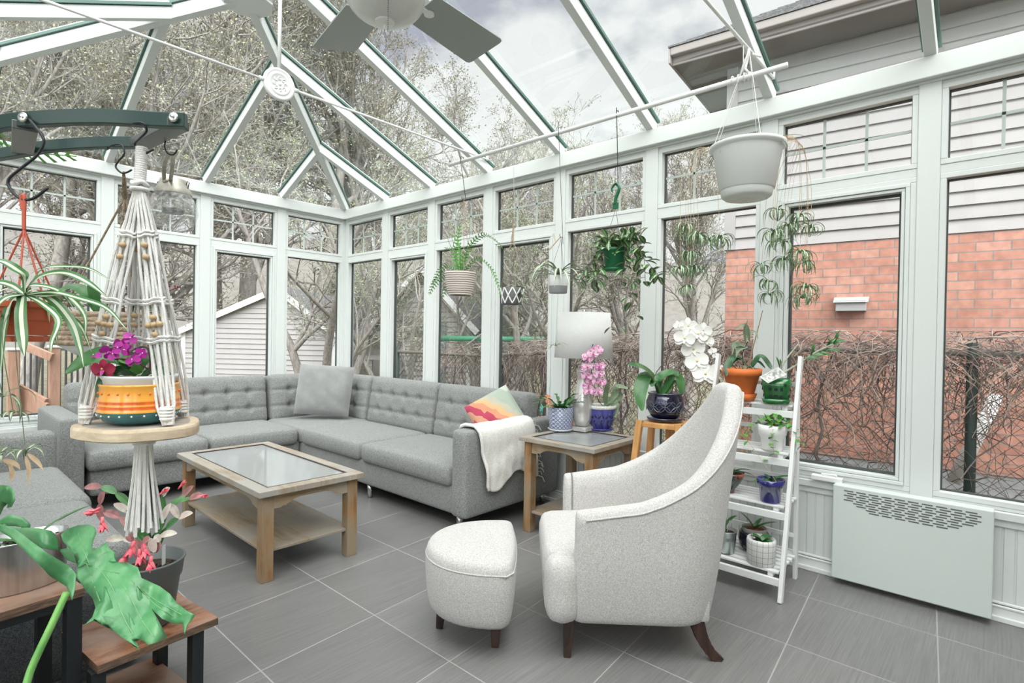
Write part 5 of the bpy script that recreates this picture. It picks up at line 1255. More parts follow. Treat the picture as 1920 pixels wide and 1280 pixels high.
rr = N(q, 'ShaderNodeValToRGB'); L(q, le.outputs['Value'], rr.inputs[0]); rr.color_ramp.interpolation = 'CONSTANT'; el = rr.color_ramp.elements; el[0].color = (.06, .10, .22, 1); el[1].position = .20; el[1].color = (.66, .68, .70, 1); e3 = el.new(.36); e3.color = (.05, .08, .20, 1); e4 = el.new(.6); e4.color = (.6, .62, .66, 1)
L(q, rr.outputs[0], bb.inputs['Base Color'])
cyl_pot(t, .092, .103, .188, ringm, saucer=(.105, .016), sm=M['cer_white'])
random.seed(31); b = MB(); tips = MB()
for k in range(22):
    a = k*2.4; e = random.uniform(.5, 1.3); p = V((cos(a)*.035, sin(a)*.035, .172)); d = V((cos(a)*cos(e), sin(a)*cos(e), sin(e)))
    for j in range(3):
        q_ = b.leaf(p, d, .068, .030, .35, 5, (0, 0), .25, 'oval'); p = q_; d = (d+V((cos(a)*.3, sin(a)*.3, -.25))).normalized()
    if k % 3 == 0: tips.leaf(p-d*.01, d, .03, .016, .2, 4, (0, 0), .2, 'oval')
b.build('stems', M['lf'], t); tips.build('buds', mat('russet_bud', (.28, .07, .04), .6), t)
for k in range(3): phal(t, (-.09+.02*k, .04+.03*k, .20+.03*k), (-.8, -.5, .2), .05, [mat('salmon_bloom', (.55, .22, .13), .6), M['yellow'], M['dry']], 'flower')
t = thing('potted_orchid', 'pink and white blotched orchid in cobalt blue cutout pot on the side table', 'plant', (*onz(1127, 806, zt).xy, zt))
pot([(0, .012), (.068, .012), (.078, .02), (.105, .10), (.112, .15), (.114, .178)], t, M['cobalt'], 36); pot([(.114, .178), (.122, .185), (.122, .205), (.112, .207), (.108, .19), (.10, .16), (0, .16)], t, mat('speckled_rim', (.60, .60, .56), .3, var=.2, vs=60), 36, 'rim'); soil_disc(t, .102, .18)
pot([(0, 0), (.085, 0), (.105, .02), (.098, .022), (.08, .008), (0, .008)], t, M['cobalt'], 32, 'saucer')
b = MB(); vd = math.atan2((CAM-rel(t)).y, (CAM-rel(t)).x)
for k in range(-3, 4):
    a0 = vd+k*.55
    for (da, z, an) in ((0, .085, .4), (.14, .12, -.5), (-.14, .115, .9), (.04, .055, -.9)):
        r_ = .098+.012*(z-.08)/.06; c = V((cos(a0+da)*r_, sin(a0+da)*r_, z)); nn = V((cos(a0+da), sin(a0+da), -.2)).normalized(); sx_ = V((-sin(a0+da), cos(a0+da), 0)); d1 = sx_*sin(an)+V((0, 0, 1))*cos(an); d2 = nn.cross(d1)
        b.add([c-d1*.019+nn*.004, c+d2*.006+nn*.004, c+d1*.019+nn*.004, c-d2*.006+nn*.004], [(0, 1, 2, 3)])
b.build('cutouts', M['blackhole'], t)
def lw(t, u, v, d): return at(u, v, d)-rel(t)
D0 = (rel(t)-CAM).dot(_f)
b = MB()
for pts, w in (([(1132, 762), (1150, 745), (1158, 725), (1178, 728)], .05), ([(1135, 762), (1150, 752), (1152, 775), (1140, 782)], .062), ([(1135, 760), (1136, 735), (1142, 715)], .045), ([(1130, 762), (1160, 748), (1165, 735)], .04)): pleaf(b, [lw(t, u, v, D0-.02*i) for i, (u, v) in enumerate(pts)], w, (-.6, -.4, .6), (0, 0), 'oval')
b.build('leaves', M['lfgrey'], t)
b = MB(); stem(b, [lw(t, 1132, 765, D0), lw(t, 1118, 740, D0-.05), lw(t, 1108, 690, D0-.18), lw(t, 1108, 660, D0-.24), lw(t, 1112, 645, D0-.26)], .003); b.build('stem', M['lfdark'], t)
tag(MB().tube([lw(t, 1150, 768, D0+.02), lw(t, 1168, 652, D0+.05)], .0028, 6).build('support_stake', M['stake'], t))
pm = [M['petalpink'], mat('magenta_lip', (.45, .06, .25), .5), M['yellow']]
for i, (u, v) in enumerate(((1120, 656), (1102, 670), (1101, 687), (1124, 686), (1100, 704), (1123, 700), (1103, 722), (1126, 715), (1104, 732), (1121, 734), (1108, 712), (1112, 662))): phal(t, lw(t, u, v, D0-.10-.0022*(740-v)-.012*(i % 3)), (-.75, -.55, .15+.1*sin(i)), .088, pm, roll=sin(i*2)*.3)
# ---- white orchid on the wooden stand
t = thing('potted_orchid', 'tall white moth orchid in glossy navy cutout pot on the golden stand', 'plant', (*(V((-.30, -4.70, 0))+V((0, 0, 0))).xy, .886))
pot([(0, .0), (.12, .0), (.125, .018), (.115, .02), (.09, .010), (0, .010)], t, M['navy'], 32, 'saucer')
pot([(0, .016), (.088, .016), (.10, .03), (.125, .08), (.130, .12), (.118, .165), (.112, .175), (.120, .182), (.120, .192), (.108, .192), (.10, .17), (0, .165)], t, M['navy'], 36); soil_disc(t, .10, .17)
b = MB(); vd = math.atan2((CAM-rel(t)).y, (CAM-rel(t)).x)
for k in range(-2, 3):
    a0 = vd+k*.62
    for j in range(4):
        an = pi/4+j*pi/2; pts = []
        for i in range(13):
            th_ = 2*pi*i/12; lx, ly = .024+.024*cos(th_), .009*sin(th_); X, Z = lx*cos(an)-ly*sin(an), lx*sin(an)+ly*cos(an); aa = a0+X/.12; r_ = .129-.10*abs(Z)**1.3; pts.append((r_*cos(aa), r_*sin(aa), .10+Z))
        b.tube(pts, .0022, 4)
b.build('petal_relief', mat('navy_relief', (.10, .12, .17), .15, coat=.8), t)
D0 = (rel(t)-CAM).dot(_f)
b = MB()
for pts, w in (([(1240, 742), (1222, 705), (1200, 688), (1178, 684)], .085), ([(1242, 742), (1215, 705), (1200, 735), (1204, 770)], .10), ([(1240, 742), (1262, 705), (1275, 715), (1278, 740)], .075), ([(1240, 742), (1235, 710), (1260, 698), (1272, 705)], .07), ([(1235, 742), (1225, 715), (1222, 725)], .06), ([(1245, 742), (1262, 718), (1276, 722)], .05)):
    lf_ = MB(); pleaf(lf_, [lw(t, u, v, D0-.04*i*(1 if u < 1240 else .4)) for i, (u, v) in enumerate(pts)], w, (-.4, -.3, .85), (0, 0), 'oval'); lf_.build('leaf', M['lf'], t, smooth=True)
b = MB(); stem(b, [lw(t, 1242, 745, D0), lw(t, 1228, 705, D0), lw(t, 1256, 665, D0), lw(t, 1252, 635, D0), lw(t, 1262, 615, D0), lw(t, 1290, 605, D0), lw(t, 1318, 630, D0), lw(t, 1350, 690, D0)], .0035); stem(b, [lw(t, 1258, 742, D0), lw(t, 1262, 715, D0), lw(t, 1250, 670, D0), lw(t, 1285, 625, D0), lw(t, 1300, 640, D0)], .0035)
b.build('stem', M['purple'], t, smooth=True)
MB().tube([lw(t, 1235, 745, D0), lw(t, 1256, 668, D0)], .0018, 5).build('support_stake', M['dry'], t); MB().tube([lw(t, 1248, 745, D0), lw(t, 1252, 700, D0)], .0018, 5).build('support_stake', M['dry'], t)
wm_ = [M['petalwhite'], M['petalwhite'], M['yellow']]
for i, (u, v, s) in enumerate(((1290, 612, .13), (1308, 627, .14), (1283, 635, .14), (1300, 655, .16), (1307, 678, .16), (1322, 702, .17), (1335, 695, .10), (1318, 620, .12), (1272, 610, .07), (1336, 658, .06), (1342, 668, .05), (1352, 690, .05), (1325, 640, .10))): phal(t, lw(t, u, v, D0-.05-.015*(i % 3)), (-.75, -.62, .12+.12*sin(i*1.7)), s, wm_, roll=sin(i*1.3)*.35)

# ---- ladder shelf pots
Z4, Z3, Z2, Z1 = 1.076, .801, .506, .156
t = thing('potted_plant', 'terracotta clay pot with sparse orchid and cane on the top ladder tier', 'plant', (-.36, -5.24, Z4))
pot([(0, 0), (.075, 0), (.093, .045), (.086, .045), (.07, .008), (0, .008)], t, M['terra'], 28, 'saucer'); pot([(0, .01), (.066, .01), (.068, .015), (.104, .155), (.115, .157), (.12, .20), (.108, .20), (.10, .16), (0, .16)], t, M['terra'], 32); soil_disc(t, .10, .17, m=mat('bark_chips', (.22, .19, .16), .9, var=.6, vs=40))
D0 = (rel(t)-CAM).dot(_f); b = MB()
for pts, w in (([(1405, 690), (1380, 668), (1362, 690), (1362, 705)], .045), ([(1408, 690), (1425, 668), (1440, 682), (1446, 692)], .045), ([(1405, 690), (1420, 678), (1435, 690)], .03), ([(1405, 690), (1385, 672), (1365, 688)], .03)): pleaf(b, [lw(t, u, v, D0-.02*i) for i, (u, v) in enumerate(pts)], w, (-.4, -.3, .85), (0, 0), 'oval')
b.build('leaves', M['lfdark'], t, smooth=True); b = MB()
for pts, w in (([(1405, 640), (1398, 610), (1378, 618)], .03), ([(1398, 645), (1396, 620), (1402, 600)], .022), ([(1398, 650), (1378, 645), (1372, 665)], .03), ([(1402, 625), (1415, 622), (1422, 636)], .02), ([(1402, 650), (1385, 655), (1380, 670)], .03)): pleaf(b, [lw(t, u, v, D0-.02*i) for i, (u, v) in enumerate(pts)], w, (-.5, -.4, .6), (0, 0), 'lance')
b.build('upper_leaves', M['lfgrey'], t, smooth=True); b = MB(); stem(b, [lw(t, 1395, 690, D0), lw(t, 1392, 665, D0), lw(t, 1402, 640, D0)], .003); b.build('dark_stem', M['stake'], t)
MB().tube([lw(t, 1402, 690, D0), lw(t, 1430, 582, D0+.02)], [.004, .0022], 6).build('cane', mat('brown_cane', (.30, .17, .09), .7), t)
b = MB()
for k in range(9): a = random.uniform(0, 6.28); stem(b, [(cos(a)*.02, sin(a)*.02, .18), (cos(a)*.06, sin(a)*.06, .22), (cos(a)*.10, sin(a)*.10, .18)], .0022)
b.build('aerial_roots', M['lfgrey'], t)
t = thing('potted_plant', 'square green glazed cutout pot with leaning leafy cane on the top ladder tier', 'plant', (-.355, -5.445, Z4)); t.rotation_euler = (0, 0, .25)
def sq(pts, m, nm, n=4):
    b = MB(); vs = []
    for r_, z in pts:
        for k in range(16):
            a = 2*pi*k/16; c_, s_ = cos(a), sin(a); q = 1/max(abs(c_), abs(s_))**.75; vs.append((r_*c_*q, r_*s_*q, z))
    m_ = len(pts); b.add(vs, [(i*16+k, i*16+(k+1) % 16, (i+1)*16+(k+1) % 16, (i+1)*16+k) for i in range(m_-1) for k in range(16)]); return b.build(nm, m, t, smooth=True)
sq([(0, 0), (.07, 0), (.082, .03), (.076, .03), (.068, .01), (0, .01)], M['ceramgreen'], 'saucer'); sq([(0, .012), (.055, .012), (.062, .02), (.078, .10), (.083, .15), (.078, .15), (.07, .12), (0, .12)], M['ceramgreen'], 'pot')
b = MB()
for a0 in (pi, 3*pi/2, 0, pi/2):
    for X, Z, w, h in ((-.03, .09, .008, .008), (0, .09, .009, .010), (.03, .09, .007, .011), (-.028, .045, .009, .007), (0, .05, .012, .005), (.028, .045, .009, .007), (.05, .115, .007, .008)):
        r_ = .0665+.012*(Z-.04)/.08; n_ = V((cos(a0), sin(a0), 0)); s_ = V((-sin(a0), cos(a0), 0)); c = n_*(r_+.0012)*1.0+s_*X+V((0, 0, Z)); b.box(c, (.004, 2*w, 2*h), rz=a0)
b.build('cutouts', M['blackhole'], t)
D0 = (rel(t)-CAM).dot(_f); RI = Matrix.Rotation(-.25, 3, 'Z')
def lr(u, v, d): return RI @ (at(u, v, d)-rel(t))
b = MB(); cane = [lr(1462, 703, D0), lr(1500, 680, D0-.02), (lr(1530, 660, D0-.04)), lr(1562, 645, D0-.06)]; stem(b, cane, .006, 6); stem(b, [lr(1455, 705, D0), lr(1475, 672, D0+.02), lr(1497, 645, D0+.04)], .005, 6); b.build('canes', mat('pale_cane', (.36, .37, .28), .7, var=.3, vs=60), t, smooth=True)
b = MB()
for (a, c) in (((1562, 645), (1576, 618)), ((1562, 645), (1588, 637)), ((1558, 648), (1550, 632)), ((1545, 655), (1580, 660)), ((1535, 660), (1562, 668)), ((1520, 667), (1528, 642)), ((1520, 668), (1555, 664)), ((1550, 650), (1568, 634)), ((1510, 672), (1540, 672)), ((1462, 690), (1455, 668)), ((1464, 690), (1462, 672))):
    pleaf(b, [lr(*a, D0-.04), lr((a[0]+c[0])/2, (a[1]+c[1])/2-2, D0-.06), lr(*c, D0-.06)], .020, (-.6, -.5, .6), (0, 0), 'lance')
b.build('leaves', M['lf'], t)
tgm = mat('orchid_photo_tag', (.25, .26, .24), .4, col2=(.75, .76, .72), vs=60)
b = MB(); c = [lr(1424, 706, D0-.09), lr(1459, 688, D0-.09), lr(1475, 702, D0-.10), lr(1440, 718, D0-.11)]; b.add(c, [(0, 1, 2, 3)]); b.build('plant_tag', M['cer_white'], t, solid=.001)
cc = sum(c, V((0, 0, 0)))/4; off = RI @ (_f*-.0015); MB().add([cc+(p-cc)*.88+off for p in c], [(0, 1, 2, 3)]).build('tag_picture', tgm, t)
t = thing('potted_plant', 'white ceramic pot with trailing round-leaved ivy on the second ladder tier', 'plant', (-.40, -5.44, Z3))
pot([(0, 0), (.058, 0), (.060, .01), (.064, .07), (.078, .095), (.082, .12), (.080, .15), (.072, .152), (.068, .13), (0, .13)], t, M['cer_white'], 32); soil_disc(t, .066, .135)
random.seed(41); b = MB(); s_ = MB()
for tr in ([(0, 0, .14), (-.02, .06, .18), (-.03, .12, .12), (-.05, .15, .06)], [(0, 0, .14), (-.06, -.02, .17), (-.09, -.03, .08), (-.09, -.04, -.02)], [(0, 0, .14), (.0, -.09, .17), (-.02, -.14, .10), (-.02, -.17, .04)], [(0, 0, .14), (-.05, .02, .19), (0, -.04, .20)], [(0, 0, .14), (.05, .03, .19), (.06, -.05, .19)], [(0, 0, .14), (-.03, -.05, .19), (-.06, -.08, .16)]): stem(s_, tr, .0014, 4); leafset(b, tr, 15, .032, .03, (0, 0), 'oval', .3)
tr = [(-.05, .14, .06), (-.07, .08, .0), (-.09, -.0, -.09), (-.10, -.09, -.22), (-.08, -.10, -.33)]; stem(s_, tr, .001, 4); leafset(b, tr[:3], 3, .03, .028, (0, 0), 'oval', .3)
b.build('leaves', M['lfbright'], t); s_.build('vines', M['dry'], t)
t = thing('potted_plant', 'dark red and green painted bowl with young orchid on the third ladder tier', 'plant', (-.43, -5.20, Z2))
pm2 = mat('painted_red_green_glaze', (.02, .045, .035), .12, coat=.8, col2=(.36, .07, .04), vs=16, thr=(.52, .56)); pot([(0, 0), (.035, 0), (.036, .022), (.075, .07), (.092, .115), (.090, .125), (.082, .125), (.08, .11), (0, .105)], t, pm2, 28); soil_disc(t, .078, .112)
b = MB(); 
for a, e, l_ in ((-1.4, .7, .14), (-1.0, .35, .16), (-2.2, 1.0, .09), (.6, .6, .12)): b.leaf((0, 0, .11), (cos(a)*cos(e), sin(a)*cos(e), sin(e)), l_, .028, .9, 7, (0, 0), .2, 'strap')
b.build('leaves', M['lf'], t)
t = thing('potted_plant', 'royal blue glazed flower pot with young orchid on the third ladder tier', 'plant', (-.46, -5.455, Z2))
pot([(0, 0), (.053, 0), (.056, .008), (.066, .095), (.075, .096), (.079, .135), (.071, .136), (.068, .12), (0, .115)], t, M['bluepot'], 32); soil_disc(t, .067, .12, m=M['lfgrey'])
b = MB()
for a, e, l_, w in ((-.9, .5, .15, .035), (2.3, .2, .12, .032), (1.3, .9, .06, .028), (-2.5, .8, .06, .03), (3.1, .3, .09, .03)): b.leaf((0, 0, .12), (cos(a)*cos(e), sin(a)*cos(e), sin(e)), l_, w, .7, 7, (0, 0), .2, 'strap')
b.build('leaves', M['lf'], t)
t = thing('potted_plant', 'galvanised tin pot with spindly plant on the bottom ladder tier', 'plant', (-.50, -5.215, Z1))
cyl_pot(t, .052, .062, .135, M['zinc'], .002, .006, .003); b = MB()
for a, e, l_ in ((-.5, .9, .10), (2.4, .7, .09), (1, 1.2, .13)): b.leaf((0, 0, .16), (cos(a)*cos(e), sin(a)*cos(e), sin(e)), l_, .028, .8, 6, (0, 0), .2, 'oval')
stem(b, [(0, 0, .11), (.0, .0, .18)], .003); b.build('leaves', M['lf'], t)
b = MB()
for k in range(3): b.box((-.02+.015*k, .02-.015*k, .15), (.012, .002, .09), M=Matrix.Rotation(.2*(k-1), 3, 'X'))
b.build('plant_labels', M['cer_white'], t)
t = thing('potted_plant', 'round navy glazed pot with young orchid at the back of the bottom tier', 'plant', (-.36, -5.335, Z1))
pot([(0, 0), (.06, 0), (.085, .03), (.092, .075), (.085, .115), (.080, .12), (.076, .118), (0, .10)], t, M['navy'], 32); pot([(0, .10), (.068, .11), (.072, .145), (.066, .146), (.064, .13), (0, .13)], t, mat('stone_grey_pot', (.30, .29, .28), .7), 28, 'inner_pot'); soil_disc(t, .062, .132, m=mat('orange_bark', (.28, .10, .05), .9, var=.5, vs=50))
b = MB()
for a, e, l_ in ((-.9, .6, .15), (1.9, 1.1, .13), (-.3, .9, .10), (2.6, .5, .10), (-2.2, .9, .08)): b.leaf((0, 0, .13), (cos(a)*cos(e), sin(a)*cos(e), sin(e)), l_, .03, .6, 7, (0, 0), .2, 'strap')
b.build('leaves', M['lf'], t)
t = thing('potted_plant', 'white grid patterned pot with small wavy leaves on the bottom ladder tier front', 'plant', (-.525, -5.43, Z1))
gm = bpy.data.materials.new('white_grid_glaze'); gm.use_nodes = True; q = gm.node_tree; bb = q.nodes['Principled BSDF']; bb.inputs['Roughness'].default_value = .4
tcn = N(q, 'ShaderNodeTexCoord'); s = N(q, 'ShaderNodeSeparateXYZ'); L(q, tcn.outputs['Object'], s.inputs[0]); a2 = N(q, 'ShaderNodeMath', operation='ARCTAN2'); L(q, s.outputs[1], a2.inputs[0]); L(q, s.outputs[0], a2.inputs[1])
def lines(v, k, w, off=0):
    m_ = N(q, 'ShaderNodeMath', operation='MULTIPLY_ADD', inp={1: k, 2: off+50}); L(q, v, m_.inputs[0]); f = N(q, 'ShaderNodeMath', operation='FRACT'); L(q, m_.outputs[0], f.inputs[0]); l_ = N(q, 'ShaderNodeMath', operation='LESS_THAN', inp={1: w}); L(q, f.outputs[0], l_.inputs[0]); return l_.outputs[0]
mx_ = N(q, 'ShaderNodeMath', operation='MAXIMUM'); L(q, lines(a2.outputs[0], 16/(2*pi), .06), mx_.inputs[0]); L(q, lines(s.outputs[2], 1/.032, .055, .3), mx_.inputs[1])
mi_ = N(q, 'ShaderNodeMix', data_type='RGBA'); L(q, mx_.outputs[0], mi_.inputs[0]); mi_.inputs[6].default_value = (.66, .66, .64, 1); mi_.inputs[7].default_value = (.16, .15, .15, 1); L(q, mi_.outputs[2], bb.inputs['Base Color'])
pot([(0, 0), (.070, 0), (.076, .006), (.080, .13), (.076, .145), (.068, .146), (.066, .12), (0, .115)], t, gm, 36); soil_disc(t, .066, .12)
b = MB()
for a, e, l_ in ((-1.6, .5, .07), (-2.6, .4, .08), (2.0, .9, .07), (-.6, .8, .08)): b.leaf((0, 0, .12), (cos(a)*cos(e), sin(a)*cos(e), sin(e)), l_, .05, 1.0, 7, (0, 0), .3, 'oval')
b.build('leaves', M['lf'], t); b = MB(); b.leaf((-.03, .04, .11), (0, 0, 1), .07, .014, .0, 4, (0,), 0, 'lance'); b.build('plant_label', M['cer_white'], t)
# ================================================================ FOREGROUND
Fh = V((_f.x, _f.y, 0)).normalized(); Rh = V((_r.x, _r.y, 0)).normalized()
# wall mounted curved pot rack
t = thing('pot_rack', 'dark green curved metal hanging rack with two rails', 'rack', (-3.9, -4.6, 1.96)); o = rel(t)
def bar(nm, pts, h, w, m):
    ps = cr_path(pts, 6); b = MB(); vs = []
    for i, p in enumerate(ps):
        tn = (ps[min(i+1, len(ps)-1)]-ps[max(i-1, 0)]).normalized(); s = tn.cross(V((0, 0, 1))).normalized()
        for a, c in ((-1, -1), (1, -1), (1, 1), (-1, 1)): vs.append(p-o+s*(a*w/2)+V((0, 0, c*h/2)))
    b.add(vs, [(i*4+k, i*4+(k+1) % 4, i*4+4+(k+1) % 4, i*4+4+k) for i in range(len(ps)-1) for k in range(4)]+[(3, 2, 1, 0), tuple(range(len(vs)-4, len(vs)))]); return b.build(nm, M[m], t, bevel=.002)
fb = [V((-4.29, -4.28, 1.86)), at(-120, 262, 1.42), at(0, 232, 1.38), at(100, 222, 1.36), at(200, 220, 1.36), at(290, 225, 1.37), at(349, 227, 1.38)]
bb_ = [V((-4.29, -3.95, 1.84)), at(-120, 310, 1.72), at(0, 290, 1.66), at(100, 274, 1.62), at(190, 268, 1.62), at(275, 268, 1.62)]
bar('front_rail', fb, .036, .022, 'rackgreen'); bar('back_rail', bb_, .032, .022, 'rackgreen')
for a, b_ in ((at(47, 236, 1.37), at(42, 283, 1.64)), (at(335, 232, 1.38), at(262, 270, 1.62))):
    MB().beam(a-o-V((0, 0, .0)), b_-o, .05, .022, (0, 0, 1)).build('cross_bar', M['rackgrey'], t, bevel=.002)
for u, v, d in ((50, 223, 1.36), (330, 223, 1.37)):
    c = at(u, v, d)-o-Fh*.014; b = MB(); b.lathe([(0, .0), (.0085, .0), (.0125, .0015), (.0125, .003), (0, .003)], 20); R = Fh.to_track_quat('Z', 'Y').to_matrix(); b.v = [tuple(R @ V(p)+c) for p in b.v]
    b.tube([c-Fh*.003-Fh*.001, c-Fh*.0045], .0035, 6); b.build('bolt', M['chrome'], t, smooth=True)
def hook2(lab, px, r=.0028, d=1.4):
    b = MB(); b.tube(cr_path([at(u, v, dd if dd else d) for (u, v, *q) in px for dd in [q[0] if q else None]], 5), r, 7); return tag(b.build('s_hook', M['hook'], smooth=True), lab, 'hook')
hook2('large dark s-hook at the left holding the terracotta plastic planter', [(45, 212, 1.40), (62, 232, 1.335), (82, 262, 1.33), (70, 290, 1.33), (40, 315, 1.33), (17, 335, 1.33), (18, 352, 1.33), (38, 372, 1.33), (62, 372, 1.33), (90, 352, 1.33)], .0035)
hook2('small dark s-hook on the back rail holding the rope basket twine', [(201, 280, 1.62), (212, 272, 1.60), (228, 272, 1.60), (233, 288, 1.6), (222, 302, 1.6), (217, 313, 1.6), (228, 324, 1.6), (238, 323, 1.6), (247, 318, 1.6)], .0026)
hook2('small dark s-hook on the front rail holding the white macrame hanger', [(241, 236, 1.37), (252, 231, 1.35), (268, 231, 1.35), (275, 245, 1.36), (262, 260, 1.38), (253, 270, 1.4), (258, 282, 1.4), (270, 288, 1.40), (288, 280, 1.4)], .0028)
hook2('small dark s-hook at the rack end holding the glass lantern', [(318, 248, 1.5), (311, 262, 1.52), (309, 275, 1.52), (314, 287, 1.52), (325, 290, 1.52), (333, 280, 1.52)], .002)
# macrame hanger with log slice tray
c0 = at(262, 800, 1.42); zt_ = at(262, 792, 1.42).z
t = thing('macrame_hanger', 'white cotton macrame hanger with wooden beads and log slice tray', 'hanger', (c0.x, c0.y, zt_)); o = rel(t)
b = MB(); r_ = []; n = 44
def trr(a): return .139*(1+.05*cos(2*a+.6)+.035*cos(5*a+1)-.06*max(0, cos(a+ (pi/2)+.0))**14)
for z, k in ((-.030, .95), (-.026, 1), (-.006, 1.0), (0, .985), (0, .84), (.001, .0)):
    r_.append((z, k))
vs = []
for z, k in r_:
    for i in range(n): a = 2*pi*i/n; q = Rh*cos(a)*trr(a)*k + Fh*sin(a)*trr(a)*k; vs.append(q+V((0, 0, z)))
b.add(vs, []); mi_n = [0, 0, 0, 0, 1]
for l_ in range(5): b.f += [(l_*n+i, l_*n+(i+1) % n, (l_+1)*n+(i+1) % n, (l_+1)*n+i) for i in range(n)]; b.m += [mi_n[l_]]*n
b.f.append(tuple(range(n-1, -1, -1))); b.m.append(0); b.build('log_slice_tray', [M['slice'], M['slicetop']], t)
top = at(262, 345, 1.40)-o; wtop = at(266, 276, 1.40)-o
b = MB(); k_ = 26
b.tube([top.lerp(wtop, i/60) for i in range(61)], [.0125+.0016*abs(sin(i*pi/60*17)) for i in range(61)], 12); b.tube([top+V((cos(a)*.016, sin(a)*.016, .004*sin(a*3))) for a in [i*.45 for i in range(15)]], .006, 6); b.tube([top+V((cos(a)*.018, sin(a)*.018, -.014)) for a in [i*.45 for i in range(15)]], .005, 6); b.build('wrapped_top', M['rope'], t, smooth=True)
ends = [(Rh*-.108-Fh*.045, 'front'), (Rh*.106-Fh*.05, 'front'), (Rh*-.070+Fh*.085, 'back'), (Rh*.06+Fh*.09, 'back')]
beads = []
for e_, kind in ends:
    b = MB(); e_ = e_+V((0, 0, .004)); cc = (e_-top); sdv = cc.cross(V((0, 0, 1))).cross(cc).normalized(); sdv = (Rh if abs(e_.dot(Rh)) > 0 else Rh)
    dirx = (cc.cross(Fh)).normalized()
    for j in range(9):
        w = (j-4)/4; pts = []
        for i in range(14):
            q = i/13; sp_ = .010+.030*sin(min(1, q*1.6)*pi*.5)*(1-.35*max(0, (q-.55)/.45)) if q < .93 else .016
            if abs(q-.58) < .05: sp_ *= 1.1
            pts.append(top+cc*q+dirx*w*sp_*.62+Fh*(.006*cos(j*2.1+i*.8)))
        b.tube(pts, .0034, 6)
    for q, m_ in ((.22, .8), (.50, 1.1), (.66, 1.15), (.945, .8)):
        c = top+cc*q; wv_ = .024*m_ if q < .9 else .014
        for z in (0, .009): b.tube([c+dirx*wv_*cos(a)+Fh*.010*sin(a)+V((0, 0, z+.002*sin(a*4))) for a in [i*.45 for i in range(15)]], .0038, 5)
    c = top+cc*.955
    for z in (0, .008, .016, .024): b.tube([c+V((cos(a)*.014, sin(a)*.014, z-.012)) for a in [i*.63 for i in range(11)]], .0042, 5)
    b.build('cord_bundle', M['rope'], t)
    if kind == 'front':
        for q, offs in ((.26, ((0, 0),)), (.31, ((0, 0),)), (.56, ((0, 0),)), (.59, ((-.014, 0), (0, 0), (.014, 0))), (.63, ((0, 0),))):
            for ox, oz in offs: beads.append(top+cc*q+dirx*ox-Fh*.011)
    else:
        for q in (.27, .55, .59): beads.append(top+cc*q-Fh*.011)
bp_ = None
for c in beads:
    if bp_ is None: bp_ = MB().ell((0, 0, 0), (.0085, .0085, .0075), 14, 9).build('bead', M['bead'], t, smooth=True, loc=c)
    else: q = bp_.copy(); COL.objects.link(q); q.parent = t; q.location = c
b = MB(); tb0 = V((0, 0, -.032))+Rh*.012
for j in range(60):
    a = j*2.4; r0 = .016*sqrt(random.random()); r1 = .040*sqrt(random.random())+.004; z1 = -.235+random.uniform(-.022, .012); d1 = V((cos(a), sin(a), 0))
    b.tube([tb0+d1*r0, tb0+d1*(r0*.9+.004)+V((0, 0, -.03)), tb0+d1*(r0+r1)*.5+V((0, 0, -.12)), tb0+d1*r1+V((random.uniform(-.004, .004), 0, z1))], .0036, 5)
for z in (-.012, -.020): b.tube([tb0+V((cos(q)*.022, sin(q)*.022, z)) for q in [i*.6 for i in range(11)]], .0045, 5)
b.build('tassel', M['rope'], t)
# orange bowl orchid on the tray
t2 = thing('potted_orchid', 'magenta mini orchid in orange and teal painted bowl on the hanging log tray', 'plant', (c0.x, c0.y, zt_+.001)); t = t2; o = rel(t); D0 = (o-CAM).dot(_f)
pr = [(0, 0), (.055, 0), (.078, .010), (.090, .026), (.0925, .034), (.0925, .038), (.0905, .041), (.0905, .046), (.0915, .05), (.0895, .054), (.0895, .058), (.0905, .062), (.0885, .066), (.087, .095), (.0885, .098), (.0885, .103), (.083, .103), (.08, .08), (0, .08)]
mis = [1, 1, 1, 1, 0, 0, 2, 2, 0, 2, 2, 0, 0, 0, 0, 0, 0, 0]
b = MB(); b.lathe(pr, 44, mis=mis); b.build('painted_bowl', [M['orange'], M['teal'], M['red_o']], t, smooth=True)
b = MB()
for k in range(24): a = k*pi/12; b.ell((.0885*cos(a), .0885*sin(a), .081), (.0028, .0028, .0032), 8, 5)
b.build('red_dots', M['red_o'], t, smooth=True); b = MB()
for k in range(22): a = k*pi/11; b.ell((.0905*cos(a), .0905*sin(a), .0265), (.0026, .0026, .0026), 8, 5)
b.build('white_dots', M['cer_white'], t, smooth=True)
pot([(.072, .05), (.080, .112), (.0845, .118), (.0845, .124), (.080, .124), (.076, .115), (0, .112)], t, M['plwhite'], 36, 'inner_pot'); soil_disc(t, .07, .112, m=mat('moss_chips', (.30, .28, .24), .9, var=.5, vs=90))
for pts, w, m_ in (([(258, 702), (238, 676), (205, 668), (165, 676), (124, 700)], .048, 'lf'), ([(252, 704), (225, 697), (198, 712), (182, 745)], .030, 'lfdark'), ([(260, 700), (272, 678), (292, 664), (315, 655)], .026, 'lf'), ([(266, 706), (285, 696), (305, 698), (322, 712)], .024, 'lf'), ([(262, 700), (248, 680), (222, 676)], .03, 'lfbright')):
    b = MB(); pleaf(b, [lw(t, u, v, D0-.005-.022*i*(1 if u < 250 else -.5)) for i, (u, v) in enumerate(pts)], w*1.15, (-.5, -.6, .6), (0, 0), 'oval', .18, 7); b.build('leaf', M[m_], t, smooth=True)
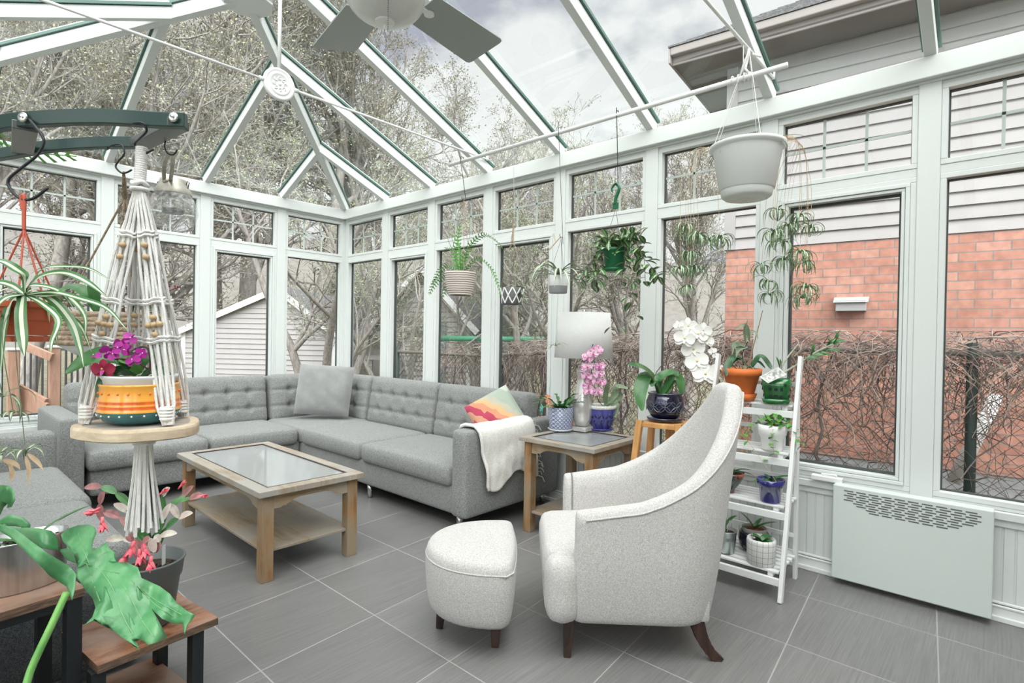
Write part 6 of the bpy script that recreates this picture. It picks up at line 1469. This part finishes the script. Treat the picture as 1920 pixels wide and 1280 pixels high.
b = MB(); stem(b, [lw(t, 266, 712, D0), lw(t, 280, 696, D0-.01), lw(t, 281, 665, D0-.02), lw(t, 272, 650, D0-.02), lw(t, 250, 655, D0-.03), lw(t, 240, 665, D0-.05)], .0028, 7); stem(b, [lw(t, 278, 692, D0-.01), lw(t, 250, 676, D0-.03), lw(t, 215, 673, D0-.05), lw(t, 200, 685, D0-.06)], .0022, 6); stem(b, [lw(t, 275, 652, D0-.02), lw(t, 290, 652, D0-.02), lw(t, 305, 646, D0-.02)], .0016, 5); b.build('stem', M['purple'], t, smooth=True)
b = MB()
for k in range(6): a = random.uniform(2, 5); stem(b, [lw(t, 262, 712, D0), lw(t, 245-6*k, 705, D0-.03), lw(t, 235-5*k+4, 716, D0-.05)], .0016, 5)
b.build('roots', M['dry'], t)
mg = [M['magenta'], mat('purple_lip', (.35, .01, .22), .5), M['petalwhite']]; cm = [M['crimson'], mat('pink_lip', (.6, .08, .35), .5), M['yellow']]
for i, (u, v, s) in enumerate(((177, 668, .030), (200, 660, .034), (214, 664, .032), (228, 643, .034), (244, 634, .032), (238, 655, .030), (251, 676, .036), (264, 662, .028), (222, 652, .030))): phal(t, lw(t, u, v, D0-.06-.008*(i % 3)), (-.5+.5*sin(i*2), -.8, .1+.3*cos(i*3)), s, mg, roll=i)
phal(t, lw(t, 194, 692, D0-.08), (-.55, -.8, -.1), .050, cm)
# spider plant in terracotta plastic planter
c = at(45, 640, 1.36); t = thing('hanging_planter', 'terracotta plastic hanging planter with green and white spider plant', 'plant', (c.x, c.y, c.z)); o = rel(t); D0 = (o-CAM).dot(_f)
b = MB(); b.lathe([(0, 0), (.055, 0), (.060, .012), (.058, .014), (0, .014)], 6, (0, 0, .0), cap=False); b.build('saucer', M['terrap'], t)
b = MB(); b.lathe([(0, .016), (.058, .016), (.066, .05), (.069, .052), (.073, .082), (.080, .083), (.082, .098), (.076, .098), (.07, .08), (0, .08)], 8); b.build('pot', M['terrap'], t, bevel=.002); soil_disc(t, .068, .084)
tp = at(45, 430, 1.33)-o
for q in ((.07, .03, .095), (-.06, .05, .095), (-.02, -.075, .095), (.03, -.07, .095)): MB().tube([tp, V(q)], .0022, 6).build('hanger_cord', M['redcord'], t)
b = MB(); ps = [at(45, 430, 1.33)-o, at(45, 400, 1.33)-o, at(46, 375, 1.33)-o, at(44, 366, 1.33)-o, at(40, 372, 1.33)-o, at(42, 392, 1.33)-o]; ps = cr_path(ps, 4); b.tube(ps, .0042, 6); b.build('hanger_hook', M['redcord'], t)
random.seed(77); bl = [M['lf'], M['lfcream']]
k_ = MB(); base = lw(t, 46, 555, D0)
lv = [([(48, 550), (75, 520), (120, 512), (165, 530), (205, 560)], .020), ([(48, 550), (46, 520), (30, 505), (0, 490), (-30, 500)], .022), ([(44, 552), (40, 590), (44, 640), (46, 668)], .024), ([(42, 552), (20, 570), (8, 620), (2, 700)], .022), ([(50, 552), (95, 560), (135, 605), (150, 650), (157, 688)], .020), ([(50, 552), (100, 548), (150, 560), (200, 578), (240, 620)], .014),
  ([(44, 550), (20, 535), (-10, 530), (-40, 545)], .018), ([(50, 552), (85, 555), (125, 555), (158, 590), (160, 635)], .015), ([(50, 553), (80, 570), (110, 600), (98, 640), (95, 662)], .014), ([(50, 553), (110, 585), (150, 610), (172, 660)], .013), ([(48, 550), (80, 505), (130, 500), (170, 505), (215, 530)], .010), ([(44, 552), (10, 560), (-20, 590)], .018), ([(50, 552), (120, 590), (105, 610), (108, 650)], .012), ([(48, 552), (60, 535), (110, 545), (140, 580)], .012)]
for i, (pts, w) in enumerate(lv): pleaf(k_, [lw(t, u, v, D0-.07-.015*j*(i % 3)) for j, (u, v) in enumerate(pts)], w, (-.45, -.5, .75), (0, 1, 0), 'grass', .16, 7)
spider(k_, base, 12, .15, .010, (1, 0, 1), 1.0, 2.4)
k_.build('leaves', bl, t, smooth=True)
k_ = MB(); ru = MB()
for u, v, s in ((5, 745, .10), (48, 850, .07), (25, 775, .05), (2, 850, .06)):
    c_ = lw(t, u, v, D0-.08); ru.tube(cr_path([base, lw(t, u-20, 620, D0-.1), c_], 6), .0012, 4); k_ = MB(); spider(k_, c_, 7, s, .008, (0, 1, 0), 1, 2.6); k_.build('plantlet', [M['lfgrey'], M['lfcream']], t)
ru.build('runners', M['lfgrey'], t)
k_ = MB()
for pts in ([(48, 855), (55, 880), (52, 910)], [(52, 850), (70, 865), (82, 882)], [(5, 862), (20, 870), (18, 900)], [(8, 860), (30, 870), (38, 880)], [(18, 870), (25, 890), (18, 905)]): pleaf(k_, [lw(t, u, v, D0-.08) for u, v in pts], .010, (-.5, -.6, .4), (0, 0), 'lance')
k_.build('dried_tips', M['dry'], t)
# rope basket with orchid
c = at(205, 648, 1.75); t = thing('hanging_planter', 'oval jute rope basket planter with orchid hung on twine behind the macrame', 'plant', (c.x, c.y, c.z)); t.rotation_euler = (0, 0, math.atan2(Rh.y, Rh.x)); o = rel(t); D0 = (o-CAM).dot(_f); RB = Matrix.Rotation(-math.atan2(Rh.y, Rh.x), 3, 'Z')
def lq(u, v, d): return RB @ (at(u, v, d)-o)
b = MB()
for i in range(7): b.tube([V((cos(a)*(.165+.003*(i % 2)), sin(a)*.085, .010+.0145*i)) for a in [2*pi*k/40 for k in range(40)]], .0095, 8, closed=True)
b.build('rope_coils', M['jute'], t, smooth=True); MB().lathe([(0, -.03), (.10, -.03), (.155, .0), (.155, .09), (.148, .09), (0, .075)], 28, sx=1, sy=.5).build('liner', M['plwhite'], t, smooth=True); soil_disc(t, .145, .08, sx=1, sy=.5)
tp = lq(234, 370, 1.68); hkp = lq(232, 322, 1.60)
for q in ((-.155, 0, .10), (.06, -.08, .10), (.155, .0, .10), (.02, .08, .10)): MB().tube([tp, V(q)], .0030, 6).build('twine', M['jute'], t)
MB().tube([hkp, hkp.lerp(tp, .3), tp], [.003, .0055, .0075], 8).build('twine_loop', M['jute'], t, smooth=True)
for pts, w in (([(190, 592), (172, 560), (140, 540), (108, 545)], .045), ([(192, 592), (180, 560), (165, 535)], .035), ([(250, 592), (255, 570), (285, 555), (315, 558)], .04), ([(245, 592), (265, 578), (300, 582)], .035), ([(200, 595), (185, 598), (160, 600)], .03), ([(242, 592), (248, 560), (262, 545)], .035), ([(196, 592), (200, 575), (195, 560)], .03)):
    b = MB(); pleaf(b, [lq(u, v, D0-.02*i) for i, (u, v) in enumerate(pts)], w, (0, -.55, .8), (0, 0), 'oval', .15, 6); b.build('leaf', M['lf'], t, smooth=True)
b = MB(); stem(b, [lq(262, 592, D0), lq(255, 560, D0), lq(268, 535, D0)], .0015); stem(b, [lq(275, 592, D0), lq(300, 555, D0), (lq(335, 538, D0))], .0015); b.build('flower_spikes', M['purple'], t)
b = MB()
for u, v, s in ((261, 540, .006), (272, 536, .006), (281, 551, .007), (262, 560, .008), (266, 556, .007), (318, 537, .003), (325, 542, .003), (333, 537, .003), (328, 536, .003)): b.ell(lq(u, v, D0-.01), (s, s*.8, s), 8, 6)
b.build('buds', M['redbud'], t, smooth=True)
# glass lantern
c = at(324, 432, 1.72); t = thing('glass_lantern', 'frosted glass globe lantern with metal lid and strap handle on the rack', 'lantern', (c.x, c.y, c.z)); o = rel(t); t.rotation_euler = (0, 0, 0)
fg = bpy.data.materials.new('frosted_crackle_glass'); fg.use_nodes = True; q = fg.node_tree; q.nodes.clear()
p_ = N(q, 'ShaderNodeBsdfPrincipled', inp={'Roughness': .25}); p_.inputs['Base Color'].default_value = (.75, .78, .76, 1); tr_ = N(q, 'ShaderNodeBsdfTransparent'); n_ = N(q, 'ShaderNodeTexNoise', inp={'Scale': 90, 'Detail': 3}); tcn = N(q, 'ShaderNodeTexCoord'); L(q, tcn.outputs['Object'], n_.inputs['Vector']); mr_ = N(q, 'ShaderNodeMapRange', inp={1: .35, 2: .65, 3: .10, 4: .38}); L(q, n_.outputs[0], mr_.inputs[0]); ms = N(q, 'ShaderNodeMixShader'); L(q, mr_.outputs[0], ms.inputs[0]); L(q, tr_.outputs[0], ms.inputs[1]); L(q, p_.outputs[0], ms.inputs[2]); bp_n = N(q, 'ShaderNodeBump', inp={'Strength': .4, 'Distance': .004}); L(q, n_.outputs[0], bp_n.inputs['Height']); L(q, bp_n.outputs[0], p_.inputs['Normal']); oo = N(q, 'ShaderNodeOutputMaterial'); L(q, ms.outputs[0], oo.inputs[0])
MB().lathe([(0, 0), (.035, .004), (.060, .025), (.070, .055), (.064, .085), (.052, .110), (.046, .122)], 32).build('globe', fg, t, smooth=True)
pw = mat('worn_pewter', (.46, .44, .38), .45, .5, var=.25, vs=20)
MB().lathe([(.052, .112), (.052, .122), (.044, .135), (.038, .150), (.036, .158), (0, .160)], 28).build('lid', pw, t, smooth=True)
b = MB(); hp0 = V((0, 0, .155)); tpk = at(322, 283, 1.52)-o
for s in (-1, 1):
    ps = cr_path([hp0+Rh*.010*s+Fh*.0-Fh*.030+V((0, 0, -.01)), hp0.lerp(tpk, .5)+Rh*.012*s-Fh*.02, tpk+Rh*.004*s+V((0, 0, .0))], 6)
    for i in range(len(ps)-1): b.beam(ps[i], ps[i+1], .0035, .010, Fh)
b.ell(hp0-Fh*.038+V((0, 0, -.010)), (.010, .010, .010), 10, 8); b.build('strap_handle', pw, t)
b = MB(); b.lathe([(0, .055), (.030, .055), (.031, .066), (.0, .068)], 16); 
for s in (-1, 1): b.tube([(s*.028, 0, .06), (s*.028, 0, .10)], .0012, 4)
b.build('candle_tray', M['hook'], t)
b = MB()
for s in (-1, 1): b.tube([V((0, 0, .13))+Rh*s*.045+Fh*.0, V((0, 0, .150))+Rh*s*.05, V((0, 0, .155))+Rh*s*.044, V((0, 0, .14))+Rh*s*.040], .0014, 5)
b.build('wire_clips', M['hook'], t)
# fishbone leaf seen behind the rack
t = thing('hanging_planter', 'hanging plant with one zigzag green frond showing behind the rack', 'plant', (*at(-90, 330, 2.0).xy, 1.75)); o = rel(t)
cyl_pot(t, .06, .08, .13, M['plwhite']); cords(t, (0, 0, .45), [(.07, 0, .12), (-.04, .06, .12), (-.04, -.06, .12)], .002, 'rope')
b = MB(); fishbone(b, [(0, 0, .1), at(-40, 262, 1.95)-o, at(10, 270, 1.9)-o, at(60, 285, 1.88)-o, at(143, 293, 1.86)-o], .034, 0, .042); b.build('fronds', M['lfbright'], t)
# steel planter on the stand
c = onz(58, 1085, .566); t = thing('potted_plant', 'oval brushed steel planter with strap leaves on the upper rustic board', 'plant', (-3.60, -3.97, .566)); o = rel(t); t.rotation_euler = (0, 0, .15)
MB().lathe([(0, 0), (.118, 0), (.12, .004), (.124, .165), (.126, .17), (.12, .17), (.117, .15), (0, .14)], 40, sx=1, sy=.62).build('planter', M['chrome'], t, smooth=True); soil_disc(t, .115, .145, sx=1, sy=.62)
b = MB()
for a, e, l_, w in ((-.4, .75, .20, .03), (2.9, .4, .16, .03), (1.2, 1.2, .08, .02), (3.4, .1, .14, .012), (2.4, .2, .16, .012), (.3, .4, .1, .02)): b.leaf((random.uniform(-.04, .05), 0, .145), (cos(a)*cos(e), sin(a)*cos(e), sin(e)), l_, w, .5, 7, (0, 0), .2, 'strap')
b.build('leaves', M['lf'], t)
# easter cactus in grey pot
t = thing('potted_plant', 'grey plastic pot of red flowering cactus on the middle rustic board', 'plant', (-3.235, -3.985, .306)); o = rel(t); D0 = (o-CAM).dot(_f)
pot([(0, 0), (.085, 0), (.09, .006), (.112, .175), (.118, .18), (.126, .24), (.131, .245), (.131, .25), (.123, .25), (.112, .20), (0, .20)], t, M['pgrey'], 36); soil_disc(t, .116, .205)
def seg_chain(px, w, mi_seq, dd=0):
    ps = [lw(t, u, v, D0+dd) for u, v in px]
    b = MB()
    for i in range(len(ps)-1):
        k = 'grw'.index(mi_seq[min(i, len(mi_seq)-1)]); a, c = ps[i], ps[i+1]; m_ = a.lerp(c, .5)+V((0, 0, .004)); pleaf(b, [a, m_, c+(c-a)*.06], w, (-.5+random.uniform(-.3, .3), -.5, .6), (k, k), 'oval', .15, 4)
    b.build('segmented_stem', sgm, t)
random.seed(9); sgm = [M['lf'], mat('reddish_segment', (.20, .09, .08), .5, col2=(.36, .16, .16), vs=30), mat('pale_pink_segment', (.42, .32, .30), .5, col2=(.52, .50, .42), vs=25)]
base_ = (285, 1040)
for px, sq_, dd in (([(285, 1035), (262, 985), (243, 945), (218, 925), (190, 913), (160, 914)], 'ggggrr', 0), ([(280, 1035), (255, 1000), (225, 970), (195, 960)], 'grrr', -.03), ([(190, 975), (187, 945), (196, 922)], 'rr', -.03), ([(288, 1035), (300, 995), (315, 955), (340, 935), (362, 912)], 'gggrr', .03), ([(330, 940), (355, 935), (380, 928)], 'grr', .02), ([(288, 1035), (308, 960), (305, 930), (318, 915)], 'ggwr', .04), ([(290, 1035), (312, 990), (335, 972), (360, 962)], 'ggww', 0), ([(288, 1035), (305, 975), (320, 945), (335, 970)], 'gwww', 0), ([(285, 1035), (300, 1005), (330, 1000)], 'gw', -.03), ([(280, 1035), (255, 1015), (232, 1010), (200, 1012)], 'rwww', -.04), ([(282, 1035), (262, 1030), (248, 1015), (240, 1000)], 'wrrr', -.06), ([(290, 1035), (282, 1010), (268, 1018)], 'wr', -.07), ([(286, 1035), (240, 960), (215, 945)], 'gww', .02), ([(285, 1035), (270, 970), (285, 930)], 'ggg', .05), ([(285, 1035), (292, 1000), (310, 970), (302, 940)], 'gggg', .05), ([(292, 1035), (300, 1015), (290, 1005)], 'rw', -.06)): seg_chain(px, .029, list(sq_), dd)

def cflower(u, v, dx, dy, s=.05, dd=-.09):
    c_ = lw(t, u, v, D0+dd); d = (lw(t, u+dx, v+dy, D0+dd)-c_).normalized(); b = MB()
    for k in range(10):
        a = k*2.4; o_ = Matrix.Rotation(a, 3, d) @ d.orthogonal().normalized(); b.leaf(c_+d*(.006*(k//4)), (d*1.2+o_*(.5+.3*(k % 3))).normalized(), s*(.7+.1*(k % 4)), s*.32, -.5, 5, (0, 0), .25, 'lance', side=o_.cross(d))
    b.tube([c_-d*.012, c_+d*s*.4], [s*.10, s*.16], 7); return b.build('flower', M['redpink'], t, smooth=True)
for a in ((182, 955, -20, 10, .042), (192, 975, 0, 30, .050), (180, 960, -40, 5, .038), (250, 1020, -10, 30, .055), (262, 1035, 0, 30, .055), (238, 1038, -15, 25, .05), (283, 1048, -3, 30, .055), (270, 1025, 3, 30, .05), (302, 925, 15, -10, .03, .03), (375, 930, 20, 0, .028, .02), (338, 912, 8, -10, .03, .03)): cflower(*a)
MB().box(lw(t, 307, 1040, D0-.02), (.022, .002, .075), rz=.8).build('plant_label', M['plwhite'], t)
# monstera: big split leaf close to the lens, rooted in a floor pot
mc = at(-30, 900, 1.35); t = thing('monstera_plant', 'monstera with large split green leaf leaning in at the lower left', 'plant', (-3.78, -4.86, 0)); o = rel(t)
cyl_pot(t, .13, .16, .28, mat('white_floor_pot', (.6, .6, .58), .4), .006, .03)
import bmesh
def flatleaf(pts, dfun, nm, m, cuts=2, scale=3.2, ou=0, ov=880):
    bm = bmesh.new(); vs = [bm.verts.new((ou+x/scale, ov+y/scale, 0)) for x, y in pts]; f = bm.faces.new(vs)
    bmesh.ops.triangulate(bm, faces=[f]); bmesh.ops.subdivide_edges(bm, edges=bm.edges[:], cuts=cuts, use_grid_fill=True)
    bmesh.ops.triangulate(bm, faces=bm.faces[:])
    for v in bm.verts: v.co = at(v.co.x, v.co.y, dfun(v.co.x, v.co.y))-o
    me = bpy.data.meshes.new(nm); bm.to_mesh(me); bm.free(); me.materials.append(m); me.polygons.foreach_set('use_smooth', [True]*len(me.polygons)); ob = bpy.data.objects.new(nm, me); COL.objects.link(ob); ob.parent = t
    s = ob.modifiers.new('solid', 'SOLIDIFY'); s.thickness = .0012; return ob
main = [(520, 560), (440, 500), (375, 430), (365, 390), (400, 358), (470, 335), (540, 330), (572, 350), (578, 385), (560, 430), (552, 468), (575, 478), (615, 452), (642, 434), (655, 470), (690, 498), (668, 520), (640, 548), (700, 556), (770, 560), (828, 585), (850, 650), (905, 676), (960, 700), (1020, 745), (1060, 800), (1120, 845), (1172, 872), (1150, 905), (1125, 930), (1108, 990), (1098, 925), (1040, 925), (970, 895), (905, 830), (872, 752), (822, 690), (828, 770), (866, 850), (920, 920), (1002, 1008), (950, 1035), (892, 1052), (846, 1016), (822, 955), (772, 860), (776, 960), (808, 1030), (836, 1085), (822, 1040), (770, 1010), (700, 978), (697, 900), (680, 810), (650, 745), (626, 700), (618, 790), (590, 850), (560, 905), (505, 938), (556, 885), (575, 830), (560, 775), (500, 705), (458, 640), (468, 590)]
dm = lambda u, v: 1.36-.20*(v-980)/230 + .014*sin(u*.05)*cos(v*.045)+.010*sin(u*.11+v*.03)
flatleaf(main, dm, 'split_leaf', M['mon'])
b = MB()
for pts in ([(505, 560), (620, 600), (760, 640), (900, 760), (1090, 870)], [(540, 575), (500, 480), (470, 380)], [(590, 590), (640, 500)], [(600, 595), (680, 720), (740, 880), (800, 990)], [(700, 625), (780, 760), (850, 900), (920, 1000)], [(520, 565), (560, 680), (600, 790)], [(820, 690), (920, 800), (1040, 880)], [(560, 580), (600, 520), (650, 490)]): b.tube([at(u, v, dm(u, v)-.0025)-o for u, v in [(x/3.2, 880+y/3.2) for x, y in [tuple(q.xy) for q in cr_path([V((x, y, 0)) for x, y in pts], 5)]]], .0007, 5)
b.build('leaf_veins', mat('pale_vein', (.22, .44, .20), .5), t)
d2 = lambda u, v: 1.30+.03*sin(u*.04+v*.02)-.05*(v-960)/150
flatleaf([(0, 325), (90, 350), (190, 430), (300, 510), (420, 580), (458, 625), (455, 700), (435, 785), (400, 700), (300, 640), (210, 545), (130, 470), (60, 405), (0, 370)], d2, 'folded_leaf', M['mon'])
d3 = lambda u, v: 1.37+.02*sin(u*.06)-.06*(v-960)/100
flatleaf([(90, 352), (160, 348), (240, 352), (310, 370), (352, 415), (358, 488), (300, 480), (220, 465), (150, 420)], d3, 'young_leaf', M['mon'])
flatleaf([(355, 480), (420, 468), (465, 500), (470, 540), (520, 555), (455, 560), (400, 540)], lambda u, v: 1.34, 'leaf_fold', M['mon'])
flatleaf([(0, 92), (50, 95), (85, 125), (92, 180), (70, 225), (45, 230), (48, 200), (20, 225), (0, 270), (-60, 300), (-80, 160)], lambda u, v: 1.25+.02*sin(u*.1), 'upper_leaf', M['mon'])
flatleaf([(-60, 320), (0, 300), (60, 268), (140, 285), (185, 330), (180, 350), (100, 340), (0, 335)], lambda u, v: 1.40, 'back_leaf', M['mon'])
b = MB(); st1 = [at(125, 1110, 1.24), at(95, 1175, 1.2), at(60, 1250, 1.17), at(30, 1330, 1.14), V((-3.79, -4.90, .5)), V((-3.78, -4.86, .26))]
b.tube(cr_path([p-o for p in st1], 6), [.0075]*31, 8); st2 = [at(10, 985, 1.33), at(-60, 1050, 1.3), V((-3.80, -4.85, .5)), V((-3.78, -4.86, .26))]; b.tube(cr_path([p-o for p in st2], 6), .006, 8); st3 = [at(-20, 950, 1.26), at(-70, 1050, 1.25), V((-3.78, -4.86, .26))]; b.tube(cr_path([p-o for p in st3], 6), .005, 8)
b.build('stems', M['monstem'], t, smooth=True)
# ================================================================ sub-parts hang under the part they belong to
SUB = {'piping': ('shell', 'cushion'), 'red_dots': ('painted_bowl',), 'white_dots': ('painted_bowl',), 'cutouts': ('pot',), 'petal_relief': ('pot',), 'diamond_pattern': ('pot',), 'rim': ('pot',), 'base_ring': ('pot',), 'grey_band': ('pot',),
       'leaf_veins': ('split_leaf',), 'tag_picture': ('plant_tag',), 'fringe': ('cloth',), 'rolled_hem': ('cloth',), 'candle_tray': ('globe',), 'wire_clips': ('lid',), 'strap_handle': ('lid',), 'pull_chain': ('light_bowl',), 'pull_cord': ('light_bowl',),
       'vent_slots': ('body',), 'rebate': ('top_frame',), 'glass_top': ('top_frame',), 'window_seal': ('window_frame',), 'muntin': ('upper_pane',), 'rope_knot': ('basket',), 'hanger_hook': ('hanger_cord',), 'twine_loop': ('twine',)}
for o in list(bpy.data.objects):
    k = o.name.split('.')[0]
    if k in SUB and o.parent is not None and o.parent.type == 'EMPTY' and 'label' in o.parent.keys() or (k in SUB and o.parent is not None and o.parent.get('kind') == 'structure'):
        for c in o.parent.children:
            if c.name.split('.')[0] in SUB[k] and c is not o: o.parent = c; break
